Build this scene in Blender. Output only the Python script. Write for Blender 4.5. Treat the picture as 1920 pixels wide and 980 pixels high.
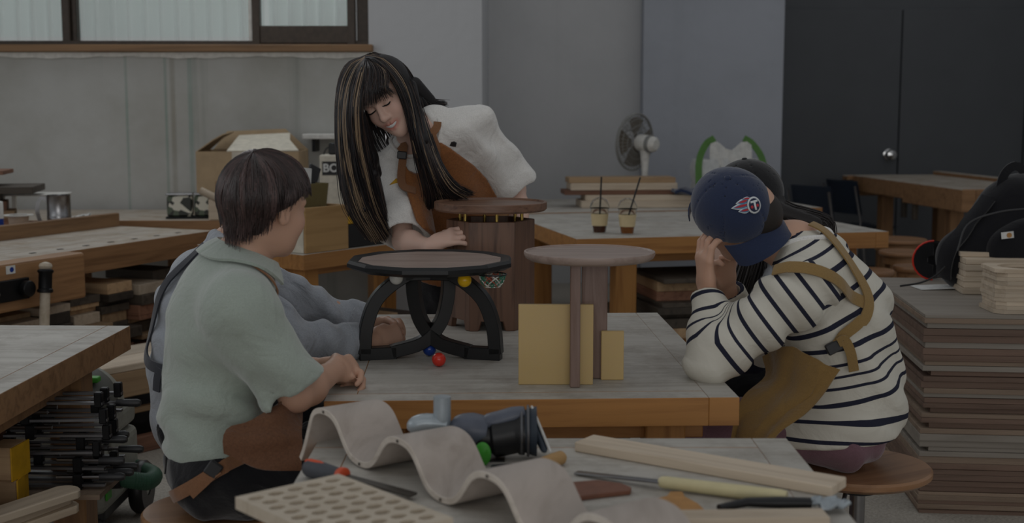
import bpy, bmesh, math, random
import numpy as np
from mathutils import Vector, Matrix

random.seed(11)
np.random.seed(11)
SC = bpy.context.scene
for _o in list(bpy.data.objects):
    bpy.data.objects.remove(_o)
COL = SC.collection
PI = math.pi

# ---------------------------------------------------------------- camera
CAM_H = 1.45
PITCH = math.atan(290 / 2400)
cam_d = bpy.data.cameras.new('camera')
cam_d.sensor_width = 36.0
cam_d.lens = 2400 / 1920 * 36.0
cam_d.clip_start = 0.05
cam_d.dof.use_dof = True
cam_d.dof.focus_distance = 3.75
cam_d.dof.aperture_fstop = 3.6
cam = bpy.data.objects.new('camera', cam_d)
COL.objects.link(cam)
cam.location = (0, 0, CAM_H)
cam.rotation_euler = (PI / 2 - PITCH, 0, 0)
SC.camera = cam

# ---------------------------------------------------------------- light
SC.view_settings.view_transform = 'Standard'
SC.view_settings.look = 'None'
SC.view_settings.exposure = -2.2
SC.view_settings.gamma = 1.0
SC.view_settings.use_curve_mapping = False
wd = bpy.data.worlds.new('world')
SC.world = wd
wd.use_nodes = True
wd.node_tree.nodes['Background'].inputs[0].default_value = (0.95, 0.975, 1.0, 1)
wd.node_tree.nodes['Background'].inputs[1].default_value = 1.2


def area(name, loc, target, sx, sy, power, col):
    l = bpy.data.lights.new(name, 'AREA')
    l.shape = 'RECTANGLE'
    l.size = sx
    l.size_y = sy
    l.energy = power
    l.color = col
    o = bpy.data.objects.new(name, l)
    COL.objects.link(o)
    o.location = loc
    d = Vector(target) - Vector(loc)
    o.rotation_euler = d.to_track_quat('-Z', 'Y').to_euler()
    return o


# unseen soft light from the left, daylight through the back window, unseen overhead lights
area('left_soft_light', (-4.6, 3.4, 2.5), (0.2, 4.3, 0.8), 4.0, 1.6, 50, (0.94, 0.97, 1.0))
area('back_window_light', (-2.2, 7.9, 3.1), (-0.2, 3.6, 0.7), 2.8, 1.0, 95, (0.93, 0.97, 1.0))
area('overhead_light', (0.1, 3.6, 3.35), (0.1, 3.8, 0), 2.6, 1.4, 12, (1.0, 0.97, 0.93))
area('overhead_light_front', (-0.6, 0.6, 3.3), (0.0, 3.2, 0.7), 2.4, 1.0, 12, (1.0, 0.97, 0.93))

area('front_fill_light', (0.8, -5.0, 2.0), (0.4, 6.0, 1.0), 6.0, 2.6, 330, (1.0, 0.985, 0.96))  # fill light added behind the camera to brighten what faces it


def ray(px, py):
    u = (px - 960) / 2400.0
    v = (490 - py) / 2400.0
    c, s = math.cos(PITCH), math.sin(PITCH)
    return Vector((u, c + v * s, -s + v * c))


def at(px, py, Y):
    """point of the room at distance Y that the photograph shows at this pixel"""
    d = ray(px, py)
    return Vector((0, 0, CAM_H)) + d * (Y / d.y)


def on(px, py, z):
    d = ray(px, py)
    return Vector((0, 0, CAM_H)) + d * ((z - CAM_H) / d.z)


# ---------------------------------------------------------------- materials
MATS = {}


def _new(name):
    m = bpy.data.materials.new(name)
    m.use_nodes = True
    nt = m.node_tree
    b = nt.nodes['Principled BSDF']
    MATS[name] = m
    return m, nt, b


def srgb(h):
    if isinstance(h, str):
        h = [int(h[i:i + 2], 16) / 255 for i in (0, 2, 4)]
        return tuple((c / 12.92 if c <= 0.04045 else ((c + 0.055) / 1.055) ** 2.4) for c in h) + (1,)
    return tuple(h) + (1,)


def N(nt, typ, **kw):
    n = nt.nodes.new(typ)
    for k, v in kw.items():
        if k in n.inputs:
            n.inputs[k].default_value = v
        else:
            setattr(n, k, v)
    return n


def ramp(nt, stops):
    r = nt.nodes.new('ShaderNodeValToRGB')
    e = r.color_ramp.elements
    e[0].position, e[0].color = stops[0]
    e[1].position, e[1].color = stops[-1]
    for p, c in stops[1:-1]:
        x = e.new(p)
        x.color = c
    return r


def bump(nt, b, src, strength=0.2, dist=0.01):
    n = N(nt, 'ShaderNodeBump', Strength=strength, Distance=dist)
    nt.links.new(src, n.inputs['Height'])
    nt.links.new(n.outputs[0], b.inputs['Normal'])


def plain(name, col, rough=0.5, metal=0.0, var=0.06, scale=30, bmp=0.0, spec=0.5, sheen=0.0, coat=0.0, trans=0.0, emit=0.0):
    m, nt, b = _new(name)
    c = srgb(col)
    tc = N(nt, 'ShaderNodeTexCoord')
    no = N(nt, 'ShaderNodeTexNoise', Scale=scale, Detail=5.0)
    nt.links.new(tc.outputs['Object'], no.inputs['Vector'])
    lo = tuple(x * (1 - var * 2) for x in c[:3]) + (1,)
    hi = tuple(min(1, x * (1 + var * 2)) for x in c[:3]) + (1,)
    r = ramp(nt, [(0.3, lo), (0.7, hi)])
    nt.links.new(no.outputs['Fac'], r.inputs[0])
    nt.links.new(r.outputs[0], b.inputs['Base Color'])
    b.inputs['Roughness'].default_value = rough
    b.inputs['Metallic'].default_value = metal
    b.inputs['Specular IOR Level'].default_value = spec
    b.inputs['Sheen Weight'].default_value = sheen
    b.inputs['Coat Weight'].default_value = coat
    b.inputs['Transmission Weight'].default_value = trans
    if emit:
        nt.links.new(r.outputs[0], b.inputs['Emission Color'])
        b.inputs['Emission Strength'].default_value = emit
    if bmp:
        bump(nt, b, no.outputs['Fac'], bmp, 0.004)
    return m


def wood(name, c1, c2, axis=0, scale=1.0, rough=0.55, stain=None, rnd=0.25, coat=0.0, layers=None, bmp=0.12):
    """grain runs along the object's own axis; every object gets its own offset and tone"""
    m, nt, b = _new(name)
    tc = N(nt, 'ShaderNodeTexCoord')
    oi = N(nt, 'ShaderNodeObjectInfo')
    mul = N(nt, 'ShaderNodeMath', operation='MULTIPLY')
    mul.inputs[1].default_value = 37.0
    nt.links.new(oi.outputs['Random'], mul.inputs[0])
    mp = N(nt, 'ShaderNodeMapping')
    s = [26 * scale] * 3
    s[axis] = 1.6 * scale
    mp.inputs['Scale'].default_value = s
    nt.links.new(tc.outputs['Object'], mp.inputs['Vector'])
    nt.links.new(mul.outputs[0], mp.inputs['Location'])
    no = N(nt, 'ShaderNodeTexNoise', Scale=1.0, Detail=6.0, Roughness=0.6, Distortion=0.9)
    nt.links.new(mp.outputs[0], no.inputs['Vector'])
    r = ramp(nt, [(0.30, srgb(c2)), (0.52, srgb(c1)), (0.75, tuple(min(1, x * 1.12) for x in srgb(c1)[:3]) + (1,))])
    nt.links.new(no.outputs['Fac'], r.inputs[0])
    out = r.outputs[0]
    if layers:
        wv = N(nt, 'ShaderNodeTexWave', Scale=layers, Distortion=0.4, bands_direction='Z')
        nt.links.new(tc.outputs['Object'], wv.inputs['Vector'])
        r2 = ramp(nt, [(0.35, (0.45, 0.38, 0.34, 1)), (0.6, (1, 1, 1, 1))])
        nt.links.new(wv.outputs['Fac'], r2.inputs[0])
        mx = N(nt, 'ShaderNodeMixRGB', blend_type='MULTIPLY')
        mx.inputs[0].default_value = 0.75
        nt.links.new(out, mx.inputs[1])
        nt.links.new(r2.outputs[0], mx.inputs[2])
        out = mx.outputs[0]
    if stain:
        n2 = N(nt, 'ShaderNodeTexNoise', Scale=7.0, Detail=8.0, Roughness=0.7)
        nt.links.new(tc.outputs['Object'], n2.inputs['Vector'])
        r2 = ramp(nt, [(0.30, (0, 0, 0, 1)), (0.46, (0, 0, 0, 1)), (0.72, (1, 1, 1, 1))])
        nt.links.new(n2.outputs['Fac'], r2.inputs[0])
        mx = N(nt, 'ShaderNodeMixRGB', blend_type='MIX')
        nt.links.new(r2.outputs[0], mx.inputs[0])
        nt.links.new(out, mx.inputs[1])
        mx.inputs[2].default_value = srgb(stain)
        out = mx.outputs[0]
    hs = N(nt, 'ShaderNodeHueSaturation')
    mr = N(nt, 'ShaderNodeMapRange')
    mr.inputs['To Min'].default_value = 1 - rnd
    mr.inputs['To Max'].default_value = 1 + rnd
    nt.links.new(oi.outputs['Random'], mr.inputs['Value'])
    nt.links.new(mr.outputs[0], hs.inputs['Value'])
    nt.links.new(out, hs.inputs['Color'])
    nt.links.new(hs.outputs[0], b.inputs['Base Color'])
    b.inputs['Roughness'].default_value = rough
    b.inputs['Coat Weight'].default_value = coat
    bump(nt, b, no.outputs['Fac'], bmp, 0.003)
    return m


def cloth(name, col, weave=260, wr=0.5, rough=0.9, sheen=0.3, var=0.06, fold=9.0):
    m, nt, b = _new(name)
    tc = N(nt, 'ShaderNodeTexCoord')
    n1 = N(nt, 'ShaderNodeTexNoise', Scale=fold, Detail=4.0, Distortion=1.2)
    n2 = N(nt, 'ShaderNodeTexNoise', Scale=float(weave), Detail=2.0)
    nt.links.new(tc.outputs['Object'], n1.inputs['Vector'])
    nt.links.new(tc.outputs['Object'], n2.inputs['Vector'])
    c = srgb(col)
    r = ramp(nt, [(0.3, tuple(x * (1 - var * 2) for x in c[:3]) + (1,)), (0.7, tuple(min(1, x * (1 + var)) for x in c[:3]) + (1,))])
    nt.links.new(n2.outputs['Fac'], r.inputs[0])
    nt.links.new(r.outputs[0], b.inputs['Base Color'])
    b.inputs['Roughness'].default_value = rough
    b.inputs['Sheen Weight'].default_value = sheen
    b.inputs['Specular IOR Level'].default_value = 0.25
    b1 = N(nt, 'ShaderNodeBump', Strength=wr, Distance=0.02)
    nt.links.new(n1.outputs['Fac'], b1.inputs['Height'])
    b2 = N(nt, 'ShaderNodeBump', Strength=0.25, Distance=0.0015)
    nt.links.new(n2.outputs['Fac'], b2.inputs['Height'])
    nt.links.new(b1.outputs[0], b2.inputs['Normal'])
    nt.links.new(b2.outputs[0], b.inputs['Normal'])
    return m


def attr_mat(name, rough=0.5, sss=0.0, spec=0.5, aniso=False, sheen=0.0):
    """colour stored on the mesh points (skin, strands)"""
    m, nt, b = _new(name)
    a = N(nt, 'ShaderNodeAttribute', attribute_name='Col')
    nt.links.new(a.outputs['Color'], b.inputs['Base Color'])
    b.inputs['Roughness'].default_value = rough
    b.inputs['Specular IOR Level'].default_value = spec
    if sss:
        b.inputs['Subsurface Weight'].default_value = sss
        b.inputs['Subsurface Radius'].default_value = (0.012, 0.005, 0.003)
        b.inputs['Subsurface Scale'].default_value = 1.0
    return m


# ---------------------------------------------------------------- mesh builder
class MB:
    def __init__(s):
        s.v, s.f, s.mi, s.sm = [], [], [], []

    def add(s, vs, fs, mi=0, smooth=False):
        n = len(s.v)
        s.v += [tuple(x) for x in vs]
        for f in fs:
            s.f.append(tuple(i + n for i in f))
            s.mi.append(mi)
            s.sm.append(smooth)
        return s

    def box(s, c, d, rz=0.0, R=None, mi=0):
        hx, hy, hz = d[0] / 2, d[1] / 2, d[2] / 2
        vs = [Vector((x, y, z)) for z in (-hz, hz) for x, y in ((-hx, -hy), (hx, -hy), (hx, hy), (-hx, hy))]
        M = R if R is not None else Matrix.Rotation(rz, 3, 'Z')
        vs = [M @ v + Vector(c) for v in vs]
        return s.add(vs, [(3, 2, 1, 0), (4, 5, 6, 7), (0, 1, 5, 4), (1, 2, 6, 5), (2, 3, 7, 6), (3, 0, 4, 7)], mi)

    def prism(s, poly, z0, z1, mi=0, smooth=False):
        n = len(poly)
        vs = [(p[0], p[1], z0) for p in poly] + [(p[0], p[1], z1) for p in poly]
        s.add(vs, [tuple(range(n - 1, -1, -1)), tuple(range(n, 2 * n))], mi)
        n0 = len(s.v) - 2 * n
        for i in range(n):
            j = (i + 1) % n
            s.f.append((n0 + i, n0 + j, n0 + n + j, n0 + n + i))
            s.mi.append(mi)
            s.sm.append(smooth)
        return s

    def lathe(s, prof, seg=32, c=(0, 0, 0), R=None, mi=0, smooth=True, squash=(1, 1)):
        vs, fs = [], []
        M = R if R is not None else Matrix.Identity(3)
        for r, z in prof:
            for k in range(seg):
                a = 2 * PI * k / seg
                vs.append(M @ Vector((r * math.cos(a) * squash[0], r * math.sin(a) * squash[1], z)) + Vector(c))
        for i in range(len(prof) - 1):
            for k in range(seg):
                k2 = (k + 1) % seg
                fs.append((i * seg + k, i * seg + k2, (i + 1) * seg + k2, (i + 1) * seg + k))
        if prof[0][0] > 1e-6:
            fs.append(tuple(range(seg - 1, -1, -1)))
        if prof[-1][0] > 1e-6:
            n = (len(prof) - 1) * seg
            fs.append(tuple(range(n, n + seg)))
        return s.add(vs, fs, mi, smooth)

    def tube(s, path, rad, seg=10, mi=0, closed=False, flat=1.0, up=None, smooth=True):
        P = [Vector(p) for p in path]
        n = len(P)
        rad = rad if hasattr(rad, '__len__') else [rad] * n
        vs, fs = [], []
        prev = None
        for i in range(n):
            if closed:
                t = P[(i + 1) % n] - P[i - 1]
            else:
                t = P[min(i + 1, n - 1)] - P[max(i - 1, 0)]
            t.normalize()
            if prev is None:
                ref = Vector(up) if up is not None else (Vector((0, 0, 1)) if abs(t.z) < 0.9 else Vector((1, 0, 0)))
            else:
                ref = prev
            a = (ref - t * ref.dot(t))
            if a.length < 1e-6:
                a = Vector((1, 0, 0)) - t * t.x
            a.normalize()
            prev = a
            bb = t.cross(a)
            for k in range(seg):
                an = 2 * PI * k / seg
                vs.append(P[i] + (a * math.cos(an) * flat + bb * math.sin(an)) * rad[i])
        m = n if closed else n - 1
        for i in range(m):
            i2 = (i + 1) % n
            for k in range(seg):
                k2 = (k + 1) % seg
                fs.append((i * seg + k, i * seg + k2, i2 * seg + k2, i2 * seg + k))
        if not closed:
            fs.append(tuple(range(seg - 1, -1, -1)))
            fs.append(tuple(range((n - 1) * seg, n * seg)))
        return s.add(vs, fs, mi, smooth)

    def bar(s, path, w, h, up=(0, 0, 1), mi=0, smooth=False, closed=False):
        """rectangular section swept along a path; w across, h along 'up'"""
        P = [Vector(p) for p in path]
        n = len(P)
        vs, fs = [], []
        U = Vector(up).normalized()
        for i in range(n):
            t = (P[(i + 1) % n] - P[i - 1]) if closed else (P[min(i + 1, n - 1)] - P[max(i - 1, 0)])
            t.normalize()
            a = t.cross(U)
            if a.length < 1e-5:
                a = Vector((1, 0, 0))
            a.normalize()
            u2 = a.cross(t).normalized()
            for x, y in ((-1, -1), (1, -1), (1, 1), (-1, 1)):
                vs.append(P[i] + a * x * w / 2 + u2 * y * h / 2)
        m = n if closed else n - 1
        for i in range(m):
            i2 = (i + 1) % n
            for k in range(4):
                k2 = (k + 1) % 4
                fs.append((i * 4 + k, i2 * 4 + k, i2 * 4 + k2, i * 4 + k2))
        if not closed:
            fs += [(0, 1, 2, 3), tuple(4 * (n - 1) + k for k in (3, 2, 1, 0))]
        return s.add(vs, fs, mi, smooth)

    def sheet(s, rows, th, mi=0, smooth=True, emi=None):
        """grid of points given a thickness"""
        R = len(rows)
        Cn = len(rows[0])
        P = [[Vector(p) for p in r] for r in rows]
        top, bot = [], []
        for i in range(R):
            for j in range(Cn):
                du = P[min(i + 1, R - 1)][j] - P[max(i - 1, 0)][j]
                dv = P[i][min(j + 1, Cn - 1)] - P[i][max(j - 1, 0)]
                n = du.cross(dv)
                n = n.normalized() if n.length > 1e-9 else Vector((0, 0, 1))
                top.append(P[i][j] + n * th / 2)
                bot.append(P[i][j] - n * th / 2)
        vs = top + bot
        o = R * Cn
        fs = []
        for i in range(R - 1):
            for j in range(Cn - 1):
                a, b, c, d = i * Cn + j, (i + 1) * Cn + j, (i + 1) * Cn + j + 1, i * Cn + j + 1
                fs.append((a, b, c, d))
                fs.append((d + o, c + o, b + o, a + o))
        ring = [j for j in range(Cn)] + [i * Cn + Cn - 1 for i in range(1, R)] + [(R - 1) * Cn + j for j in range(Cn - 2, -1, -1)] + [i * Cn for i in range(R - 2, 0, -1)]
        nf = len(fs)
        for k in range(len(ring)):
            a, b = ring[k], ring[(k + 1) % len(ring)]
            fs.append((a, b, b + o, a + o))
        s.add(vs, fs, mi, smooth)
        if emi is not None:
            for k in range(1, len(ring) + 1):
                s.mi[-k] = emi
        return s

    def mesh(s, name, fix=True):
        me = bpy.data.meshes.new(name)
        me.from_pydata(s.v, [], s.f)
        me.polygons.foreach_set('material_index', s.mi)
        me.polygons.foreach_set('use_smooth', s.sm)
        me.update()
        if fix:
            bm = bmesh.new()
            bm.from_mesh(me)
            bmesh.ops.recalc_face_normals(bm, faces=bm.faces)
            bm.to_mesh(me)
            bm.free()
        if any(s.sm):
            me.set_sharp_from_angle(angle=math.radians(40))
        return me

    def build(s, name, mat, parent=None, loc=(0, 0, 0), rz=0.0, bevel=0.0, seg=1, label=None):
        o = bpy.data.objects.new(name, s.mesh(name))
        COL.objects.link(o)
        ms = mat if isinstance(mat, (list, tuple)) else [mat]
        for m in ms:
            o.data.materials.append(MATS[m] if isinstance(m, str) else m)
        if parent is not None:
            o.parent = parent
        o.location = loc
        o.rotation_euler = (0, 0, rz)
        if bevel:
            b = o.modifiers.new('bevel', 'BEVEL')
            b.width = bevel
            b.segments = seg
            b.limit_method = 'ANGLE'
        if label:
            o['label'] = label
        return o


def thing(name, label, cat, loc=(0, 0, 0), rz=0.0, group=None):
    o = bpy.data.objects.new(name, None)
    o.empty_display_size = 0.05
    COL.objects.link(o)
    o.location = loc
    o.rotation_euler = (0, 0, rz)
    return tag(o, label, cat, group)


def tag(o, label, cat, group=None, kind=None):
    o['label'] = label
    if cat:
        o['category'] = cat
    if group:
        o['group'] = group
    if kind:
        o['kind'] = kind
    return o


def struct(o, label=None):
    o['kind'] = 'structure'
    if label:
        o['label'] = label
    return o


def copy_tree(o, parent=None):
    c = o.copy()
    COL.objects.link(c)
    if parent is not None:
        c.parent = parent
    for ch in list(o.children):
        copy_tree(ch, c)
    return c


def circ(n, r, c=(0, 0), a0=0.0):
    return [(c[0] + r * math.cos(a0 + 2 * PI * k / n), c[1] + r * math.sin(a0 + 2 * PI * k / n)) for k in range(n)]


def bez(pts, n=24):
    """smooth curve through points (Catmull-Rom)"""
    P = [Vector(p) for p in pts]
    P = [P[0] * 2 - P[1]] + P + [P[-1] * 2 - P[-2]]
    out = []
    m = len(P) - 3
    for k in range(n):
        t = k / (n - 1) * m
        i = min(int(t), m - 1)
        t -= i
        a, b, c, d = P[i:i + 4]
        out.append(0.5 * ((2 * b) + (c - a) * t + (2 * a - 5 * b + 4 * c - d) * t * t + (3 * b - a - 3 * c + d) * t ** 3))
    return out


def text_mesh(body, size, depth, font_bold=False):
    cu = bpy.data.curves.new('txt', 'FONT')
    cu.body = body
    cu.size = size
    cu.extrude = depth
    cu.align_x = 'CENTER'
    cu.align_y = 'CENTER'
    if font_bold:
        cu.offset = size * 0.025
    o = bpy.data.objects.new('txt', cu)
    COL.objects.link(o)
    bpy.context.view_layer.update()
    dg = bpy.context.evaluated_depsgraph_get()
    me = bpy.data.meshes.new_from_object(o.evaluated_get(dg))
    bpy.data.objects.remove(o)
    bpy.data.curves.remove(cu)
    return me


# ---------------------------------------------------------------- implicit surfaces (bodies, cloth)
def A(v):
    return np.array(tuple(v), dtype=np.float64)


def nrm(v):
    v = A(v)
    return v / np.linalg.norm(v)


def cap(a, b, ra, rb=None, n=None, k=1.0):
    a, b = A(a), A(b)
    rb = ra if rb is None else rb
    ab = b - a
    L = max(ab @ ab, 1e-12)
    nn = None if n is None else nrm(n)

    def f(P):
        q = P - a
        t = np.clip((q @ ab) / L, 0, 1)
        q = q - t[:, None] * ab
        d2 = (q * q).sum(1)
        if nn is not None:
            qn = q @ nn
            d2 = d2 + (k * k - 1) * qn * qn
        return np.sqrt(d2) - (ra + (rb - ra) * t)
    return f


def ell(c, r, R=None):
    c = A(c)
    r = np.array(r, dtype=np.float64)

    def f(P):
        q = P - c
        if R is not None:
            q = q @ R          # columns of R are the axes
        k0 = np.sqrt(((q / r) ** 2).sum(1)) + 1e-9
        k1 = np.sqrt(((q / (r * r)) ** 2).sum(1)) + 1e-9
        return k0 * (k0 - 1) / k1
    return f


def plane(p, n):
    p, n = A(p), nrm(n)
    return lambda P: (P - p) @ n


def smin(a, b, k):
    if k <= 0:
        return np.minimum(a, b)
    h = np.maximum(k - np.abs(a - b), 0) / k
    return np.minimum(a, b) - h * h * k * 0.25


def U(*items):
    """union; items are f or (f, blend)"""
    def f(P):
        d = None
        for it in items:
            g, k = it if isinstance(it, tuple) else (it, 0.03)
            e = g(P)
            d = e if d is None else smin(d, e, k)
        return d
    return f


def cut(a, b, k=0.006):
    return lambda P: -smin(-a(P), b(P), k)


def both(a, b, k=0.004):
    return lambda P: -smin(-a(P), -b(P), k)


def grow(a, r):
    return lambda P: a(P) - r


_rs = np.random.RandomState(5)
_ND = _rs.normal(size=(14, 3))
_NP = _rs.uniform(0, 6.28, 14)


def wob(P, freq, k0=0, n=6):
    s = 0
    for i in range(n):
        d = _ND[(i + k0) % 14]
        s = s + np.sin((P @ d) * freq * (1 + 0.23 * i) + _NP[(i + k0) % 14] + 1.3 * np.sin((P @ _ND[(i + 5 + k0) % 14]) * freq * 0.6))
    return s / n


def wrinkle(f, amp, freq, k0=0):
    return lambda P: f(P) + amp * wob(P, freq, k0)


def folds(f, amp, d, k0=0, where=None):
    """soft drapery ridges across direction d (its length sets the spacing)"""
    d = A(d)

    def g(P):
        w = np.sin(P @ d + 2.2 * wob(P, 7.0, k0) + 1.0 * wob(P, 17.0, k0 + 3))
        w = np.sign(w) * np.abs(w) ** 0.7
        m = 0.5 + 0.5 * wob(P, 6.0, k0 + 6)
        m = np.clip(m * 1.6 - 0.2, 0, 1)
        if where is not None:
            m = m * where(P)
        return f(P) + amp * w * m
    return g


def sdf_mesh(name, f, lo, hi, h, col=None, attr=None, origin=(0, 0, 0)):
    lo, hi = A(lo), A(hi)
    B = 6
    nb = np.ceil((hi - lo) / (h * B)).astype(int) + 1
    n = nb * B + 1
    # coarse pass on block centres
    gx, gy, gz = [(np.arange(m) + 0.5) * B * h + l for m, l in zip(nb, lo)]
    Pc = np.stack(np.meshgrid(gx, gy, gz, indexing='ij'), -1).reshape(-1, 3)
    dc = f(Pc)
    act = np.abs(dc) < B * h * 1.35
    D = np.repeat(np.repeat(np.repeat(dc.reshape(nb), B, 0), B, 1), B, 2).astype(np.float32)
    D = np.pad(D, ((0, 1), (0, 1), (0, 1)), mode='edge')
    idx = np.argwhere(act.reshape(nb))
    need = np.zeros(n, bool)
    for dx in range(B + 1):
        for dy in range(B + 1):
            for dz in range(B + 1):
                need[idx[:, 0] * B + dx, idx[:, 1] * B + dy, idx[:, 2] * B + dz] = True
    pi = np.argwhere(need)
    P = pi * h + lo
    vals = np.empty(len(P), np.float32)
    for s in range(0, len(P), 200000):
        vals[s:s + 200000] = f(P[s:s + 200000])
    D[need] = vals
    for ax in range(3):           # close at the border
        sl = [slice(None)] * 3
        for e in (0, -1):
            sl[ax] = e
            D[tuple(sl)] = np.maximum(D[tuple(sl)], 1e-4)
    ins = D < 0
    c8 = [(i, j, k) for i in (0, 1) for j in (0, 1) for k in (0, 1)]
    cnt = np.zeros(tuple(n - 1), np.int8)
    for i, j, k in c8:
        cnt += ins[i:n[0] - 1 + i, j:n[1] - 1 + j, k:n[2] - 1 + k]
    cells = np.argwhere((cnt > 0) & (cnt < 8))
    vid = -np.ones(tuple(n - 1), np.int64)
    vid[cells[:, 0], cells[:, 1], cells[:, 2]] = np.arange(len(cells))
    acc = np.zeros((len(cells), 3))
    w = np.zeros(len(cells))
    V8 = {c: D[cells[:, 0] + c[0], cells[:, 1] + c[1], cells[:, 2] + c[2]].astype(np.float64) for c in c8}
    for a in c8:
        for ax in range(3):
            if a[ax] == 1:
                continue
            b = list(a)
            b[ax] = 1
            va, vb = V8[a], V8[tuple(b)]
            m = (va < 0) != (vb < 0)
            t = np.where(m, va / np.where(m, va - vb, 1), 0)
            p = np.array(a, float)[None, :].repeat(len(cells), 0)
            p[:, ax] += t
            acc[m] += p[m]
            w[m] += 1
    V = (cells + acc / w[:, None]) * h + lo
    quads = []
    for ax in range(3):
        u, v = (ax + 1) % 3, (ax + 2) % 3
        s0 = [slice(None)] * 3
        s1 = [slice(None)] * 3
        s0[ax] = slice(0, n[ax] - 1)
        s1[ax] = slice(1, n[ax])
        A0, A1 = ins[tuple(s0)], ins[tuple(s1)]
        for flip, M in ((False, A0 & ~A1), (True, ~A0 & A1)):
            e = np.argwhere(M)
            ok = (e[:, u] > 0) & (e[:, v] > 0) & (e[:, u] < n[u] - 1) & (e[:, v] < n[v] - 1)
            e = e[ok]

            def cid(du, dv):
                q = e.copy()
                q[:, u] -= du
                q[:, v] -= dv
                return vid[q[:, 0], q[:, 1], q[:, 2]]
            Q = np.stack([cid(1, 1), cid(0, 1), cid(0, 0), cid(1, 0)], 1)
            if flip:
                Q = Q[:, ::-1]
            quads.append(Q)
    Q = np.concatenate(quads)
    Q = Q[(Q >= 0).all(1)]
    me = bpy.data.meshes.new(name)
    me.vertices.add(len(V))
    me.vertices.foreach_set('co', (V - A(origin)).astype(np.float32).ravel())
    me.loops.add(len(Q) * 4)
    me.loops.foreach_set('vertex_index', Q.ravel().astype(np.int32))
    me.polygons.add(len(Q))
    me.polygons.foreach_set('loop_start', np.arange(0, len(Q) * 4, 4, dtype=np.int32))
    me.polygons.foreach_set('use_smooth', np.ones(len(Q), bool))
    me.update(calc_edges=True)
    if col is not None:
        c = np.ones((len(V), 4), np.float32)
        c[:, :3] = col(V)
        at_ = me.attributes.new('Col', 'FLOAT_COLOR', 'POINT')
        at_.data.foreach_set('color', c.ravel())
    if attr is not None:
        for k, fn in attr.items():
            at_ = me.attributes.new(k, 'FLOAT', 'POINT')
            at_.data.foreach_set('value', fn(V).astype(np.float32))
    return me


def sdf_obj(name, f, lo, hi, h, mat, parent=None, col=None, attr=None, label=None):
    org = A(parent.matrix_world.translation if False else parent.location) if parent is not None else np.zeros(3)
    me = sdf_mesh(name, f, lo, hi, h, col, attr, org)
    o = bpy.data.objects.new(name, me)
    COL.objects.link(o)
    me.materials.append(MATS[mat])
    if parent is not None:
        o.parent = parent
    if label:
        o['label'] = label
    return o


def project(f, P, off, it=6):
    """move points onto the surface f = off"""
    P = np.array([A(p) for p in P])
    for _ in range(it):
        e = 0.002
        d = f(P) - off
        g = np.stack([f(P + np.eye(3)[i] * e) - f(P - np.eye(3)[i] * e) for i in range(3)], 1)
        g /= np.linalg.norm(g, axis=1)[:, None] + 1e-9
        P = P - g * d[:, None] * 0.9
    return P


def strap(name, f, path, width, th, mat, parent, n=40, off=0.004, up=None, label=None):
    """a band that follows the surface f along a path"""
    org = A(parent.location) if parent.parent is None else np.zeros(3)
    C0 = np.array([A(p) for p in bez(path, n)])
    C0 = project(f, C0, off)
    T = np.gradient(C0, axis=0)
    T /= np.linalg.norm(T, axis=1)[:, None]
    e = 0.003
    G = np.stack([f(C0 + np.eye(3)[i] * e) - f(C0 - np.eye(3)[i] * e) for i in range(3)], 1)
    G /= np.linalg.norm(G, axis=1)[:, None] + 1e-9
    Sd = np.cross(T, G)
    Sd /= np.linalg.norm(Sd, axis=1)[:, None] + 1e-9
    rows = []
    for i in range(n):
        r = [C0[i] + Sd[i] * width * x for x in (-0.5, -0.25, 0, 0.25, 0.5)]
        rows.append(r)
    flat = project(f, [p for r in rows for p in r], off, 3)
    rows = [[Vector(flat[i * 5 + j] - org) for j in range(5)] for i in range(n)]
    return MB().sheet(rows, th).build(name, mat, parent, label=label)


def strands(name, curves, rad, cols, mat, parent, seg=3, taper=0.35):
    """many thin hairs as one mesh; curves (S, K, 3)"""
    curves = np.asarray(curves)
    S, K, _ = curves.shape
    org = A(parent.location)
    T = np.gradient(curves, axis=1)
    T /= np.linalg.norm(T, axis=2)[:, :, None] + 1e-9
    ref = np.array([0.31, -0.9, 0.25])
    a = np.cross(T, ref)
    a /= np.linalg.norm(a, axis=2)[:, :, None] + 1e-9
    b = np.cross(T, a)
    tt = np.linspace(0, 1, K)
    prof = np.minimum(1.0, taper + (1 - taper) * np.minimum(1, (1 - tt) * 3.0))
    R = np.asarray(rad).reshape(-1, 1) * prof[None, :] if np.ndim(rad) else rad * prof[None, :].repeat(S, 0)
    V = np.empty((S, K, seg, 3))
    for k in range(seg):
        an = 2 * PI * k / seg
        V[:, :, k] = curves + (a * math.cos(an) + b * math.sin(an)) * R[:, :, None]
    V = V.reshape(-1, 3) - org
    i = np.arange(S)[:, None, None] * K * seg + np.arange(K - 1)[None, :, None] * seg
    k = np.arange(seg)[None, None, :]
    k2 = (k + 1) % seg
    Q = np.stack([i + k, i + k2, i + seg + k2, i + seg + k], -1).reshape(-1, 4)
    me = bpy.data.meshes.new(name)
    me.vertices.add(len(V))
    me.vertices.foreach_set('co', V.astype(np.float32).ravel())
    me.loops.add(len(Q) * 4)
    me.loops.foreach_set('vertex_index', Q.ravel().astype(np.int32))
    me.polygons.add(len(Q))
    me.polygons.foreach_set('loop_start', np.arange(0, len(Q) * 4, 4, dtype=np.int32))
    me.polygons.foreach_set('use_smooth', np.ones(len(Q), bool))
    me.update(calc_edges=True)
    c = np.ones((S, K * seg, 4), np.float32)
    c[:, :, :3] = np.asarray(cols)[:, None, :]
    at_ = me.attributes.new('Col', 'FLOAT_COLOR', 'POINT')
    at_.data.foreach_set('color', c.ravel())
    o = bpy.data.objects.new(name, me)
    COL.objects.link(o)
    me.materials.append(MATS[mat])
    o.parent = parent
    return o


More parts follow.
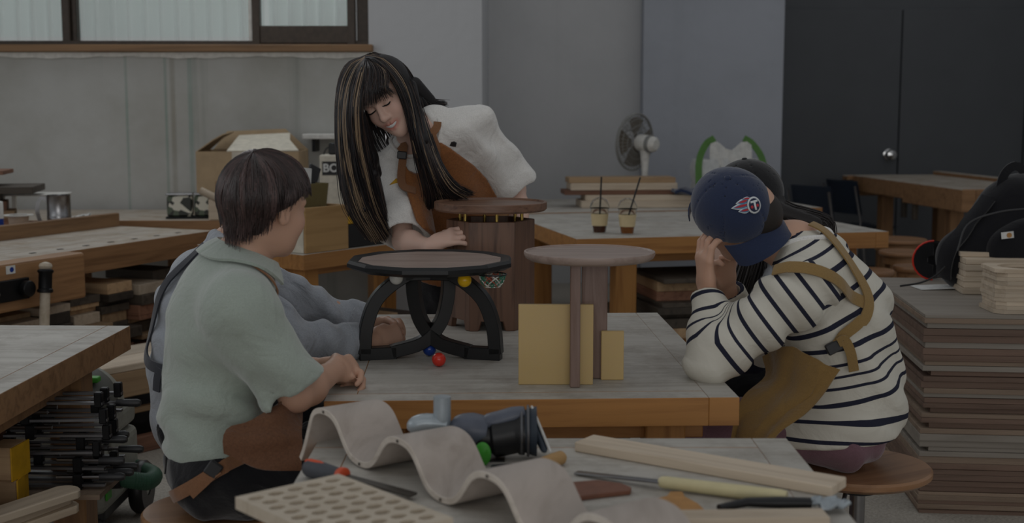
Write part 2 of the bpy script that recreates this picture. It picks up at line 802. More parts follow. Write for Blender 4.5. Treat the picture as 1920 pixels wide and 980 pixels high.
# ---------------------------------------------------------------- palette
wood('pine_edge', 'ab7840', '8d5b2b', 0, 1.0, 0.5, rnd=0.1, coat=0.1)
wood('pine_top', 'bcb8b0', 'aaa59c', 0, 0.8, 0.62, stain='968e84', rnd=0.04)
wood('pine_leg', 'b07c40', '92602c', 2, 1.0, 0.5, rnd=0.12)
wood('oak_edge', '9c7550', '7d5a3a', 0, 1.0, 0.55, rnd=0.08)
wood('oak_top', 'b3aa9e', '9f968a', 0, 0.8, 0.62, stain='94826a', rnd=0.05)
wood('oak_leg', '8f6a45', '6f4f32', 2, 1.0, 0.55, rnd=0.08)
wood('walnut', '7d5d4a', '573c2f', 0, 1.3, 0.42, rnd=0.05)
wood('walnut_v', '7a5a48', '4f372b', 2, 1.3, 0.45, rnd=0.10)
wood('walnut_pale', '8a7268', '755a4d', 2, 1.6, 0.45, rnd=0.03)
wood('walnut_pale_top', 'a18e84', '877369', 0, 1.3, 0.42, rnd=0.03)
wood('lumber_tan', 'b39572', '96785a', 0, 1.0, 0.7, rnd=0.35)
wood('lumber_red', '8f6650', '6f4a3a', 0, 1.0, 0.7, rnd=0.35)
wood('lumber_dark', '4a4239', '332c26', 0, 1.0, 0.7, rnd=0.35)
wood('lumber_pale', 'c8b8a3', 'b2a08a', 0, 1.0, 0.7, rnd=0.18)
wood('plywood', '988573', '806d5c', 0, 0.8, 0.7, rnd=0.16, layers=95)
wood('plywood_red', '826b5d', '6b5649', 0, 0.8, 0.7, rnd=0.2, layers=110)
wood('plywood_top', '928a80', '827a70', 0, 0.7, 0.65, rnd=0.05)
wood('bent_ply', 'b5aaa1', 'a3978d', 1, 0.6, 0.6, rnd=0.0, bmp=0.04)
wood('bent_ply_edge', 'd2c8bc', 'bdb1a4', 0, 1.0, 0.6, rnd=0.0)
wood('maple', 'c6b9a6', 'b5a690', 0, 1.0, 0.6, rnd=0.1)
wood('stool_wood', '9c7350', '855e3e', 0, 0.8, 0.45, rnd=0.06, coat=0.2)
wood('crate_ply', 'b08c5c', '9a7648', 0, 0.9, 0.65, rnd=0.05)
wood('sill_wood', '8a6a4a', '6d5137', 0, 0.6, 0.6, rnd=0.03)
plain('black_paint', '17181a', 0.4, var=0.1)
plain('black_iron', '1c1c1e', 0.45, metal=0.6)
plain('steel', '9a9a9c', 0.28, metal=1.0)
plain('dull_steel', '77777a', 0.42, metal=0.9)
plain('brass', 'b59a55', 0.3, metal=1.0)
plain('brown_frame', '44392f', 0.5, var=0.1)
plain('white_plastic', 'd8d6d0', 0.45)
plain('grey_plastic', '8b8b88', 0.5)
plain('dark_plastic', '2a2a2c', 0.45)
plain('black_plastic', '121214', 0.42)
plain('green_plastic', '3f9a2c', 0.45)
plain('hose_green', '2c5540', 0.6)
plain('orange_plastic', 'd9542c', 0.45)
plain('cardboard', 'b39b7b', 0.85, var=0.05, scale=12)
plain('cardboard_white', 'd3ccbc', 0.85)
plain('paper', 'd9d9d6', 0.9)
plain('ball_red', 'd8392b', 0.2, var=0.0)
plain('ball_blue', '1f3f92', 0.2, var=0.0)
plain('ball_yellow', 'e8b915', 0.25, var=0.0)
plain('ball_white', 'd8d8d2', 0.25, var=0.0)
plain('yellow_paint', 'd3a21d', 0.5)
plain('chisel_handle', 'd2c79c', 0.4, var=0.03)
plain('net_green', '3f7f68', 0.8)
plain('net_white', 'd8d8d0', 0.8)
plain('net_red', 'a85340', 0.8)
plain('foil', 'a9b2b8', 0.35, metal=0.4)
plain('leather_brown', '7a4f3c', 0.6, bmp=0.2, scale=60)
plain('leather_tan', 'b38248', 0.6, bmp=0.2, scale=60)
cloth('mint_knit', 'a6b0a6', 420, 0.6, sheen=0.5)
cloth('grey_shirt', 'a3a8b0', 300, 0.9)
cloth('white_cotton', 'e8e6e2', 300, 0.6)
cloth('light_grey_cotton', 'b4b8be', 300, 0.4)
cloth('black_cotton', '1b1b1f', 300, 0.6)
cloth('mauve_cotton', '80606a', 300, 0.6)
cloth('navy_cap', '2b3550', 380, 0.15)
cloth('black_cap', '1e1e21', 380, 0.15)
cloth('mustard_canvas', '86693c', 380, 0.45)
cloth('mustard_strap', '94784a', 380, 0.2)
cloth('apron_leather', '8f5a30', 200, 0.5, rough=0.7, var=0.1)
cloth('apron_leather_shaded', '6e4a33', 200, 0.6, rough=0.75, var=0.1)  # apron leather copied darker, with the shade on it put into the colour
cloth('strap_brown', '8a6246', 260, 0.15)
cloth('dark_strap', '33353d', 260, 0.15)
cloth('backpack_black', '15151a', 380, 0.3)
cloth('olive_bag', '6d6038', 260, 0.4)
attr_mat('skin', 0.5, sss=0.12, spec=0.4)
attr_mat('hair', 0.36, spec=0.7)
attr_mat('dark_hair_base', 0.55, spec=0.4)
# ================================================================ materials of the shell
def wall_mat(name, base, stain, amt, streak, drips=()):
    m, nt, b = _new(name)
    tc = N(nt, 'ShaderNodeTexCoord')
    n1 = N(nt, 'ShaderNodeTexNoise', Scale=1.6, Detail=8.0, Roughness=0.62)
    nt.links.new(tc.outputs['Object'], n1.inputs['Vector'])
    r = ramp(nt, [(0.38, srgb(base)), (0.8, srgb(stain))])
    nt.links.new(n1.outputs['Fac'], r.inputs[0])
    mp = N(nt, 'ShaderNodeMapping')
    mp.inputs['Scale'].default_value = (9, 9, 0.25)
    nt.links.new(tc.outputs['Object'], mp.inputs['Vector'])
    n2 = N(nt, 'ShaderNodeTexNoise', Scale=1.0, Detail=5.0)
    nt.links.new(mp.outputs[0], n2.inputs['Vector'])
    r2 = ramp(nt, [(0.6, (1, 1, 1, 1)), (0.78, srgb(streak))])
    nt.links.new(n2.outputs['Fac'], r2.inputs[0])
    mx = N(nt, 'ShaderNodeMixRGB', blend_type='MULTIPLY')
    mx.inputs[0].default_value = amt
    nt.links.new(r.outputs[0], mx.inputs[1])
    nt.links.new(r2.outputs[0], mx.inputs[2])
    out = mx.outputs[0]
    if drips:
        sx = N(nt, 'ShaderNodeSeparateXYZ')
        nt.links.new(tc.outputs['Object'], sx.inputs[0])
        for x0, wd_, cl in drips:
            s1_ = N(nt, 'ShaderNodeMath', operation='SUBTRACT')
            s1_.inputs[1].default_value = x0
            nt.links.new(sx.outputs['X'], s1_.inputs[0])
            s2_ = N(nt, 'ShaderNodeMath', operation='ABSOLUTE')
            nt.links.new(s1_.outputs[0], s2_.inputs[0])
            mr = N(nt, 'ShaderNodeMapRange')
            mr.inputs['From Min'].default_value = wd_
            mr.inputs['From Max'].default_value = wd_ * 0.4
            nt.links.new(s2_.outputs[0], mr.inputs['Value'])
            ml = N(nt, 'ShaderNodeMath', operation='MULTIPLY')
            nt.links.new(mr.outputs[0], ml.inputs[0])
            nt.links.new(n1.outputs['Fac'], ml.inputs[1])
            m2 = N(nt, 'ShaderNodeMixRGB', blend_type='MIX')
            nt.links.new(ml.outputs[0], m2.inputs[0])
            nt.links.new(out, m2.inputs[1])
            m2.inputs[2].default_value = srgb(cl)
            out = m2.outputs[0]
    nt.links.new(out, b.inputs['Base Color'])
    b.inputs['Roughness'].default_value = 0.85
    n3 = N(nt, 'ShaderNodeTexNoise', Scale=14.0, Detail=6.0)
    nt.links.new(tc.outputs['Object'], n3.inputs['Vector'])
    bump(nt, b, n3.outputs['Fac'], 0.25, 0.012)
    return m


wall_mat('plaster_old', 'b9b9b5', 'a09e96', 0.5, '9fb0a8', ((-2.155, 0.022, '8a8577'), (-2.20, 0.012, '7d9489'), (-2.045, 0.020, '7f958c'), (-2.45, 0.012, '7d9489')))
wall_mat('plaster_plain', 'c3c4c6', 'c2c3c5', 0.1, 'c8c8c4')
wall_mat('plaster_grey', 'cccccd', 'c2c3c4', 0.1, 'b8b8b4')
wall_mat('plaster_cool', 'b3b7c0', 'a8acb4', 0.1, 'b8b8b4')
m_, nt_, b_ = _new('concrete')
tc_ = N(nt_, 'ShaderNodeTexCoord')
n1_ = N(nt_, 'ShaderNodeTexNoise', Scale=90.0, Detail=6.0, Roughness=0.7)
n2_ = N(nt_, 'ShaderNodeTexNoise', Scale=1.4, Detail=6.0)
nt_.links.new(tc_.outputs['Object'], n1_.inputs['Vector'])
nt_.links.new(tc_.outputs['Object'], n2_.inputs['Vector'])
r1_ = ramp(nt_, [(0.32, srgb('8f897f')), (0.68, srgb('c6beb2'))])
r2_ = ramp(nt_, [(0.3, (0.75, 0.75, 0.75, 1)), (0.7, (1, 1, 1, 1))])
nt_.links.new(n1_.outputs['Fac'], r1_.inputs[0])
nt_.links.new(n2_.outputs['Fac'], r2_.inputs[0])
mx_ = N(nt_, 'ShaderNodeMixRGB', blend_type='MULTIPLY')
mx_.inputs[0].default_value = 1.0
nt_.links.new(r1_.outputs[0], mx_.inputs[1])
nt_.links.new(r2_.outputs[0], mx_.inputs[2])
nt_.links.new(mx_.outputs[0], b_.inputs['Base Color'])
b_.inputs['Roughness'].default_value = 0.8
bump(nt_, b_, n1_.outputs['Fac'], 0.4, 0.004)
plain('door_grey', '55585c', 0.55, var=0.02, scale=4)
plain('door_frame_grey', '4b4e52', 0.5, var=0.02)
plain('chrome', 'c8c8c8', 0.12, metal=1.0, var=0.0)
m_, nt_, b_ = _new('pane_glass')
b_.inputs['Base Color'].default_value = (0.9, 0.97, 0.95, 1)
b_.inputs['Roughness'].default_value = 0.02
b_.inputs['Transmission Weight'].default_value = 1.0
b_.inputs['IOR'].default_value = 1.02
# translucent corrugated sheet outside the window, glowing with the daylight behind it
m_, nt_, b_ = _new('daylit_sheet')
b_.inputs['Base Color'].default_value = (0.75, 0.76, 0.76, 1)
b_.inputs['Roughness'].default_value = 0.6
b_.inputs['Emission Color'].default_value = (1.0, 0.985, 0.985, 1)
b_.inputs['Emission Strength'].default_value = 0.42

# ================================================================ room shell
WY = 8.2          # window wall
struct(MB().box((0.2, 5.2, -0.05), (10.4, 14.0, 0.1)).build('floor', 'concrete'))


def wallbox(name, x0, x1, y0, y1, z0, z1, mat, parent=None):
    o = MB().box(((x0 + x1) / 2, (y0 + y1) / 2, (z0 + z1) / 2), (x1 - x0, y1 - y0, z1 - z0)).build(name, mat, parent)
    return struct(o) if parent is None else o


WX0, WX1, SZ = -4.2, -0.905, 1.80      # window opening
wb = MB()
wb.box(((-4.9 - 0.905) / 2, WY + 0.12, SZ / 2), (4.9 - 0.905, 0.24, SZ))
wb.box(((-4.9 + WX0) / 2, WY + 0.12, (SZ + 3.4) / 2), (WX0 + 4.9, 0.24, 3.4 - SZ))
wb.box(((WX0 + WX1) / 2, WY + 0.12, 3.15), (WX1 - WX0, 0.24, 0.5))
struct(wb.build('wall_back_left', 'plaster_old'))
wallbox('wall_column', -0.905, -0.19, WY - 0.012, 10.5, 0, 3.4, 'plaster_plain')
wallbox('wall_back', -0.19, 1.045, 10.5, 10.7, 0, 3.4, 'plaster_grey')
wallbox('wall_back_right', 1.045, 2.16, 10.3, 11.6, 0, 3.4, 'plaster_cool')
wallbox('wall_right', 4.9, 5.1, 6.5, 11.9, 0, 3.4, 'plaster_grey')
wallbox('wall_door_side', 2.16, 4.9, 11.62, 11.8, 0, 3.4, 'door_grey')
# chipped painted edge under the sill
led = MB()
xs = np.linspace(-4.2, -0.87, 60)
rows = []
for i, x in enumerate(xs):
    d = 0.006 * math.sin(x * 7) + 0.004 * math.sin(x * 31 + 1)
    rows.append([(x, WY - 0.012, 1.762 + d), (x, WY - 0.02, 1.792)])
led.sheet(rows, 0.02)
struct(led.build('trim_1', 'white_plastic'))
struct(MB().box((-2.55, WY - 0.005, 1.815), (3.35, 0.16, 0.045)).build('trim_2', 'sill_wood', bevel=0.004))

# window with sliding sashes
w = bpy.data.objects.new('window_1', None)
COL.objects.link(w)
struct(w)
w['label'] = 'wide window of corrugated light panels with brown metal frames'
zt = 2.9
yb = WY + 0.10


def post(x, wd_, name, y=yb, z0=1.84, z1=zt, dep=0.07, mat='brown_frame'):
    MB().box((x, y, (z0 + z1) / 2), (wd_, dep, z1 - z0)).build(name, mat, w, bevel=0.004)


post(-2.84, 0.05, 'mullion')
post(-2.795, 0.03, 'mullion', WY + 0.13)
post(-1.66, 0.035, 'mullion', mat='white_plastic')
post(-1.625, 0.05, 'sash_stile', WY + 0.07)
post(-1.02, 0.05, 'sash_stile', WY + 0.07)
post(-0.945, 0.085, 'window_jamb')
MB().box((-1.32, WY + 0.07, 1.905), (0.56, 0.06, 0.11)).build('sash_rail', 'brown_frame', w, bevel=0.004)
MB().box((-2.55, WY + 0.11, 1.852), (3.3, 0.12, 0.03)).build('window_track', 'brown_frame', w, bevel=0.004)
for x0, x1 in ((-4.2, -2.86), (-2.78, -1.68), (-1.6, -1.05)):
    MB().box(((x0 + x1) / 2, WY + 0.1, (1.9 + zt) / 2), (x1 - x0, 0.006, zt - 1.88)).build('pane', 'pane_glass', w)
# corrugated sheets outside, overlapping panels
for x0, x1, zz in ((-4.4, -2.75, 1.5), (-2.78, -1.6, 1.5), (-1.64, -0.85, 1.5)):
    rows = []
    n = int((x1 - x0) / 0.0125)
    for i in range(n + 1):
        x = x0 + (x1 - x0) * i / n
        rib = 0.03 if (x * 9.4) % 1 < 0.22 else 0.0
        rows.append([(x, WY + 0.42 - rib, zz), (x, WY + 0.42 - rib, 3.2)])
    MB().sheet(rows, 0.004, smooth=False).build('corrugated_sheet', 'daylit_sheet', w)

# steel door in the right hand wall: two leaves, knob
d1 = bpy.data.objects.new('door_1', None)
COL.objects.link(d1)
struct(d1)
d1['label'] = 'dark grey steel double door with round knob'
for x0, x1 in ((2.30, 3.475), (3.485, 4.6)):
    MB().box(((x0 + x1) / 2, 11.60, 1.16), (x1 - x0, 0.05, 2.3)).build('door_leaf', 'door_grey', d1, bevel=0.004)
for x in (2.25, 4.65):
    MB().box((x, 11.59, 1.2), (0.09, 0.08, 2.4)).build('door_frame', 'door_frame_grey', d1, bevel=0.004)
kn = at(1670, 290, 11.52)
Rk = Matrix.Rotation(PI / 2, 3, 'X')
MB().lathe([(0.0, 0.0), (0.05, 0.002), (0.052, 0.012), (0.022, 0.018), (0.018, 0.045), (0.04, 0.06), (0.05, 0.085), (0.04, 0.108), (0.0, 0.115)], 28,
           (kn.x, 11.575, kn.z), Rk).build('door_knob', 'chrome', d1)


# ================================================================ benches
def bench(name, label, corner, ang, L, D, H, th, mats, legs, ew=0.075, group=None, apron=0.05, shelf=None, legw=0.09, planks=None):
    """corner: the corner of the top at local (0,0); x runs along ang for L, y for D"""
    t = thing(name, label, 'workbench' if 'bench' in name else 'table', (corner[0], corner[1], 0), ang, group)
    edge, top, leg = mats

    def plank(nm, c, d):
        mb = MB().box(c, d)
        o = mb.build(nm, [edge, top], t, bevel=0.0012)
        for p in o.data.polygons:
            if p.normal.z > 0.9:
                p.material_index = 1
        return o
    n = planks or (4 if D < 1.6 else 6)
    iw = (D - 2 * ew) / n
    for i in range(n):
        plank('top_plank', (L / 2, ew + iw * (i + 0.5), H - th / 2), (L - 2 * ew, iw - 0.0008, th))
    plank('edge_board', (L / 2 - ew / 2, ew / 2, H - th / 2), (L - ew - 0.0003, ew - 0.0003, th))
    plank('edge_board', (L / 2 - ew / 2, D - ew / 2, H - th / 2), (L - ew - 0.0003, ew - 0.0003, th))
    plank('side_board', (ew / 2, D / 2, H - th / 2), (ew - 0.001, D - 2 * ew - 0.001, th))
    plank('side_board', (L - ew / 2, D / 2, H - th / 2), (ew - 0.001, D, th))
    zt_ = H - th
    for (x, y) in legs:
        MB().box((x, y, zt_ / 2), (legw, legw, zt_)).build('leg', leg, t, bevel=0.004)
    if apron:
        x0, x1 = min(l[0] for l in legs), max(l[0] for l in legs)
        y0, y1 = min(l[1] for l in legs), max(l[1] for l in legs)
        for y in (y0, y1):
            MB().box(((x0 + x1) / 2, y, zt_ - apron / 2), (x1 - x0 + (legw * 2 if apron > 0.055 else -legw), 0.04, apron)).build('rail', edge, t, bevel=0.003)
        for x in (x0, x1):
            MB().box((x, (y0 + y1) / 2, zt_ - apron / 2), (0.04, y1 - y0 - legw, apron)).build('rail', edge, t, bevel=0.003)
        if shelf:
            for y in (y0, y1):
                MB().box(((x0 + x1) / 2, y, shelf - 0.05), (x1 - x0 - legw, 0.04, 0.07)).build('stretcher', edge, t, bevel=0.003)
            MB().box(((x0 + x1) / 2, (y0 + y1) / 2, shelf - 0.0075), (x1 - x0 + legw, y1 - y0 + legw, 0.015)).build('shelf', 'plywood', t)
    return t


PINE = ('pine_edge', 'pine_top', 'pine_leg')
OAK = ('oak_edge', 'oak_top', 'oak_leg')
TZ = 0.75
A0 = math.radians(2.4)
c_ = Vector((0.553, 3.045)) - Vector((math.cos(A0), math.sin(A0))) * 1.005
bench('work_table', 'large pine work table under the three round side tables', c_, A0, 1.005, 1.29, TZ, 0.07, PINE,
      [(0.14, 0.14), (0.84, 0.14), (0.14, 1.15), (0.84, 1.15)], apron=0.06, legw=0.1, planks=1)
bench('work_table', 'pine work table in the foreground strewn with tools', (-0.41, 1.62), 0.0, 0.995, 1.04, TZ, 0.07, PINE,
      [(0.14, 0.14), (0.85, 0.14), (0.14, 0.9), (0.85, 0.9)], apron=0.06, legw=0.1, planks=1)
aL = math.radians(-1.5)
bench('work_table', 'work table at the left edge with clamps on its shelf', Vector((-1.23, 4.07)) - Vector((math.cos(aL), math.sin(aL))) * 1.0 - Vector((-math.sin(aL), math.cos(aL))) * 1.32,
      aL, 1.0, 1.32, TZ, 0.077, ('oak_edge', 'pine_top', 'oak_leg'),
      [(0.16, 0.2), (0.93, 0.2), (0.16, 0.97), (0.93, 0.97)], apron=0.05, shelf=0.37, legw=0.1, planks=1)

# left rear workbench: runs away from the camera, vise jaw at the near end
aB = math.atan2(0.917, 0.40)
e1 = Vector((0.40, 0.917))
e2 = Vector((-0.917, 0.40))
nearc = Vector((-1.58, 6.75)) - e1 * 1.95
lb = bench('workbench', 'old oak workbench along the left wall with a black vise', nearc, aB, 1.95, 0.62, 0.8, 0.115, OAK,
           [(0.4, 0.1), (1.8, 0.1), (0.4, 0.5), (1.8, 0.5)], ew=0.05, apron=0.0, legw=0.1)
MB().box((1.1, 0.3, 0.24), (1.9, 0.6, 0.03)).build('shelf', 'plywood', lb)
MB().box((0.98, 0.64, 0.806), (1.94, 0.035, 0.135)).build('back_rail', 'sill_wood', lb, bevel=0.004)
for i in range(7):    # bench dog holes
    MB().box((0.75 + i * 0.17, 0.09, 0.8012), (0.03, 0.018, 0.0016)).build('dog_hole', 'lumber_dark', lb)
# vise on its long side, jaw proud of the front face
MB().box((0.50, -0.055, 0.70), (0.72, 0.11, 0.205)).build('vise_jaw', ['oak_edge', 'oak_top'], lb, bevel=0.012, seg=2)
vm = MB()
vm.box((0.35, -0.120, 0.690), (0.30, 0.02, 0.09))
vm.lathe([(0.0, 0), (0.035, 0), (0.035, 0.03), (0.02, 0.035), (0.0, 0.035)], 20, (0.47, -0.13, 0.69), Matrix.Rotation(PI / 2, 3, 'X'))
vm.lathe([(0.0, 0), (0.02, 0), (0.02, 0.03), (0.0, 0.03)], 12, (0.28, -0.13, 0.69), Matrix.Rotation(PI / 2, 3, 'X'))
vm.build('vise_plate', 'black_iron', lb, bevel=0.003)
MB().lathe([(0.0, 0), (0.014, 0), (0.014, 0.012), (0.0, 0.012)], 6, (0.28, -0.16, 0.69), Matrix.Rotation(PI / 2, 3, 'X')).build('bolt', 'steel', lb)
hp = MB()
ht = Vector((0.56, -0.165, 0.795))
hb = Vector((0.50, -0.19, 0.42))
dd = (hb - ht)
hp.tube([ht + dd * x for x in (0.0, 0.02, 0.05, 0.075, 0.09)], [0.006, 0.024, 0.028, 0.024, 0.018], 16)
hp.build('handle_knob', 'maple', lb)
MB().tube([ht + dd * x for x in (0.085, 0.1, 0.11, 0.13, 0.30, 0.31, 0.34, 0.35)], [0.03, 0.034, 0.034, 0.028, 0.028, 0.033, 0.033, 0.02], 18).build('vise_screw_head', 'black_iron', lb)
MB().tube([ht + dd * x for x in (0.34, 1.0)], [0.021, 0.021], 16).build('handle_bar', 'maple', lb)
st = MB().box((0.415, -0.1115, 0.775), (0.05, 0.002, 0.034)).build('sticker', 'paper', lb)
MB().lathe([(0, 0), (0.011, 0), (0.011, 0.001), (0, 0.001)], 16, (0.42, -0.1125, 0.775), Matrix.Rotation(PI / 2, 3, 'X')).build('sticker_print', 'ball_blue', st)

# long bench along the window wall
bench('workbench', 'bench along the window wall under the open carton', (-4.0, 7.35), 0.0, 3.4, 0.78, 0.8, 0.07, OAK,
      [(0.2, 0.12), (3.2, 0.12), (0.2, 0.66), (3.2, 0.66)], apron=0.05, planks=3)
# second bench top beyond the rail, carrying the mug and boards
c2 = nearc + e2 * 0.68 - e1 * 0.2
bench('workbench', 'oak bench at the far left under the stacked boards and steel mug', c2, aB, 2.2, 0.62, 0.8, 0.09, OAK,
      [(0.2, 0.1), (2.0, 0.1), (0.2, 0.5), (2.0, 0.5)], ew=0.05, apron=0.0)

# middle rear bench with its corner towards the camera
aM = math.atan2(0.80, 0.60)
bench('workbench', 'pine bench carrying the plywood crate behind the two seated men', (-0.92, 5.615), aM, 1.30, 0.72, 0.8, 0.07, PINE,
      [(0.1, 0.1), (1.2, 0.1), (0.1, 0.62), (1.2, 0.62)], apron=0.04, shelf=0.25)
# right rear benches
aR = math.radians(13)
bench('workbench', 'wide pine bench under the two iced coffee cups', (0.322, 6.304), aR, 1.7, 1.5, 0.8, 0.085, PINE,
      [(0.28, 0.12), (1.5, 0.12), (0.12, 1.2), (1.5, 1.2)], apron=0.05, shelf=0.28, legw=0.11)
rc = Vector((0.322, 6.304)) + Vector((-math.sin(aR), math.cos(aR))) * 1.56
bench('workbench', 'pine bench against the back wall under the fan', rc, aR, 2.1, 1.15, 0.8, 0.085, PINE,
      [(0.15, 0.15), (1.95, 0.15), (0.15, 1.0), (1.95, 1.0)], apron=0.05)
# far right workbench with a vise, near the steel door
fr = on(1805, 355, 0.88)
fl = on(1600, 328, 0.88)
v_ = Vector((fl.x - fr.x, fl.y - fr.y))
aF = math.atan2(v_.y, v_.x)
Lf = v_.length
ef = v_.normalized()
pf = Vector((ef.y, -ef.x))           # towards the right
tf = thing('workbench', 'oak workbench with a vise in front of the steel door', 'workbench', (fr.x, fr.y, 0), math.atan2(pf.y, pf.x))


def ftop(nm, c, d, m=('oak_edge', 'oak_top')):
    o = MB().box(c, d).build(nm, list(m), tf, bevel=0.005)
    for p in o.data.polygons:
        if p.normal.z > 0.9 and len(m) > 1:
            p.material_index = 1
    return o


ftop('side_board', (0.05, Lf * 0.25, 0.80), (0.10, Lf * 0.5, 0.16))
ftop('side_board', (0.05, Lf * 0.75 + 0.0, 0.815), (0.10, Lf * 0.5, 0.13))
for i in range(3):
    ftop('top_plank', (0.20 + i * 0.2, Lf / 2, 0.835), (0.199, Lf, 0.09))
ftop('back_rail', (0.74, Lf / 2, 0.86), (0.07, Lf, 0.10))
ftop('vise_jaw', (0.2, Lf + 0.06, 0.79), (0.5, 0.11, 0.17))
MB().tube([(-0.10, Lf + 0.02, 0.79), (-0.02, Lf + 0.02, 0.79), (0.05, Lf + 0.02, 0.79)], [0.05, 0.055, 0.05], 14).build('vise_screw_head', 'black_iron', tf)
MB().tube([(-0.10, Lf + 0.25, 0.80), (-0.09, Lf - 0.02, 0.79)], 0.012, 8).build('handle_bar', 'black_iron', tf)
for x, y in ((0.14, Lf * 0.82), (0.14, Lf * 0.2), (0.62, Lf * 0.82), (0.62, Lf * 0.2)):
    ftop('leg', (x, y, 0.395), (0.1, 0.1, 0.79), ('oak_leg',))
for k, y in enumerate((Lf * 0.42, Lf * 0.52)):
    ftop('bench_dog', (0.035, y, 0.70), (0.035, 0.05, 0.2), ('lumber_dark',))

# low pine platform beside the floor at the left, between the benches
lo_ = Vector(on(262, 833, 0.0)[:2])
tp = thing('low_bench', 'low wooden bench on a floor frame behind the vacuum cleaner', 'bench', (-1.75, 5.02, 0), math.atan2(0.42, 0.34))


def lowb(nm, c, d, mat, bv=0.004):
    return MB().box(c, d).build(nm, mat, tp, bevel=bv)


lowb('top_plank', (0.25, 0.092, 0.375), (0.95, 0.18, 0.03), 'lumber_pale')
lowb('top_plank', (0.25, 0.274, 0.375), (0.95, 0.18, 0.03), 'lumber_pale')
lowb('front_panel', (0.25, 0.014, 0.305), (0.95, 0.022, 0.108), 'lumber_tan')
lowb('back_panel', (0.25, 0.35, 0.305), (0.95, 0.022, 0.108), 'lumber_tan')
for x in (-0.08, 0.6):
    for y in (0.055, 0.31):
        lowb('leg', (x, y, 0.18), (0.05, 0.05, 0.358), 'lumber_red')
lowb('stretcher', (0.26, 0.12, 0.16), (0.63, 0.03, 0.025), 'lumber_tan')
lowb('floor_rail', (0.26, 0.03, 0.035), (0.75, 0.045, 0.07), 'lumber_red')
lowb('floor_rail', (0.26, 0.335, 0.035), (0.75, 0.045, 0.07), 'lumber_red')
g = thing('grinder_wheel', 'dark round machine wheel under the low wooden bench', 'wheel', (-1.66, 5.56, 0.0), 0)
MB().lathe([(0.0, -0.03), (0.03, -0.03), (0.1, -0.028), (0.115, -0.018), (0.115, 0.018), (0.1, 0.028), (0.03, 0.03), (0, 0.03)], 36, (0, 0, 0.116),
           Matrix.Rotation(0.6, 3, 'Z') @ Matrix.Rotation(PI / 2, 3, 'X')).build('tyre', 'black_plastic', g)
MB().lathe([(0.0, -0.036), (0.05, -0.034), (0.055, 0.034), (0, 0.036)], 24, (0, 0, 0.116),
           Matrix.Rotation(0.6, 3, 'Z') @ Matrix.Rotation(PI / 2, 3, 'X')).build('hub', 'dark_plastic', g)


# ================================================================ lumber under the benches
ORD = ['first', 'second', 'third', 'fourth', 'fifth', 'sixth', 'seventh', 'eighth', 'ninth', 'tenth', 'eleventh', 'twelfth', 'thirteenth', 'fourteenth', 'fifteenth',
       'sixteenth', 'seventeenth', 'eighteenth', 'nineteenth', 'twentieth']
ORD += ['twenty-' + x for x in ORD[:9]] + ['thirtieth'] + ['thirty-' + x for x in ORD[:9]] + ['fortieth'] + ['forty-' + x for x in ORD[:9]]
_bm = {}


def board(L, W, T, mat, loc, rz, label, group, bevel=0.002, tilt=0.0):
    """one loose board; alike boards share a mesh"""
    key = (round(L, 3), round(W, 3), round(T, 3), mat)
    if key not in _bm:
        mb = MB().box((0, 0, 0), (L, W, T))
        _bm[key] = mb.mesh('wood_board')
        _bm[key].materials.append(MATS[mat])
    o = bpy.data.objects.new('wood_board', _bm[key])
    COL.objects.link(o)
    o.location = loc
    o.rotation_euler = (0, tilt, rz)
    if bevel:
        b = o.modifiers.new('bevel', 'BEVEL')
        b.width = bevel
        b.limit_method = 'ANGLE'
        b.segments = 1
    return tag(o, label, 'board', group)


rnd = random.Random(3)
TONE = {'lumber_tan': 'tan', 'lumber_red': 'reddish brown', 'lumber_dark': 'blackish', 'lumber_pale': 'pale'}


def pile(origin, ang, cols, z0, rowsn, where, group, width, depth, mats, zmax, face=1, th=(0.022, 0.05)):
    """columns of stacked offcuts; the sawn ends look outwards along local -y"""
    ca, sa = math.cos(ang), math.sin(ang)
    x = 0.0
    for c in range(cols):
        z = z0
        wcol = width / cols
        r = 0
        while r < rowsn:
            T = rnd.choice((th[0], (th[0] + th[1]) / 2, th[1]))
            if z + T > zmax:
                break
            W = rnd.choice((0.82, 0.93)) * wcol
            Ld = depth * rnd.choice((0.85, 1.0))
            m = rnd.choice(mats)
            px = x + wcol / 2 + rnd.uniform(-0.004, 0.004)
            py = depth / 2 + rnd.uniform(-0.05, 0.03)
            X = origin[0] + px * ca - py * sa
            Y_ = origin[1] + px * sa + py * ca
            lab = '%s offcut %s, %s up in %s heap from left' % (TONE[m], where, ORD[r], ORD[c])
            board(Ld, W, T, m, (X, Y_, z + T / 2), ang + PI / 2 + rnd.uniform(-0.02, 0.02), lab, group)
            z += T + 0.0006
            r += 1
        x += wcol


mix = ['lumber_tan', 'lumber_red', 'lumber_red', 'lumber_dark', 'lumber_pale', 'lumber_tan', 'lumber_dark']
o_ = nearc + e1 * 0.50 + e2 * 0.02
pile(o_, aB, 6, 0.256, 9, 'under the old workbench', 'offcuts under the old workbench', 1.25, 0.36, mix, 0.66)
pile(Vector((-1.46, 5.62)) + Vector((0.15, 0.42)), math.radians(24), 3, 0.0, 7, 'beyond the low bench', 'offcuts behind the low bench', 0.36, 0.3, ['lumber_red', 'lumber_tan', 'lumber_dark'], 0.36)
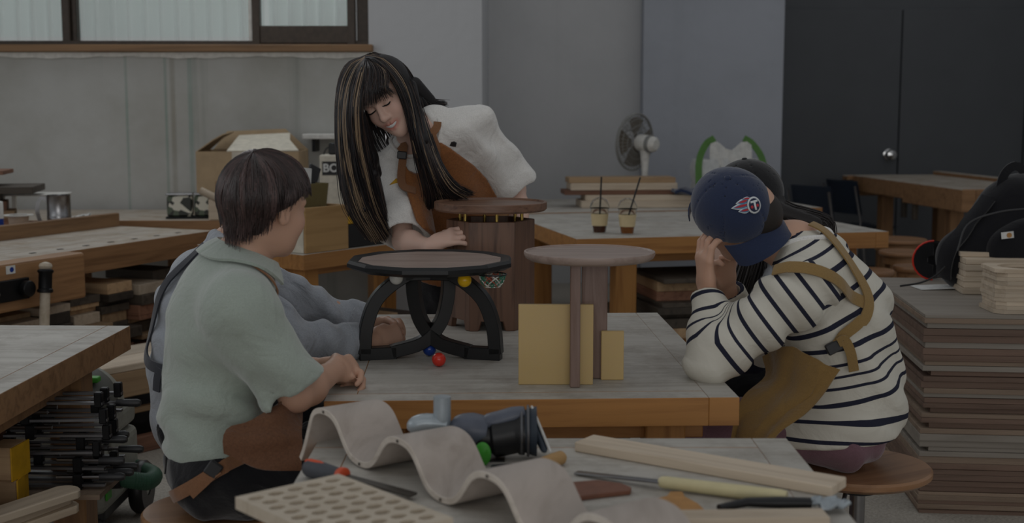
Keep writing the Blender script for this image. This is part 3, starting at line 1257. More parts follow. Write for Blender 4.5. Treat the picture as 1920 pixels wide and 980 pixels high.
# beneath the coffee bench
oR = Vector((0.322, 6.304)) + Vector((math.cos(aR), math.sin(aR))) * 0.40 + Vector((-math.sin(aR), math.cos(aR))) * 0.02
pile(oR, aR, 2, 0.281, 8, 'under the coffee cup bench', 'boards under the coffee cup bench', 0.95, 0.5, ['lumber_red', 'lumber_red', 'lumber_dark', 'lumber_tan', 'lumber_dark'], 0.63)
oM = Vector((-0.92, 5.615)) + Vector((0.6, 0.8)) * 0.18 + Vector((-0.8, 0.6)) * 0.0
pile(oM, aM, 3, 0.251, 5, 'under the plywood crate bench', 'boards under the crate bench', 0.8, 0.5, ['lumber_red', 'lumber_dark', 'lumber_tan'], 0.50)
# blue and red bits stuffed between the offcuts
tb = MB()
tb.prism([(0, 0), (0.24, 0), (0.24, 0.05), (0, 0.05)], 0, 0.03)
bb = tb.build('tool_case', plain('case_blue', '1d4f72', 0.5), loc=(nearc + e1 * 0.30 - e2 * 0.03).to_3d() + Vector((0, 0, 0.50)), rz=aB, bevel=0.006)
bb.location.z = 0.256
tag(bb, 'small blue case on the shelf behind the vise handle', 'case')

# ================================================================ things on the far left benches
def loc2(p, u, v, z):
    q = p + e1 * u + e2 * v
    return Vector((q.x, q.y, z))


BZ = 0.801
# stack of boards far left
for i, (L, W, T, m, dx, nm) in enumerate(((0.34, 0.20, 0.05, 'lumber_red', 0.00, 'reddish block at the bottom of the far left board stack'),
                                          (0.30, 0.18, 0.045, 'lumber_tan', -0.02, 'tan block second from the bottom of the far left stack'),
                                          (0.28, 0.16, 0.05, 'lumber_red', -0.05, 'brown block in the middle of the far left stack'),
                                          (0.26, 0.16, 0.045, 'lumber_dark', -0.07, 'dark block under the wide board of the far left stack'),
                                          (0.52, 0.34, 0.036, 'lumber_dark', 0.0, 'wide dark board jutting out of the far left stack'),
                                          (0.30, 0.16, 0.06, 'lumber_pale', -0.14, 'pale block lying on the wide dark board'),
                                          (0.44, 0.26, 0.022, 'lumber_red', -0.12, 'thin reddish board on top of the far left stack'))):
    if i == 0:
        zc = BZ
    pp = at(25, 380, 6.9)
    board(L, W, T, m, (pp.x - 0.13 + dx, 6.9, zc + T / 2), 0.16 if i > 3 else 0.3, nm, 'stacked boards at far left')
    zc += T + 0.0005


def mug():
    p = on(112, 427, BZ)
    t = thing('mug', 'shiny steel mug on the far left bench', 'mug', (p.x, p.y, BZ), math.radians(190))
    r, h = 0.062, 0.178
    MB().lathe([(0.0, 0.0), (r * 0.9, 0.0), (r * 0.95, 0.006), (r, 0.03), (r, 0.05), (r * 1.03, 0.054), (r, 0.058), (r * 1.03, 0.066), (r, 0.07), (r, h - 0.006), (r * 1.05, h),
                (r * 0.97, h), (r * 0.95, 0.01), (0, 0.01)], 40).build('cup', 'steel', t)
    MB().bar(bez([(r * 0.97, 0, h * 0.86), (r + 0.03, 0, h * 0.9), (r + 0.05, 0, h * 0.6), (r + 0.035, 0, h * 0.2), (r * 0.97, 0, h * 0.1)], 18), 0.02, 0.006, (0, 1, 0), smooth=True).build('handle', 'steel', t)


mug()
pc = on(36, 437, BZ)
t = thing('plaster_cup', 'beige plastic tub with white rim beside the steel mug', 'cup', (pc.x, pc.y, BZ))
MB().lathe([(0, 0), (0.042, 0), (0.052, 0.09), (0.047, 0.09), (0.04, 0.004), (0, 0.004)], 28).build('body', plain('beige_plastic', 'b7a08c', 0.6), t)
MB().lathe([(0.048, 0.088), (0.075, 0.092), (0.076, 0.096), (0.047, 0.096), (0.048, 0.088)], 28).build('rim', 'white_plastic', t)
pt = on(40, 424, BZ)
t = thing('tray', 'white plastic tray on posts above the beige tub', 'tray', (pt.x, pt.y + 0.12, BZ))
MB().box((0.04, 0, 0.168), (0.34, 0.2, 0.01)).build('top', 'white_plastic', t, bevel=0.004)
for x in (-0.11, 0.16):
    for y in (-0.08, 0.08):
        MB().box((x, y, 0.0815), (0.02, 0.02, 0.163)).build('post', 'white_plastic', t)
pb = on(2, 443, BZ)
t = thing('paint_tin', 'blue and white patterned tin at the left edge', 'tin', (pb.x - 0.03, pb.y, BZ))
MB().lathe([(0, 0), (0.045, 0), (0.045, 0.09), (0, 0.09)], 24).build('lower_band', 'ball_blue', t)
MB().lathe([(0, 0.0905), (0.045, 0.0905), (0.045, 0.17), (0.042, 0.175), (0, 0.175)], 24).build('upper_band', 'paper', t)
px_ = on(153, 421, BZ)
t = thing('tissue_pack', 'blue tissue pack with a crumpled white sheet by the mug', 'tissue', (px_.x, px_.y, BZ), 0.2)
MB().box((0, 0, 0.016), (0.085, 0.05, 0.03)).build('pack', plain('pack_blue', '33507c', 0.6), t, bevel=0.006)
rows = [[(-0.05 + 0.1 * i / 6, -0.02 + 0.04 * j / 4, 0.036 + 0.03 * abs(math.sin(i * 1.3 + j)) * (0.3 + i / 9)) for j in range(5)] for i in range(7)]
MB().sheet(rows, 0.002).build('sheet', 'paper', t)
board(0.15, 0.09, 0.032, 'lumber_red', (px_.x - 0.22, px_.y - 0.17, BZ + 0.016), 0.2, 'small brown block between the beige tub and the mug', None)

# patterned bin against the wall, cardboard tube, open carton, shelf, boxed goods
m_, nt_, b_ = _new('camo_print')
tc_ = N(nt_, 'ShaderNodeTexCoord')
vo_ = N(nt_, 'ShaderNodeTexVoronoi', Scale=22.0)
nt_.links.new(tc_.outputs['Object'], vo_.inputs['Vector'])
rp_ = ramp(nt_, [(0.0, srgb('2b2e28')), (0.35, srgb('55604e')), (0.6, srgb('d8d4c4')), (1.0, srgb('c4c4b4'))])
rp_.color_ramp.interpolation = 'CONSTANT'
sp_ = N(nt_, 'ShaderNodeSeparateColor')
nt_.links.new(vo_.outputs['Color'], sp_.inputs[0])
nt_.links.new(sp_.outputs[0], rp_.inputs[0])
nt_.links.new(rp_.outputs[0], b_.inputs['Base Color'])
b_.inputs['Roughness'].default_value = 0.4
pb = at(340, 412, 7.50)
for k, (dx, s, lb_) in enumerate(((0.0, 1.0, 'larger dark and white patterned tin beside the carton'), (0.145, 0.86, 'smaller dark and white patterned tin next to the carton'))):
    t = thing('patterned_tin', lb_, 'tin', (pb.x + dx, pb.y + 0.02 * k, BZ), 0.15, 'patterned tins by the carton')
    MB().prism([(-0.075 * s, -0.05), (0.07 * s, -0.05), (0.07 * s, 0.06), (-0.075 * s, 0.06)], 0.012, 0.135).build('body', 'camo_print', t, bevel=0.01)
    MB().box((-0.003, 0.005, 0.142), (0.155 * s, 0.118, 0.012)).build('lid', 'steel', t, bevel=0.004)
    MB().box((-0.003, 0.005, 0.006), (0.16 * s, 0.12, 0.012)).build('base', 'black_iron', t, bevel=0.003)
# open carton
ca_ = at(360, 300, 7.53)
Cw, Cd, Ch = 0.60, 0.42, 0.40
t = thing('cardboard_box', 'open brown carton with raised flaps behind the mint sweater man', 'box', (ca_.x + Cw / 2 + 0.02, 7.53 + Cd / 2, BZ), 0.03)
zc_ = at(460, 284, 7.53).z - BZ
Ch = zc_
for nm, c, d in (('front_panel', (0, -Cd / 2, Ch / 2), (Cw, 0.006, Ch)), ('back_panel', (0, Cd / 2, Ch / 2), (Cw, 0.006, Ch)),
                 ('side_panel', (-Cw / 2, 0, Ch / 2), (0.006, Cd - 0.012, Ch)), ('side_panel', (Cw / 2, 0, Ch / 2), (0.006, Cd - 0.012, Ch)),
                 ('bottom_panel', (0, 0, 0.003), (Cw, Cd - 0.012, 0.006))):
    fp = MB().box(c, d).build(nm, 'cardboard', t)
    if nm == 'front_panel':
        MB().box((-0.12, -Cd / 2 - 0.0035, Ch * 0.42), (0.14, 0.001, 0.10)).build('printed_frame', 'leather_brown', fp)
        MB().box((-0.12, -Cd / 2 - 0.0045, Ch * 0.42), (0.13, 0.001, 0.09)).build('printed_ground', 'cardboard', fp)
        for q in (-0.145, -0.12):
            MB().box((q, -Cd / 2 - 0.0055, Ch * 0.43), (0.016, 0.001, 0.022)).build('printed_mark', 'leather_brown', fp)
        MB().box((-0.05, -Cd / 2 - 0.0045, Ch * 0.72), (0.08, 0.001, Ch * 0.55)).build('tape', 'cardboard_white', fp)
MB().sheet([[(-Cw / 2, -Cd / 2 + 0.02, Ch), (-Cw / 2, Cd / 2 - 0.02, Ch)], [(-Cw / 2 + 0.09, -Cd / 2 + 0.04, Ch + 0.065), (-Cw / 2 + 0.09, Cd / 2 - 0.04, Ch + 0.075)],
            [(-Cw / 2 + 0.15, -Cd / 2 + 0.06, Ch + 0.10), (-Cw / 2 + 0.16, Cd / 2 - 0.06, Ch + 0.11)]], 0.006, smooth=False).build('flap', 'cardboard', t)
MB().sheet([[(-Cw / 2 + 0.02, Cd / 2, Ch), (Cw / 2, Cd / 2, Ch)], [(-Cw / 2 + 0.10, Cd / 2 + 0.03, Ch + 0.11), (Cw / 2 - 0.14, Cd / 2 + 0.03, Ch + 0.125)]], 0.006, smooth=False).build('flap', 'cardboard', t)
MB().sheet([[(-0.12, -Cd / 2 - 0.004, Ch + 0.002), (Cw / 2 + 0.0, -Cd / 2 - 0.004, Ch + 0.005)], [(-0.1, 0.0, Ch + 0.07), (Cw / 2 - 0.08, 0.0, Ch + 0.06)],
            [(-0.11, Cd / 2 - 0.06, Ch + 0.085), (Cw / 2 - 0.10, Cd / 2 - 0.06, Ch + 0.10)]], 0.006, smooth=False).build('flap', 'cardboard_white', t)
# cardboard tube leaning
p0 = at(376, 357, 7.38)
p1 = at(440, 388, 7.37)
p2 = at(405, 418, 6.98)
tt_ = thing('paper_roll', 'cream cardboard tube lying behind the seated men', 'tube', (p0.x, p0.y, BZ))
MB().tube([Vector(p0) - Vector((p0.x, p0.y, BZ)), Vector(p1) - Vector((p0.x, p0.y, BZ))], 0.022, 18).build('roll', 'lumber_pale', tt_)
MB().box((0.1, 0.012, 0.06), (0.11, 0.05, 0.119)).build('rest_block', 'lumber_pale', tt_, bevel=0.004)

# narrow wall shelf and goods above the crate
sh = at(600, 250, 7.95)
t = thing('wall_shelf', 'white wall shelf left of the standing woman', 'shelf', (sh.x, WY - 0.012, sh.z - 0.02))
MB().box((0.12, -0.12, 0.0), (0.46, 0.24, 0.03)).build('board', 'white_plastic', t, bevel=0.003)
for x in (-0.05, 0.28):
    MB().box((x, -0.09, -0.055), (0.02, 0.18, 0.08)).build('bracket', 'black_iron', t)
bx = at(597, 390, 7.40)
t = thing('speaker_box', 'white printed carton with black BON lettering beside the woman', 'box', (bx.x + 0.155, 7.52, BZ), 0.04)
hb_ = at(600, 291, 7.42).z - BZ
MB().box((0, 0, hb_ / 2), (0.30, 0.2, hb_)).build('carton', 'cardboard_white', t, bevel=0.004)
pl = MB().box((-0.01, -0.101, hb_ - 0.075), (0.25, 0.002, 0.08)).build('print_band', 'black_plastic', t)
tm = text_mesh('BON', 0.066, 0.0006, True)
to = bpy.data.objects.new('lettering', tm)
COL.objects.link(to)
tm.materials.append(MATS['paper'])
to.parent = t
to.location = (-0.06, -0.103, hb_ - 0.075)
to.rotation_euler = (PI / 2, 0, 0)
t = thing('charger', 'black adapter standing on the white printed carton', 'adapter', (bx.x + 0.10, 7.52, BZ + hb_ + 0.0005))
MB().box((0, 0, 0.035), (0.10, 0.07, 0.07)).build('case', 'black_plastic', t, bevel=0.01, seg=2)
MB().tube(bez([(-0.045, 0, 0.05), (-0.075, 0, 0.02), (-0.085, -0.01, -0.05), (-0.07, 0.0, -0.1)], 14), 0.004, 6).build('cable', 'black_plastic', t)

# plywood crate and contents
cc = Vector((-0.92, 5.615)) + Vector((0.6, 0.8)) * 0.035 + Vector((-0.8, 0.6)) * 0.02
t = thing('plywood_crate', 'plywood crate with a pale end on the pine bench', 'crate', (cc.x, cc.y, 0.801), aM)
ccw, ccd = 0.27, 0.40
cch = at(572, 391, 5.64).z - 0.80
for nm, c, d, m in (('front_panel', (ccw / 2, 0.008, cch / 2), (ccw, 0.014, cch), 'crate_ply'), ('back_panel', (ccw / 2, ccd - 0.008, cch / 2), (ccw, 0.014, cch), 'crate_ply'),
                    ('end_panel', (0.007, ccd / 2, cch / 2), (0.014, ccd - 0.034, cch), 'cardboard_white'), ('end_panel', (ccw - 0.007, ccd / 2, cch / 2), (0.014, ccd - 0.034, cch), 'crate_ply'),
                    ('bottom_panel', (ccw / 2, ccd / 2, 0.007), (ccw - 0.03, ccd - 0.034, 0.012), 'crate_ply')):
    MB().box(c, d).build(nm, m, t, bevel=0.0015)
q = cc + Vector((0.6, 0.8)) * 0.14 + Vector((-0.8, 0.6)) * 0.20
t = thing('tool_bag', 'olive canvas bag standing in the plywood crate', 'bag', (q.x, q.y, 0.815), aM)
fz = at(600, 345, 5.8).z - 0.815
rows = []
mbq = MB()
mbq.lathe([(0.0, 0), (0.10, 0.0), (0.108, 0.03), (0.105, 0.14), (0.118, fz), (0.112, fz), (0.098, 0.14), (0.0, 0.13)], 4, R=Matrix.Rotation(PI / 4, 3, 'Z'), smooth=False, squash=(1.1, 1.25))
mbq.build('bag_body', 'olive_bag', t, bevel=0.012, seg=2)
for i, (x, y, m, r_) in enumerate(((-0.03, 0.0, 'foil', 0.5), (0.03, 0.02, 'net_green', -0.2), (0.0, -0.05, 'paper', 0.1), (0.05, -0.02, 'dark_plastic', 0.4))):
    MB().box((x, y, 0.14 + fz / 2 - 0.05), (0.07, 0.012, fz - 0.04 + 0.03 * (i % 2)), R=Matrix.Rotation(r_, 3, 'Y')).build('packet', m, t, bevel=0.003)
q = at(598, 315, 5.75)
MB().tube([Vector((0.02, 0.02, fz * 0.6)), Vector((-0.02, 0.05, fz + 0.02)), Vector((0.01, 0.02, fz + 0.10))], [0.016, 0.018, 0.02], 12).build('torch', 'foil', t)
q = Vector((-0.92, 5.615)) + Vector((0.6, 0.8)) * 0.31 + Vector((-0.8, 0.6)) * 0.03
t = thing('drill_case', 'black tool box with a yellow band under the long hair', 'box', (q.x, q.y, 0.801), aM)
MB().box((0.13, 0.1, 0.055), (0.26, 0.2, 0.11)).build('lower_shell', 'black_plastic', t, bevel=0.006)
MB().box((0.13, 0.1, 0.13), (0.262, 0.202, 0.038)).build('band', 'yellow_paint', t, bevel=0.004)
MB().box((0.13, 0.1, 0.165), (0.25, 0.19, 0.03)).build('lid', 'black_plastic', t, bevel=0.006)

# ================================================================ things on the right rear benches
m_, nt_, b_ = _new('clear_plastic')
b_.inputs['Base Color'].default_value = (0.95, 0.97, 0.97, 1)
b_.inputs['Roughness'].default_value = 0.05
b_.inputs['Transmission Weight'].default_value = 1.0
b_.inputs['IOR'].default_value = 1.08
plain('kraft_sleeve', 'd8c49a', 0.8, var=0.02)
plain('coffee_dark', '4a2412', 0.25, var=0.05)
plain('coffee_amber', '8a4f1c', 0.25, var=0.05)
for px, py, cof, tilt, lab in ((1124, 436, 'coffee_dark', 0.02, 'clear iced coffee cup with dark coffee and upright straw'),
                               (1176, 438, 'coffee_amber', 0.16, 'clear iced coffee cup with amber coffee and slanted straw')):
    p = on(px, py, 0.801)
    t = thing('coffee_cup', lab, 'cup', (p.x, p.y, 0.801), 0, 'iced coffee cups on the pine bench')
    s = 1.0
    MB().lathe([(0, 0), (0.034, 0), (0.047, 0.125), (0.050, 0.128), (0.046, 0.128), (0.0455, 0.122), (0.0325, 0.003), (0, 0.003)], 32).build('cup', 'clear_plastic', t)
    MB().lathe([(0, 0.004), (0.0315, 0.004), (0.036, 0.038), (0, 0.038)], 28).build('drink', cof, t)
    MB().lathe([(0.0385, 0.038), (0.0450, 0.100), (0.0462, 0.100), (0.0397, 0.038), (0.0385, 0.038)], 32).build('sleeve', 'kraft_sleeve', t)
    MB().lathe([(0.051, 0.129), (0.051, 0.134), (0.047, 0.150), (0.036, 0.172), (0.012, 0.184), (0.012, 0.182), (0.034, 0.170), (0.045, 0.149), (0.0495, 0.134), (0.0495, 0.129), (0.051, 0.129)], 32).build('dome_lid', 'clear_plastic', t)
    MB().tube([(-tilt * 0.1, 0, 0.02), (tilt * 0.4, 0, 0.29)], 0.0045, 10).build('straw', 'black_plastic', t)

# stacked planks at the back
pk = [(1160, 345, 0.84, 0.30, 0.05, 'lumber_pale'), (1158, 338, 0.80, 0.26, 0.045, 'lumber_tan'), (1160, 330, 0.82, 0.28, 0.05, 'lumber_pale')]
z = 0.801
for i, (xo, L, W, T, m, lab) in enumerate(((0.95, 1.15, 0.28, 0.045, 'lumber_pale', 'long pale plank at the bottom of the stack by the fan'),
                                           (0.93, 1.05, 0.26, 0.035, 'lumber_pale', 'pale plank second from the bottom of the stack by the fan'),
                                           (0.69, 0.72, 0.22, 0.03, 'lumber_red', 'reddish plank in the middle of the stack by the fan'),
                                           (0.72, 0.70, 0.22, 0.045, 'lumber_pale', 'thick pale plank second from the top of the stack by the fan'),
                                           (0.71, 0.70, 0.20, 0.035, 'lumber_tan', 'tan plank on top of the stack by the fan'))):
    board(L, W, T, m, (xo + (0.06 if i < 2 else 0.0), 8.42, z + T / 2), aR * 0.4, lab, 'planks stacked by the fan')
    z += T + 0.0005


def fan():
    F_ = at(1190, 266, 8.85)
    t = thing('desk_fan', 'grey desk fan seen from behind at the back wall', 'fan', (F_.x, F_.y, 0.801))
    hz = F_.z - 0.801
    nd = Vector((-0.72, 0.68, 0.08)).normalized()     # the way it blows
    Rq = nd.to_track_quat('Z', 'Y').to_matrix()
    c = Vector((0, 0, hz))
    R = 0.195
    for nm, zz in (('front_grille', 0.045), ('rear_grille', -0.03)):
        g_ = MB()
        for rr, dz in ((R, 0.0), (R * 0.82, 0.5), (R * 0.6, 0.8), (R * 0.4, 0.95), (R * 0.22, 1.0)):
            pts = [Rq @ Vector((rr * math.cos(a), rr * math.sin(a), zz * dz + (0.006 if zz > 0 else -0.006))) + c for a in np.linspace(0, 2 * PI, 40, endpoint=False)]
            g_.tube(pts, 0.006 if rr == R else 0.0022, 6, closed=True)
        for k in range(40):
            a = 2 * PI * k / 40
            pts = [Rq @ Vector((rr * math.cos(a), rr * math.sin(a), zz * dz + (0.006 if zz > 0 else -0.006))) + c for rr, dz in ((R, 0), (R * 0.82, 0.5), (R * 0.6, 0.8), (R * 0.35, 1.0))]
            g_.tube(pts, 0.0018, 4)
        g_.build(nm, 'grey_plastic', t)
    for k in range(4):
        rows = []
        for i in range(5):
            rr = 0.03 + 0.14 * i / 4
            rows.append([Rq @ Vector((rr * math.cos(k * PI / 2 + a), rr * math.sin(k * PI / 2 + a), 0.018 * a)) + c for a in np.linspace(-0.55, 0.55, 7)])
        MB().sheet(rows, 0.003).build('blade', plain('blade_grey', '6d6458', 0.4) if k == 0 and 'blade_grey' not in MATS else 'blade_grey', t)
    MB().lathe([(0, -0.19), (0.035, -0.188), (0.052, -0.17), (0.058, -0.12), (0.058, -0.045), (0.05, -0.03), (0, -0.03)], 28, c, Rq).build('motor_housing', 'white_plastic', t)
    MB().lathe([(0.0585, -0.15), (0.061, -0.14), (0.061, -0.13), (0.0585, -0.12), (0.0585, -0.15)], 28, c, Rq).build('vent_ring', 'grey_plastic', t)
    b2 = c - nd * 0.09
    MB().tube([b2 + Vector((0, 0, -0.04)), Vector((b2.x, b2.y, hz * 0.5)), Vector((b2.x, b2.y, 0.02))], [0.035, 0.022, 0.028], 16).build('neck', 'white_plastic', t)
    MB().lathe([(0, 0), (0.13, 0), (0.13, 0.012), (0.09, 0.03), (0.03, 0.04), (0, 0.04)], 32, (b2.x, b2.y, 0)).build('base', 'white_plastic', t)


fan()

# shopping bag
G0 = at(1365, 330, 8.65)
t = thing('shopping_bag', 'white shopping bag with green straps against the back wall', 'bag', (G0.x, 8.65, 0.801), 0.1)
bw, bd, bh = 0.48, 0.2, 0.30
plain('bag_white', 'c9cbcb', 0.6)
plain('bag_green', '4f7a35', 0.6)
prof = []
for i, zz in enumerate(np.linspace(0, bh, 7)):
    k = 1 + 0.04 * math.sin(i * 1.7)
    prof.append([(bw / 2 * k * sx, bd / 2 * (1 - 0.5 * zz / bh) * sy + 0.01 * math.sin(i * 2 + sx), zz) for sx, sy in
                 ((-1, -1), (-0.5, -1.06), (0, -1), (0.5, -1.06), (1, -1), (1, 1), (0, 1), (-1, 1), (-1, -1))])
MB().sheet(prof, 0.004).build('body', 'bag_white', t)
MB().box((0, 0, 0.003), (bw * 0.98, bd * 0.95, 0.004)).build('bottom', 'bag_white', t)
for s, nm in ((-1, 'strap'), (1, 'strap')):
    pts = bez([(s * 0.22, -bd / 2 - 0.012, 0.01), (s * 0.225, -bd / 2 + 0.0, 0.15), (s * 0.215, -bd / 2 + 0.035, bh), (s * 0.16, -0.02, bh + 0.10), (s * 0.10, -0.01, bh + 0.14)], 18)
    MB().bar(pts, 0.045, 0.003, (0, -1, 0.3), smooth=True).build(nm, 'bag_green', t)
rows = [[(-0.14 + 0.28 * i / 8, -0.06 + 0.02 * math.sin(i * 2 + j), bh - 0.06 + 0.05 * j + 0.03 * math.sin(i * 1.1 + 0.5)) for j in range(4)] for i in range(9)]
MB().sheet(rows, 0.003).build('plastic_liner', 'paper', t)
for x, m in ((-0.03, 'leather_tan'), (0.07, 'cardboard'), (-0.1, 'bag_green')):
    MB().box((x, -bd / 2 - 0.008, bh * 0.55), (0.07, 0.004, 0.1)).build('printed_panel', m, t)
t = thing('folded_cloth', 'dark blue folded cloth on the back bench by the bag', 'cloth', (at(1292, 372, 8.3).x, 8.33, 0.885), 0.1)
t.location.z = 0.8825
rows = [[(-0.11 + 0.22 * i / 6, -0.09 + 0.18 * j / 4, 0.02 + 0.014 * math.sin(i * 1.4 + j)) for j in range(5)] for i in range(7)]
MB().sheet(rows, 0.02).build('fold', 'navy_cap', t)

# two dark chairs nested by the wall
plain('chair_blue', '232c3a', 0.45)


def school_chair(loc, rz, label):
    t = thing('school_chair', label, 'chair', loc, rz, 'dark chairs by the back wall')
    rows = [[(-0.2 + 0.4 * i / 6, 0.02 * math.cos((i - 3) * 0.5) - 0.02 + 0.06 * j / 3, 0.56 + 0.28 * j / 3) for j in range(4)] for i in range(7)]
    MB().sheet(rows, 0.008).build('backrest', 'chair_blue', t)
    rows = [[(-0.2 + 0.4 * i / 5, -0.4 + 0.4 * j / 5, 0.45 - 0.02 * math.sin(PI * i / 5)) for j in range(6)] for i in range(6)]
    MB().sheet(rows, 0.008).build('seat', 'chair_blue', t)
    for s in (-1, 1):
        MB().tube([(s * 0.205, 0.07, 0.8), (s * 0.205, 0.0, 0.5), (s * 0.21, 0.06, 0.012)], 0.011, 10).build('leg', 'steel', t)
        MB().tube([(s * 0.19, -0.05, 0.432), (s * 0.19, -0.36, 0.43), (s * 0.21, -0.42, 0.012)], 0.011, 10).build('leg', 'steel', t)
    return t


school_chair((2.36, 10.0, 0), 2.2, 'dark blue plastic chair nearer the steel door')
school_chair((2.80, 10.75, 0), 2.0, 'dark plastic chair standing behind the dark blue one')


# ================================================================ stools
def stool(loc, label, r=0.19, h=0.48, rz=0.0, sq=(1, 1), group='round wooden stools', metal=True):
    t = thing('stool', label, 'stool', loc, rz, group)
    MB().lathe([(0, h - 0.028), (r * 0.93, h - 0.028), (r, h - 0.018), (r, h - 0.006), (r * 0.97, h), (r * 0.6, h - 0.003), (0, h - 0.004)], 48, squash=sq).build('seat', 'stool_wood', t)
    if metal:
        MB().lathe([(0, h - 0.075), (0.05, h - 0.072), (0.062, h - 0.04), (0.075, h - 0.0285), (0, h - 0.0285)], 28).build('seat_plate', 'dark_plastic', t)
        MB().lathe([(0, 0.10), (0.021, 0.10), (0.021, h - 0.075), (0, h - 0.075)], 20).build('gas_lift', 'steel', t)
        MB().lathe([(0, 0.05), (0.032, 0.05), (0.032, 0.2), (0.026, 0.21), (0, 0.21)], 20).build('column', 'dark_plastic', t)
        MB().tube(bez([(-0.06, -0.02, h - 0.055), (-0.10, -0.05, h - 0.09), (-0.125, -0.08, h - 0.16), (-0.13, -0.09, h - 0.19)], 10), [0.006] * 7 + [0.009, 0.012, 0.008], 10).build('lever', 'dull_steel', t)
        for k in range(5):
            a = 2 * PI * k / 5 + 0.3
            MB().tube([(0.0, 0.0, 0.075), (0.12 * math.cos(a), 0.12 * math.sin(a), 0.06), (0.25 * math.cos(a), 0.25 * math.sin(a), 0.018)], [0.022, 0.018, 0.014], 10).build('foot', 'dark_plastic', t)
    else:
        MB().lathe([(r * 0.55, h - 0.075), (r * 0.8, h - 0.075), (r * 0.8, h - 0.0285), (r * 0.55, h - 0.0285), (r * 0.55, h - 0.075)], 24).build('ring', 'oak_edge', t)
        for k in range(4):
            a = PI / 4 + k * PI / 2
            MB().tube([(r * 0.6 * math.cos(a), r * 0.6 * math.sin(a), h - 0.03), (r * 0.85 * math.cos(a), r * 0.85 * math.sin(a), 0.0)], 0.022, 10).build('leg', 'oak_leg', t)
        MB().lathe([(r * 0.72, 0.2), (r * 0.8, 0.2), (r * 0.8, 0.22), (r * 0.72, 0.22), (r * 0.72, 0.2)], 24).build('foot_ring', 'oak_leg', t)
    return t


stool((-0.715, 3.03, 0), 'wooden stool under the man in the mint sweater', 0.185, 0.48, 0.4, (1.0, 0.92))
stool((0.945, 3.40, 0), 'wooden stool under the man in the striped shirt', 0.20, 0.48, 0.5, (1.0, 0.95))
stool((-0.80, 3.55, 0), 'wooden stool under the man in the grey shirt', 0.185, 0.48, 0.9)
stool((0.98, 3.98, 0), 'wooden stool under the person in the black cap', 0.185, 0.48, 1.3)
for px, py, Yd, r_, lab in ((1684, 447, 8.35, 0.185, 'wooden stool with a thin wide seat beside the oak workbench'), (1690, 470, 7.55, 0.13, 'round stool with a thick seat in front of the wide seated stool'),
                            (1632, 505, 6.5, 0.12, 'low wooden stool behind the striped shirt'), (1714, 498, 6.75, 0.11, 'pale wooden stool next to the plywood stack')):
    q = at(px, py, Yd)
    stool((q.x, q.y, 0), lab, r_, q.z, 0, group='stools by the oak workbench', metal=False)

# ================================================================ plywood stack at the right
aS = math.radians(-5.5)
eu = Vector((math.cos(aS), math.sin(aS)))
ev = Vector((-math.sin(aS), math.cos(aS)))
ps = Vector((1.462, 4.47))
z = 0.0
ths = []
while z < 0.712:
    T = rnd.choice((0.012, 0.015, 0.018, 0.018, 0.021, 0.024))
    ths.append(T)
    z += T + 0.0008
nS = len(ths)
z = 0.0
for i, T in enumerate(ths):
    top_ = i == nS - 1
    m = 'plywood_top' if top_ else rnd.choice(('plywood', 'plywood_red', 'plywood', 'plywood_top', 'plywood_red'))
    short = rnd.choice((0, 0, 0, 0, 0, 0.025)) if not top_ else 0
    L, D = 1.0, 1.0
    du = rnd.uniform(-0.006, 0.006) + short
    dv = rnd.uniform(-0.006, 0.006) + (0.012 if short else 0)
    cpt = ps + eu * (L / 2 + du) + ev * (D / 2 + dv)
    o = board(L, D, T, m, (cpt.x, cpt.y, z + T / 2), aS + rnd.uniform(-0.004, 0.004),
              'top plywood sheet of the tall stack under the black backpack' if top_ else
              ('plywood sheet in the tall stack at right, %s from the top' % ORD[nS - 1 - i]), 'plywood sheets in the tall stack', bevel=0.001)
    o.name = 'plywood_sheet'
    z += T + 0.0008
PZ = z
# ================================================================ on the plywood stack
def sp(u, v, z=None):
    q = ps + eu * u + ev * v
    return Vector((q.x, q.y, PZ + 0.0005 if z is None else z))


# stack of solid panels at the left, ring-cut panels at the right
zz = PZ + 0.0005
hx0 = on(1782, 538, PZ)
for i in range(7):
    T = 0.024 if i not in (2, 6) else 0.018
    q = Vector((hx0.x + 0.115, hx0.y - 0.10 + 0.02, 0))
    L = 0.24 if i < 6 else 0.30
    o = board(L, 0.27 if i < 6 else 0.20, T, 'lumber_pale', (q.x + rnd.uniform(-0.004, 0.004) + (0.03 if i == 6 else 0), q.y + (0.02 if i == 6 else 0) + rnd.uniform(-0.004, 0.004), zz + T / 2), aS + rnd.uniform(-0.02, 0.02),
              'pale block in the small stack before the backpack, %s from the bottom' % ORD[i], 'pale panels stacked before the backpack')
    o.name = 'wooden_block'
    zz += T + 0.0005


def ring_panel(n=24):
    mb = MB()
    W, D, r, T = 0.26, 0.20, 0.075, 0.014
    out, inn = [], []
    for k in range(n):
        a = 2 * PI * k / n
        c, s = math.cos(a), math.sin(a)
        t_ = min(W / 2 / max(abs(c), 1e-6), D / 2 / max(abs(s), 1e-6))
        out.append((c * t_, s * t_))
        inn.append((c * r * 1.25, s * r))
    vs = [(x, y, T / 2) for x, y in out] + [(x, y, T / 2) for x, y in inn] + [(x, y, -T / 2) for x, y in out] + [(x, y, -T / 2) for x, y in inn]
    fs = []
    for k in range(n):
        j = (k + 1) % n
        fs += [(k, j, n + j, n + k), (2 * n + j, 2 * n + k, 3 * n + k, 3 * n + j), (j, k, 2 * n + k, 2 * n + j), (n + k, n + j, 3 * n + j, 3 * n + k)]
    mb.add(vs, fs)
    return mb


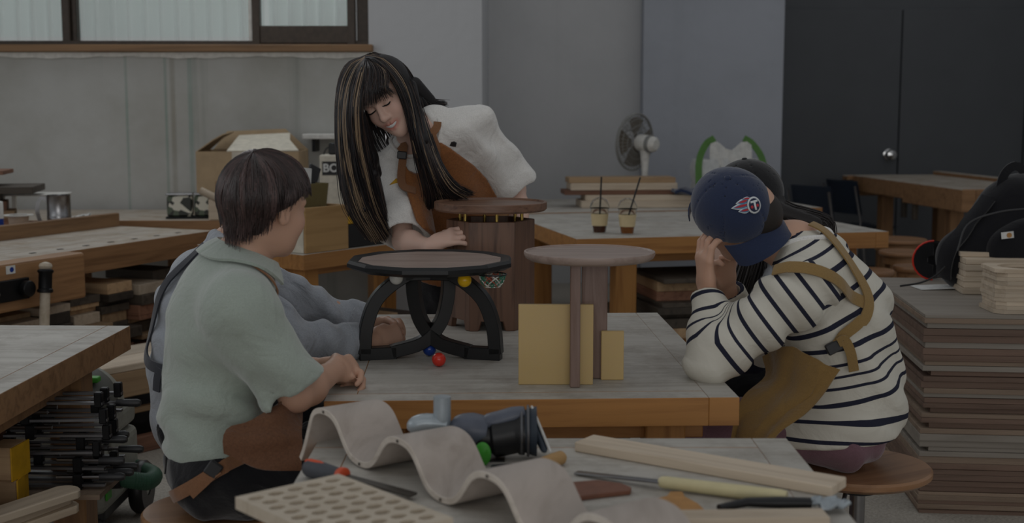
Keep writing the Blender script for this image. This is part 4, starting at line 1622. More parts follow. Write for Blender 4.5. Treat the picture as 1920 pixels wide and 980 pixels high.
rp = ring_panel().mesh('ring_cut_panel')
rp.materials.append(MATS['lumber_pale'])
fx0 = on(1853, 588, PZ)
zz = PZ + 0.0005
for i in range(11):
    o = bpy.data.objects.new('ring_cut_panel', rp)
    COL.objects.link(o)
    o.location = (fx0.x + 0.16 + rnd.uniform(-0.006, 0.006), fx0.y + 0.085 + rnd.uniform(-0.005, 0.005), zz + 0.007)
    o.rotation_euler = (0, 0, aS + 0.05 + rnd.uniform(-0.03, 0.03))
    tag(o, 'thin panel with round cut-out in the right edge stack, %s from bottom' % ORD[i], 'panel', 'ring cut panels on the plywood stack')
    zz += 0.0145


def backpack():
    c = at(1868, 445, 5.12)
    t = thing('backpack', 'black canvas backpack on the plywood stack', 'backpack', (c.x, c.y, PZ))
    zc = PZ
    X, Y0 = c.x, 5.12
    tl = Vector((0.16, 0, 1.0)).normalized()
    H_ = 0.46
    a = Vector((X - 0.02, Y0, zc + 0.10))
    b = Vector((X + 0.12, Y0, zc + 0.34))
    Rb = np.array([[1, 0, 0.0], [0, 1, 0], [0.0, 0, 1]])
    body = U(ell((X - 0.02, Y0, zc + 0.12), (0.22, 0.11, 0.155)), (ell((X + 0.13, Y0, zc + 0.22), (0.25, 0.12, 0.22)), 0.08), (ell((X + 0.10, Y0, zc + 0.33), (0.15, 0.09, 0.12)), 0.08),
             (ell((X + 0.28, Y0, zc + 0.15), (0.2, 0.11, 0.16)), 0.08))
    body = wrinkle(body, 0.006, 17, 3)
    body2 = cut(body, plane((0, 0, zc + 0.001), (0, 0, 1)), 0.01)
    sdf_obj('bag_body', body2, (X - 0.32, Y0 - 0.2, zc - 0.02), (X + 0.6, Y0 + 0.2, zc + 0.56), 0.009, 'backpack_black', t)
    pk_ = both(grow(body, 0.03), ell((X + 0.16, Y0 - 0.10, zc + 0.16), (0.24, 0.10, 0.15)))
    sdf_obj('front_pocket', cut(pk_, plane((0, 0, zc + 0.002), (0, 0, 1)), 0.006), (X - 0.2, Y0 - 0.3, zc - 0.02), (X + 0.5, Y0 + 0.1, zc + 0.45), 0.009, 'backpack_black', t)
    org = Vector((c.x, c.y, PZ))

    def P(px, py, dy):
        return at(px, py, Y0 + dy)
    strap('shoulder_strap', body, [P(1850, 365, -0.07), P(1812, 395, -0.09), P(1785, 440, -0.09), P(1768, 490, -0.07), P(1762, 528, -0.05)], 0.065, 0.012, 'backpack_black', t, off=0.012)
    h = MB().bar([x - org for x in bez([P(1872, 362, -0.03), P(1884, 325, -0.03), P(1905, 311, -0.02), P(1925, 330, 0.0), P(1936, 366, 0.02)], 20)], 0.035, 0.008, (0, 1, 0), smooth=True)
    h.build('handle', 'backpack_black', t)
    MB().tube([x - org for x in bez([P(1795, 470, -0.16), P(1815, 420, -0.15), P(1870, 398, -0.16), P(1935, 390, -0.17)], 20)], 0.004, 6).build('zip_seam', 'dark_plastic', t)
    # patch with the orange swirl
    pm = project(lambda Q: np.minimum(body(Q), pk_(Q)), [P(1893, 439, -0.2)], 0.004)[0]
    pv = Vector(pm) - org
    R_ = Matrix.Rotation(-0.12, 3, 'Y')
    pa = MB().box(pv, (0.048, 0.003, 0.026), R=R_).build('logo_patch', 'paper', t)
    MB().lathe([(0, 0), (0.010, 0), (0.010, 0.0015), (0, 0.0015)], 14, pv + Vector((0.006, -0.0018, 0)), Matrix.Rotation(PI / 2, 3, 'X')).build('logo_mark', 'leather_tan', pa)
    MB().tube([x - org for x in bez([P(1772, 500, -0.1), P(1752, 518, -0.13), P(1725, 530, -0.18), P(1688, 536, -0.2)], 20)], 0.004, 6).build('cord', 'black_plastic', t)


backpack()
k_ = on(1735, 525, PZ)
t = thing('baseball_cap', 'black cap with a red brim edge leaning on the backpack', 'cap', (k_.x, k_.y, PZ + 0.0005))
rows = []
for i in range(9):
    a = -0.15 + (PI / 2 + 0.3) * i / 8
    rows.append([(-0.045 + 0.015 * j + 0.05 * (1 - math.cos(a)) * 1.0 - (0.07 * math.cos(a * 0.9) - 0.07), 0.02 - 0.03 * j, 0.0) for j in range(4)])
# brim: a curved plate standing on its edge, crown behind it
br = []
rim = []
for i in range(13):
    a = PI * i / 12
    row = []
    for j in range(5):
        r = 0.02 + 0.06 * j / 4
        row.append((0.03 - r * math.sin(a) * 1.0, 0.05 * math.sin(a) * 0.4, 0.084 - r * math.cos(a) * 1.03))
    br.append(row)
    rim.append(row[-1])
MB().sheet(br, 0.004).build('brim', 'black_cap', t)
MB().tube(rim, 0.004, 8).build('brim_edge', 'ball_red', t)
cr = [[(0.03 + 0.10 * math.sin(b_a), 0.085 * math.cos(b_a) * math.sin(a_a) * 0.6 + 0.02, 0.084 - 0.08 * math.cos(b_a) * math.cos(a_a)) for b_a in np.linspace(0, PI / 2, 8)] for a_a in np.linspace(0, PI, 13)]
MB().sheet(cr, 0.004).build('crown', 'black_cap', t)
pp = on(1735, 538, PZ)
po = MB().sheet([[(-0.1, -0.06, 0.002), (-0.1, 0.06, 0.002)], [(0.02, -0.065, 0.006), (0.02, 0.055, 0.006)], [(0.12, -0.06, 0.003), (0.12, 0.06, 0.003)]], 0.0015).build('paper_sheet', 'paper', None, (pp.x + 0.05, pp.y - 0.02, PZ), 0.1)
tag(po, 'white paper sheet lying before the backpack', 'paper')

# ================================================================ three small tables on the main table
def hex_table():
    s = 0.142
    ap = s * math.cos(PI / 6)
    rz = math.radians(3)
    fm = on(919, 621, TZ)
    cx, cy = fm.x + ap * math.sin(rz) * 0, fm.y + ap
    h = at(924, 417, fm.y).z - TZ
    t = thing('side_table', 'hexagonal walnut side table with a raised round top', 'table', (cx, cy, TZ + 0.0005), rz, 'handmade side tables')
    th = 0.016
    for k in range(6):
        a = -PI / 2 + k * PI / 3
        n = Vector((math.cos(a), math.sin(a), 0))
        u = Vector((-math.sin(a), math.cos(a), 0))
        o2 = s / 2
        i2 = (ap - th) * math.tan(PI / 6)
        f = 0.03
        prof = [(-1, 0), (-0.62, 0), (-0.5, f), (0.5, f), (0.62, 0), (1, 0), (1, h), (-1, h)]
        vs = [u * (x * o2) + n * ap + Vector((0, 0, z_)) for x, z_ in prof] + [u * (x * i2) + n * (ap - th) + Vector((0, 0, z_)) for x, z_ in prof]
        m = len(prof)
        fs = [tuple(range(m)), tuple(range(2 * m - 1, m - 1, -1))] + [(i, (i + 1) % m, m + (i + 1) % m, m + i) for i in range(m)]
        MB().add(vs, fs).build('side_panel', 'walnut_v', t, bevel=0.0015)
    MB().prism(circ(6, (s - 0.02) * 0.985, (0, 0), 0), h - 0.05, h - 0.035).build('inner_tray', 'black_paint', t)
    zt_ = at(919, 381, cy).z - TZ
    R = 106 / 2400 * cy * 1.0
    MB().lathe([(0, zt_ - 0.02), (R - 0.006, zt_ - 0.022), (R, zt_ - 0.016), (R, zt_ + 0.004), (R - 0.002, zt_ + 0.006), (R - 0.008, zt_ + 0.006), (R - 0.012, zt_), (0, zt_)], 72).build('round_top', 'walnut', t)
    for k in range(6):
        a = PI / 2 + k * PI / 3 + 0.15
        x, y = 0.105 * math.cos(a), 0.105 * math.sin(a)
        MB().lathe([(0, h - 0.04), (0.0055, h - 0.04), (0.0055, zt_ - 0.026), (0.010, zt_ - 0.024), (0.010, zt_ - 0.0215), (0, zt_ - 0.0215)], 14, (x, y, 0)).build('brass_pin', 'brass', t)


hex_table()


def black_table():
    c = on(808, 677, TZ)
    cy = 3.56
    cx = (806 - 960) / 2400 * cy
    t = thing('side_table', 'black twelve-sided side table with crossed arch legs', 'table', (cx, cy, TZ + 0.0005), 0, 'handmade side tables')
    zt_ = at(806, 487, cy).z - TZ
    R = 158 / 2400 * cy
    th = 0.023
    a0 = PI / 12
    # rim as twelve black staves
    for k in range(12):
        a, b = a0 + k * PI / 6, a0 + (k + 1) * PI / 6
        def q(r, an, z_):
            return Vector((r * math.cos(an), r * math.sin(an), z_))
        vs = [q(R, a, zt_ - 0.003), q(R, b, zt_ - 0.003), q(R - 0.006, b, zt_ + 0.005), q(R - 0.006, a, zt_ + 0.005), q(R - 0.03, b, zt_ + 0.002), q(R - 0.03, a, zt_ + 0.002),
              q(R, a, zt_ - 0.013), q(R, b, zt_ - 0.013), q(R - 0.02, b, zt_ - th), q(R - 0.02, a, zt_ - th), q(R - 0.05, b, zt_ - th), q(R - 0.05, a, zt_ - th)]
        fs = [(0, 1, 2, 3), (3, 2, 4, 5), (6, 7, 1, 0), (9, 8, 7, 6), (11, 10, 8, 9), (5, 4, 10, 11), (0, 3, 5, 11, 9, 6), (1, 7, 8, 10, 4, 2)]
        MB().add(vs, fs).build('rim_stave', 'black_paint', t)
    MB().prism(circ(12, R - 0.031, (0, 0), a0), zt_ - 0.02, zt_ + 0.001).build('inlay_top', 'walnut_pale_top', t)
    H_ = zt_ - th - 0.001

    def frame(sgn, rz):
        d = Vector((math.cos(rz), math.sin(rz), 0))
        nn = Vector((-d.y, d.x, 0))

        def g(u, z_):
            return d * (u * sgn) + Vector((0, 0, z_))
        outer = bez([g(0.190, 0.016), g(0.183, 0.09), g(0.158, 0.16), (g(0.115, 0.205)), g(0.055, H_ - 0.008)], 18)
        inner = bez([g(-0.052, H_ - 0.006), g(-0.047, 0.165), g(-0.026, 0.095), g(0.025, 0.042), g(0.115, 0.018)], 22)
        foot = [g(0.10, 0.016), g(0.15, 0.016), g(0.204, 0.016)]
        top = [g(-0.062, H_ - 0.014), g(0.0, H_ - 0.014), g(0.075, H_ - 0.014)]
        for nm, p in (('arch_leg', outer), ('arch_leg', inner), ('foot', foot), ('top_bar', top)):
            MB().bar(p, 0.036, 0.036, nn.cross((p[1] - p[0]).normalized()) if False else nn, smooth=nm == 'arch_leg').build(nm, 'black_paint', t, bevel=0.002)
    frame(1, math.radians(-14))
    frame(-1, math.radians(14))
    # ball basket of knotted cord under the right edge
    nb_ = bpy.data.objects.new('net_basket', None)
    COL.objects.link(nb_)
    nb_.parent = t
    bc = at(923, 505, cy - 0.12) - Vector((cx, cy, TZ))
    bc.z = zt_ - th - 0.0155
    nb_.location = bc
    mats_ = ['net_green', 'net_white', 'net_green', 'net_red', 'net_white', 'net_green']
    n = 12
    levels = [(0.037, 0.012), (0.034, 0.002), (0.03, -0.009), (0.022, -0.02)]
    MB().tube([(0.038 * math.cos(a), 0.038 * math.sin(a), 0.013) for a in np.linspace(0, 2 * PI, 24, endpoint=False)], 0.0022, 6, closed=True).build('ring', 'black_paint', nb_)
    for k in range(n):
        for sg in (1, -1):
            pts = []
            for j, (r, z_) in enumerate(levels):
                a = 2 * PI * (k + sg * j * 0.75) / n
                pts.append((r * math.cos(a), r * math.sin(a), z_))
            MB().tube(pts, 0.0017, 5).build('cord', mats_[(k + (sg > 0)) % 6], nb_)
    MB().tube([(0.022 * math.cos(a), 0.022 * math.sin(a), -0.02) for a in np.linspace(0, 2 * PI, 18, endpoint=False)], 0.0013, 6, closed=True).build('ring', 'net_white', nb_)
    return cx, cy, TZ + zt_ - th


bx_, by_, bz_ = black_table()


def ball(p, r, mat, lab):
    o = MB().lathe([(r * math.sin(a), -r * math.cos(a)) for a in np.linspace(0, PI, 20)], 32).build('ball', mat, None, p)
    return tag(o, lab, 'ball', 'coloured wooden balls')


pr = on(823, 687, TZ)
ball((pr.x, pr.y, TZ + 0.0195), 0.019, 'ball_red', 'red ball on the table before the black table')
pq = on(804, 671, TZ)
ball((pq.x, pq.y + 0.03, TZ + 0.0195), 0.019, 'ball_blue', 'blue ball behind the red ball')
py_ = at(871, 515, 3.45)
py_.z = bz_ - 0.0195
ball(py_, 0.019, 'ball_yellow', 'yellow ball tucked under the black table top')
pw_ = at(743, 519, 3.50)
pw_.z = bz_ - 0.0195
ball(pw_, 0.019, 'ball_white', 'white ball tucked under the black table top')

m_, nt_, b_ = _new('amber_acrylic')
b_.inputs['Base Color'].default_value = srgb('cbb07a')
b_.inputs['Roughness'].default_value = 0.35
b_.inputs['Subsurface Weight'].default_value = 0.5
b_.inputs['Subsurface Radius'].default_value = (0.05, 0.035, 0.012)


def walnut_table():
    cy = 3.24
    cx = (1106 - 960) / 2400 * cy
    t = thing('side_table', 'round walnut side table with amber acrylic panels', 'table', (cx, cy, TZ + 0.0005), 0, 'handmade side tables')
    zt_ = at(1106, 473, cy).z - TZ
    R = 124 / 2400 * cy
    MB().lathe([(0, zt_ - 0.017), (R - 0.014, zt_ - 0.018), (R - 0.004, zt_ - 0.012), (R, zt_ - 0.003), (R - 0.001, zt_ + 0.003), (R - 0.006, zt_ + 0.004), (R - 0.009, zt_), (0, zt_)], 80).build('round_top', 'walnut_pale_top', t)

    def vbox(nm, x0, x1, y, dep, zb, ztop, mat, bv=0.002):
        Yw = cy + y
        MB().box((((x0 + x1) / 2 - 960) / 2400 * Yw * 1.003 - cx, y, (zb + ztop) / 2), ((x1 - x0) / 2400 * Yw, dep, ztop - zb)).build(nm, mat, t, bevel=bv)
    vbox('post', 1070, 1089, -0.075, 0.03, 0, zt_ - 0.018, 'walnut_pale')
    vbox('post', 1092, 1140, 0.03, 0.024, 0, zt_ - 0.018, 'walnut_pale')
    za = at(1000, 570, cy - 0.045).z - TZ
    zb_ = at(1150, 621, cy + 0.0).z - TZ
    vbox('acrylic_panel', 972, 1114, -0.048, 0.014, 0, za, 'amber_acrylic', 0.0015)
    vbox('acrylic_panel', 1129, 1172, 0.008, 0.014, 0, zb_, 'amber_acrylic', 0.0015)
    vbox('acrylic_block', 1110, 1139, 0.008, 0.014, zt_ - 0.034, zt_ - 0.0185, 'amber_acrylic', 0.001)


walnut_table()

# ================================================================ foreground table
def wave_ply():
    e = Vector((0.60, -0.80, 0))
    p = Vector((0.80, 0.60, 0))
    f0 = on(607, 772, TZ + 0.084)
    t = thing('bent_plywood', 'wavy strip of bent plywood across the foreground table', 'bent wood', (f0.x, f0.y, TZ))
    per = 0.285
    th = 0.0125
    S_ = np.linspace(-0.108, 0.93, 150)

    def zf(s_):
        c = math.cos(2 * PI * s_ / per)
        c = math.tanh(1.25 * c) / math.tanh(1.25)
        if s_ < 0:
            return 0.008 + 0.038 * (1 + c) - max(0, -s_ - 0.05) * 0.9
        return 0.008 + 0.038 * (1 + c)
    rows = []
    for s_ in S_:
        b = e * s_
        rows.append([Vector((b.x, b.y, zf(s_))) + p * x for x in np.linspace(0.0, 0.135, 5)])
    o = MB().sheet(rows, th, emi=1).build('strip', ['bent_ply', 'bent_ply_edge'], t, bevel=0.0012)
    zo = 0.0008
    # little dowel plugs on the front edge
    for s_ in (0.0, per / 2, per, per * 1.5, per * 2):
        q = e * s_
        q = Vector((q.x, q.y, zf(s_))) + p * (-0.0012) + Vector((0, 0, -(zo - 0.0008)))
        MB().lathe([(0, 0), (0.003, 0), (0.003, 0.001), (0, 0.001)], 10, q, Vector((-0.8, -0.6, 0)).to_track_quat('Z', 'Y').to_matrix()).build('plug', 'lumber_dark', t)


wave_ply()


def hole_board():
    a = Vector((0.66, -0.75, 0)).normalized()
    b = Vector((0.75, 0.66, 0)).normalized()
    z = TZ + 0.052
    p0 = on(441, 931, z)
    nu, nv, cu, cv, T = 9, 5, 0.0335, 0.038, 0.021
    t = thing('slotted_board', 'pale board with rows of slotted holes', 'board', (p0.x, p0.y, z - T))
    mb = MB()
    mu, mv = 0.012, 0.008

    def q(u, v, zz_):
        return a * u + b * v + Vector((0, 0, zz_))
    for i in range(nu):
        for j in range(nv):
            u0, v0 = mu + i * cu, mv + j * cv
            off = 0.25 * cv * (1 if i % 2 else -1) * 0.4
            out = [(0, 0), (0.5, 0), (1, 0), (1, 0.5), (1, 1), (0.5, 1), (0, 1), (0, 0.5)]
            inn = []
            for k in range(8):
                an = -PI * 0.75 + k * PI / 4
                inn.append((0.5 + 0.29 * math.cos(an) * (1.1 if abs(math.cos(an)) > 0.3 else 1), 0.5 + off / cv + 0.40 * math.sin(an)))
            O = [(u0 + x * cu, v0 + y * cv) for x, y in out]
            I = [(u0 + x * cu, v0 + y * cv) for x, y in inn]
            vs = [q(x, y, T) for x, y in O] + [q(x, y, T) for x, y in I] + [q(x, y, 0) for x, y in O] + [q(x, y, 0) for x, y in I]
            fs = []
            for k in range(8):
                k2 = (k + 1) % 8
                fs += [(k, k2, 8 + k2, 8 + k), (8 + k, 8 + k2, 24 + k2, 24 + k), (16 + k2, 16 + k, 24 + k, 24 + k2)]
            mb.add(vs, fs)
    Lu, Lv = 2 * mu + nu * cu, 2 * mv + nv * cv
    for (u0, u1, v0, v1) in ((0, mu, 0, Lv), (Lu - mu, Lu, 0, Lv), (mu, Lu - mu, 0, mv), (mu, Lu - mu, Lv - mv, Lv)):
        vs = [q(u, v, zz_) for zz_ in (0, T) for u, v in ((u0, v0), (u1, v0), (u1, v1), (u0, v1))]
        mb.add(vs, [(3, 2, 1, 0), (4, 5, 6, 7), (0, 1, 5, 4), (1, 2, 6, 5), (2, 3, 7, 6), (3, 0, 4, 7)])
    o = mb.build('board', 'maple', t)
    # block that carries its inner end on the table
    bl = board(0.20, 0.07, 0.030, 'maple', (p0.x + 0.20, p0.y - 0.02, TZ + 0.0155), math.atan2(b.y, b.x), 'pale block propping up the slotted board', None)


hole_board()


def rasp():
    p0 = on(572, 874, TZ + 0.02)
    p1 = on(648, 892, TZ + 0.02)
    p2 = on(776, 928, TZ + 0.01)
    t = thing('rasp', 'hand rasp with a grey and orange handle', 'rasp', (p0.x, p0.y, TZ + 0.0005))
    L0 = Vector((p0.x, p0.y, TZ + 0.0005))
    a, b, c = (Vector((p.x, p.y, TZ + 0.0185)) - L0 for p in (p0, p1, p2))
    c.z = 0.010
    ax = (b - a)
    MB().tube([a + ax * x for x in (0, 0.04, 0.12, 0.4, 0.65, 0.85)], [0.006, 0.013, 0.017, 0.0175, 0.0155, 0.0135], 20).build('grip', plain('grip_grey', '4a4c52', 0.6), t)
    MB().tube([a + ax * x for x in (0.84, 0.88, 0.97, 1.0)], [0.014, 0.0165, 0.0165, 0.011], 20).build('collar', 'orange_plastic', t)
    top = [a + ax * x + Vector((0, 0, 0.0125)) for x in (0.03, 0.15, 0.35, 0.5)]
    MB().tube(top, [0.004, 0.007, 0.007, 0.004], 10).build('grip_inlay', 'orange_plastic', t)
    MB().bar([b, b + (c - b) * 0.12, c], 0.022, 0.005, (0, 0, 1)).build('blade', plain('file_steel', '57524c', 0.5, metal=0.7), t, bevel=0.001)


rasp()


def sander():
    Yc = 2.50
    c = at(930, 815, Yc)
    t = thing('sander', 'black and green electric detail sander lying on its side', 'sander', (c.x, c.y, TZ + 0.0005))
    org = Vector((c.x, c.y, TZ + 0.0005))

    def P(px, py, dy=0):
        return at(px, py, Yc + dy) - org
    ax = [P(868, 812), P(905, 820), P(935, 818), P(965, 812), P(985, 812)]
    MB().tube(bez(ax, 20), [0.028 + 0.0 * i for i in range(4)] + [0.032] * 4 + [0.040] * 8 + [0.043] * 4, 28).build('motor_body', 'black_plastic', t)
    MB().tube(bez([P(845, 808), P(862, 806), P(885, 806), P(912, 810)], 10), [0.016, 0.022, 0.028, 0.031, 0.033, 0.034, 0.035, 0.034, 0.033, 0.03], 24).build('rear_cover', plain('sander_blue_grey', '565b68', 0.4), t)
    top = bez([P(905, 792), P(935, 786), P(962, 778), P(985, 772)], 10)
    MB().tube(top, [0.016, 0.022, 0.024, 0.024, 0.024, 0.024, 0.024, 0.022, 0.02, 0.016], 18, flat=0.7).build('top_grip', 'sander_blue_grey', t)
    for k, x in enumerate((978, 990)):
        q = P(x, 808 - k)
        ring = [q + Vector((0, math.cos(a) * (0.045 + 0.004 * k), math.sin(a) * (0.045 + 0.004 * k))) for a in np.linspace(0, 2 * PI, 28, endpoint=False)]
        MB().tube(ring, 0.0028, 8, closed=True).build('bellows_ring', 'dull_steel', t)
    q = P(995, 808)
    MB().tube([q + Vector((-0.012, 0, 0)), q, q + Vector((0.012, 0, 0.0))], [0.042, 0.047, 0.05], 28).build('pad_neck', plain('pad_dark', '2a3440', 0.5), t)
    nd = Vector((0.9, 0.1, 0.35)).normalized()
    Rp = nd.to_track_quat('Z', 'Y').to_matrix()
    q = P(1008, 813)
    MB().lathe([(0, -0.008), (0.055, -0.008), (0.058, 0.0), (0.058, 0.006), (0, 0.006)], 3, q, Rp @ Matrix.Rotation(PI / 2, 3, 'Z'), smooth=False).build('sanding_pad', 'pad_dark', t, bevel=0.014, seg=3)
    MB().lathe([(0, 0.0065), (0.06, 0.0065), (0.06, 0.012), (0, 0.012)], 3, q, Rp @ Matrix.Rotation(PI / 2, 3, 'Z'), smooth=False).build('sandpaper', 'paper', t, bevel=0.005, seg=2)
    MB().lathe([(0, 0), (0.016, 0), (0.017, 0.006), (0.013, 0.01), (0, 0.01)], 24, P(906, 850, -0.045), Vector((-0.2, -1, 0.1)).to_track_quat('Z', 'Y').to_matrix(), squash=(1.0, 1.4)).build('green_cap', 'green_plastic', t)
    # dust hood and upright extraction stub
    MB().tube(bez([P(768, 806), P(780, 796), P(800, 791), P(838, 795)], 10), [0.010, 0.017, 0.02, 0.022, 0.022, 0.022, 0.022, 0.022, 0.02, 0.018], 20, flat=0.8).build('dust_hood', 'foil', t)
    MB().tube([P(829, 800), P(829, 743)], 0.0175, 24).build('extraction_stub', 'foil', t)
    MB().tube(bez([P(838, 800), P(850, 802), P(862, 806)], 6), 0.009, 12).build('joint', 'black_plastic', t)
    MB().box(P(900, 862) * 1.0, (0.10, 0.05, 0.012)).build('rest_foot', 'black_plastic', t)


sander()


def wood_chisel():
    a, b = on(920, 872, TZ + 0.008), on(1012, 868, TZ + 0.015)
    c = on(1056, 857, TZ + 0.014)
    t = thing('chisel', 'steel scraper with a short wooden handle under the sander', 'chisel', (a.x, a.y, TZ + 0.0005))
    L0 = Vector((a.x, a.y, TZ + 0.0005))
    A_, B_, C_ = Vector((0, 0, 0.004)), b - L0, c - L0
    B_.z = 0.012
    C_.z = 0.0145
    MB().bar([A_, A_ + (B_ - A_) * 0.8, B_], 0.022, 0.005, (0, 0, 1)).build('blade', 'dull_steel', t, bevel=0.001)
    MB().tube([B_ + (C_ - B_) * x for x in (-0.05, 0.05, 0.5, 0.92, 1.0)], [0.008, 0.012, 0.0138, 0.0138, 0.010], 18).build('handle', 'crate_ply', t)


wood_chisel()
# long plank
a, b = on(1078, 846, TZ), on(1560, 932, TZ)
mid = (a + b) / 2
an = math.atan2(b.y - a.y, b.x - a.x)
off = Vector((-math.sin(an), math.cos(an), 0)) * 0.035
board((b - a).length, 0.075, 0.02, 'lumber_pale', (mid.x + off.x, mid.y + off.y, TZ + 0.0105), an, 'long pale plank lying diagonally on the foreground table', None).name = 'plank'


def yellow_chisel():
    a, b, c = on(1080, 880, TZ + 0.01), on(1240, 903, TZ + 0.014), on(1475, 932, TZ + 0.014)
    t = thing('chisel', 'paring chisel with a long cream handle', 'chisel', (a.x, a.y, TZ + 0.0005))
    L0 = Vector((a.x, a.y, TZ + 0.0005))
    B_, C_ = b - L0, c - L0
    B_.z = C_.z = 0.0135
    A_ = Vector((0, 0, 0.004))
    MB().bar([A_, A_ + (B_ - A_) * 0.08, B_], 0.018, 0.004, (0, 0, 1)).build('blade', 'steel', t, bevel=0.001)
    MB().tube([B_ + (C_ - B_) * x for x in (-0.02, 0.0, 0.03, 0.5, 0.96, 1.0)], [0.007, 0.0105, 0.0115, 0.0125, 0.013, 0.0115], 22).build('handle', 'chisel_handle', t)


yellow_chisel()


def flat_shape(pts, th, mat, name, label, cat):
    P_ = [on(x, y, TZ) for x, y in pts]
    c = sum(P_, Vector()) / len(P_)
    o = MB().prism([(p.x - c.x, p.y - c.y) for p in P_], 0, th).build(name, mat, None, (c.x, c.y, TZ + 0.0005), bevel=0.0015)
    return tag(o, label, cat)


flat_shape([(1068, 912), (1120, 908), (1165, 914), (1184, 922), (1182, 928), (1130, 934), (1075, 941), (1060, 925)], 0.009, 'leather_brown', 'leather_offcut', 'dark brown leather offcut beside the wavy plywood', 'leather')
flat_shape([(1212, 946), (1250, 937), (1256, 929), (1280, 929), (1284, 938), (1310, 952), (1322, 964), (1300, 966), (1245, 968)], 0.008, 'leather_tan', 'leather_offcut', 'tan leather offcut with a small tab', 'leather')


def brush():
    a, b, c = on(1348, 963, TZ), on(1400, 955, TZ), on(1520, 956, TZ)
    t = thing('brush', 'black handled tool with a crumpled pale wrap', 'tool', (a.x, a.y, TZ + 0.0005))
    L0 = Vector((a.x, a.y, TZ + 0.0005))
    B_, C_ = b - L0, c - L0
    B_.z = C_.z = 0.013
    MB().tube([Vector((0, 0, 0.010)), B_, (B_ + C_) / 2, C_], [0.008, 0.010, 0.0125, 0.011], 14, flat=0.8).build('handle', 'black_plastic', t)
    rows = []
    D = on(1588, 958, TZ) - L0
    for i in range(8):
        k = i / 7
        p = C_ + (D - C_) * k * 1.0
        rows.append([Vector((p.x + 0.004 * math.sin(i * 2 + j), p.y + (j - 2) * (0.006 + 0.008 * math.sin(PI * min(1, k * 1.1))), 0.008 + 0.006 * math.sin(i * 1.9 + j * 1.3) + 0.006)) for j in range(5)])
    MB().sheet(rows, 0.004).build('wrap', 'foil', t)


brush()
a, b = on(1235, 985, TZ), on(1548, 981, TZ)
mid = (a + b) / 2
board((b - a).length, 0.05, 0.02, 'lumber_pale', (mid.x, mid.y - 0.003, TZ + 0.0105), math.atan2(b.y - a.y, b.x - a.x), 'pale batten along the bottom edge of the picture', None).name = 'batten'


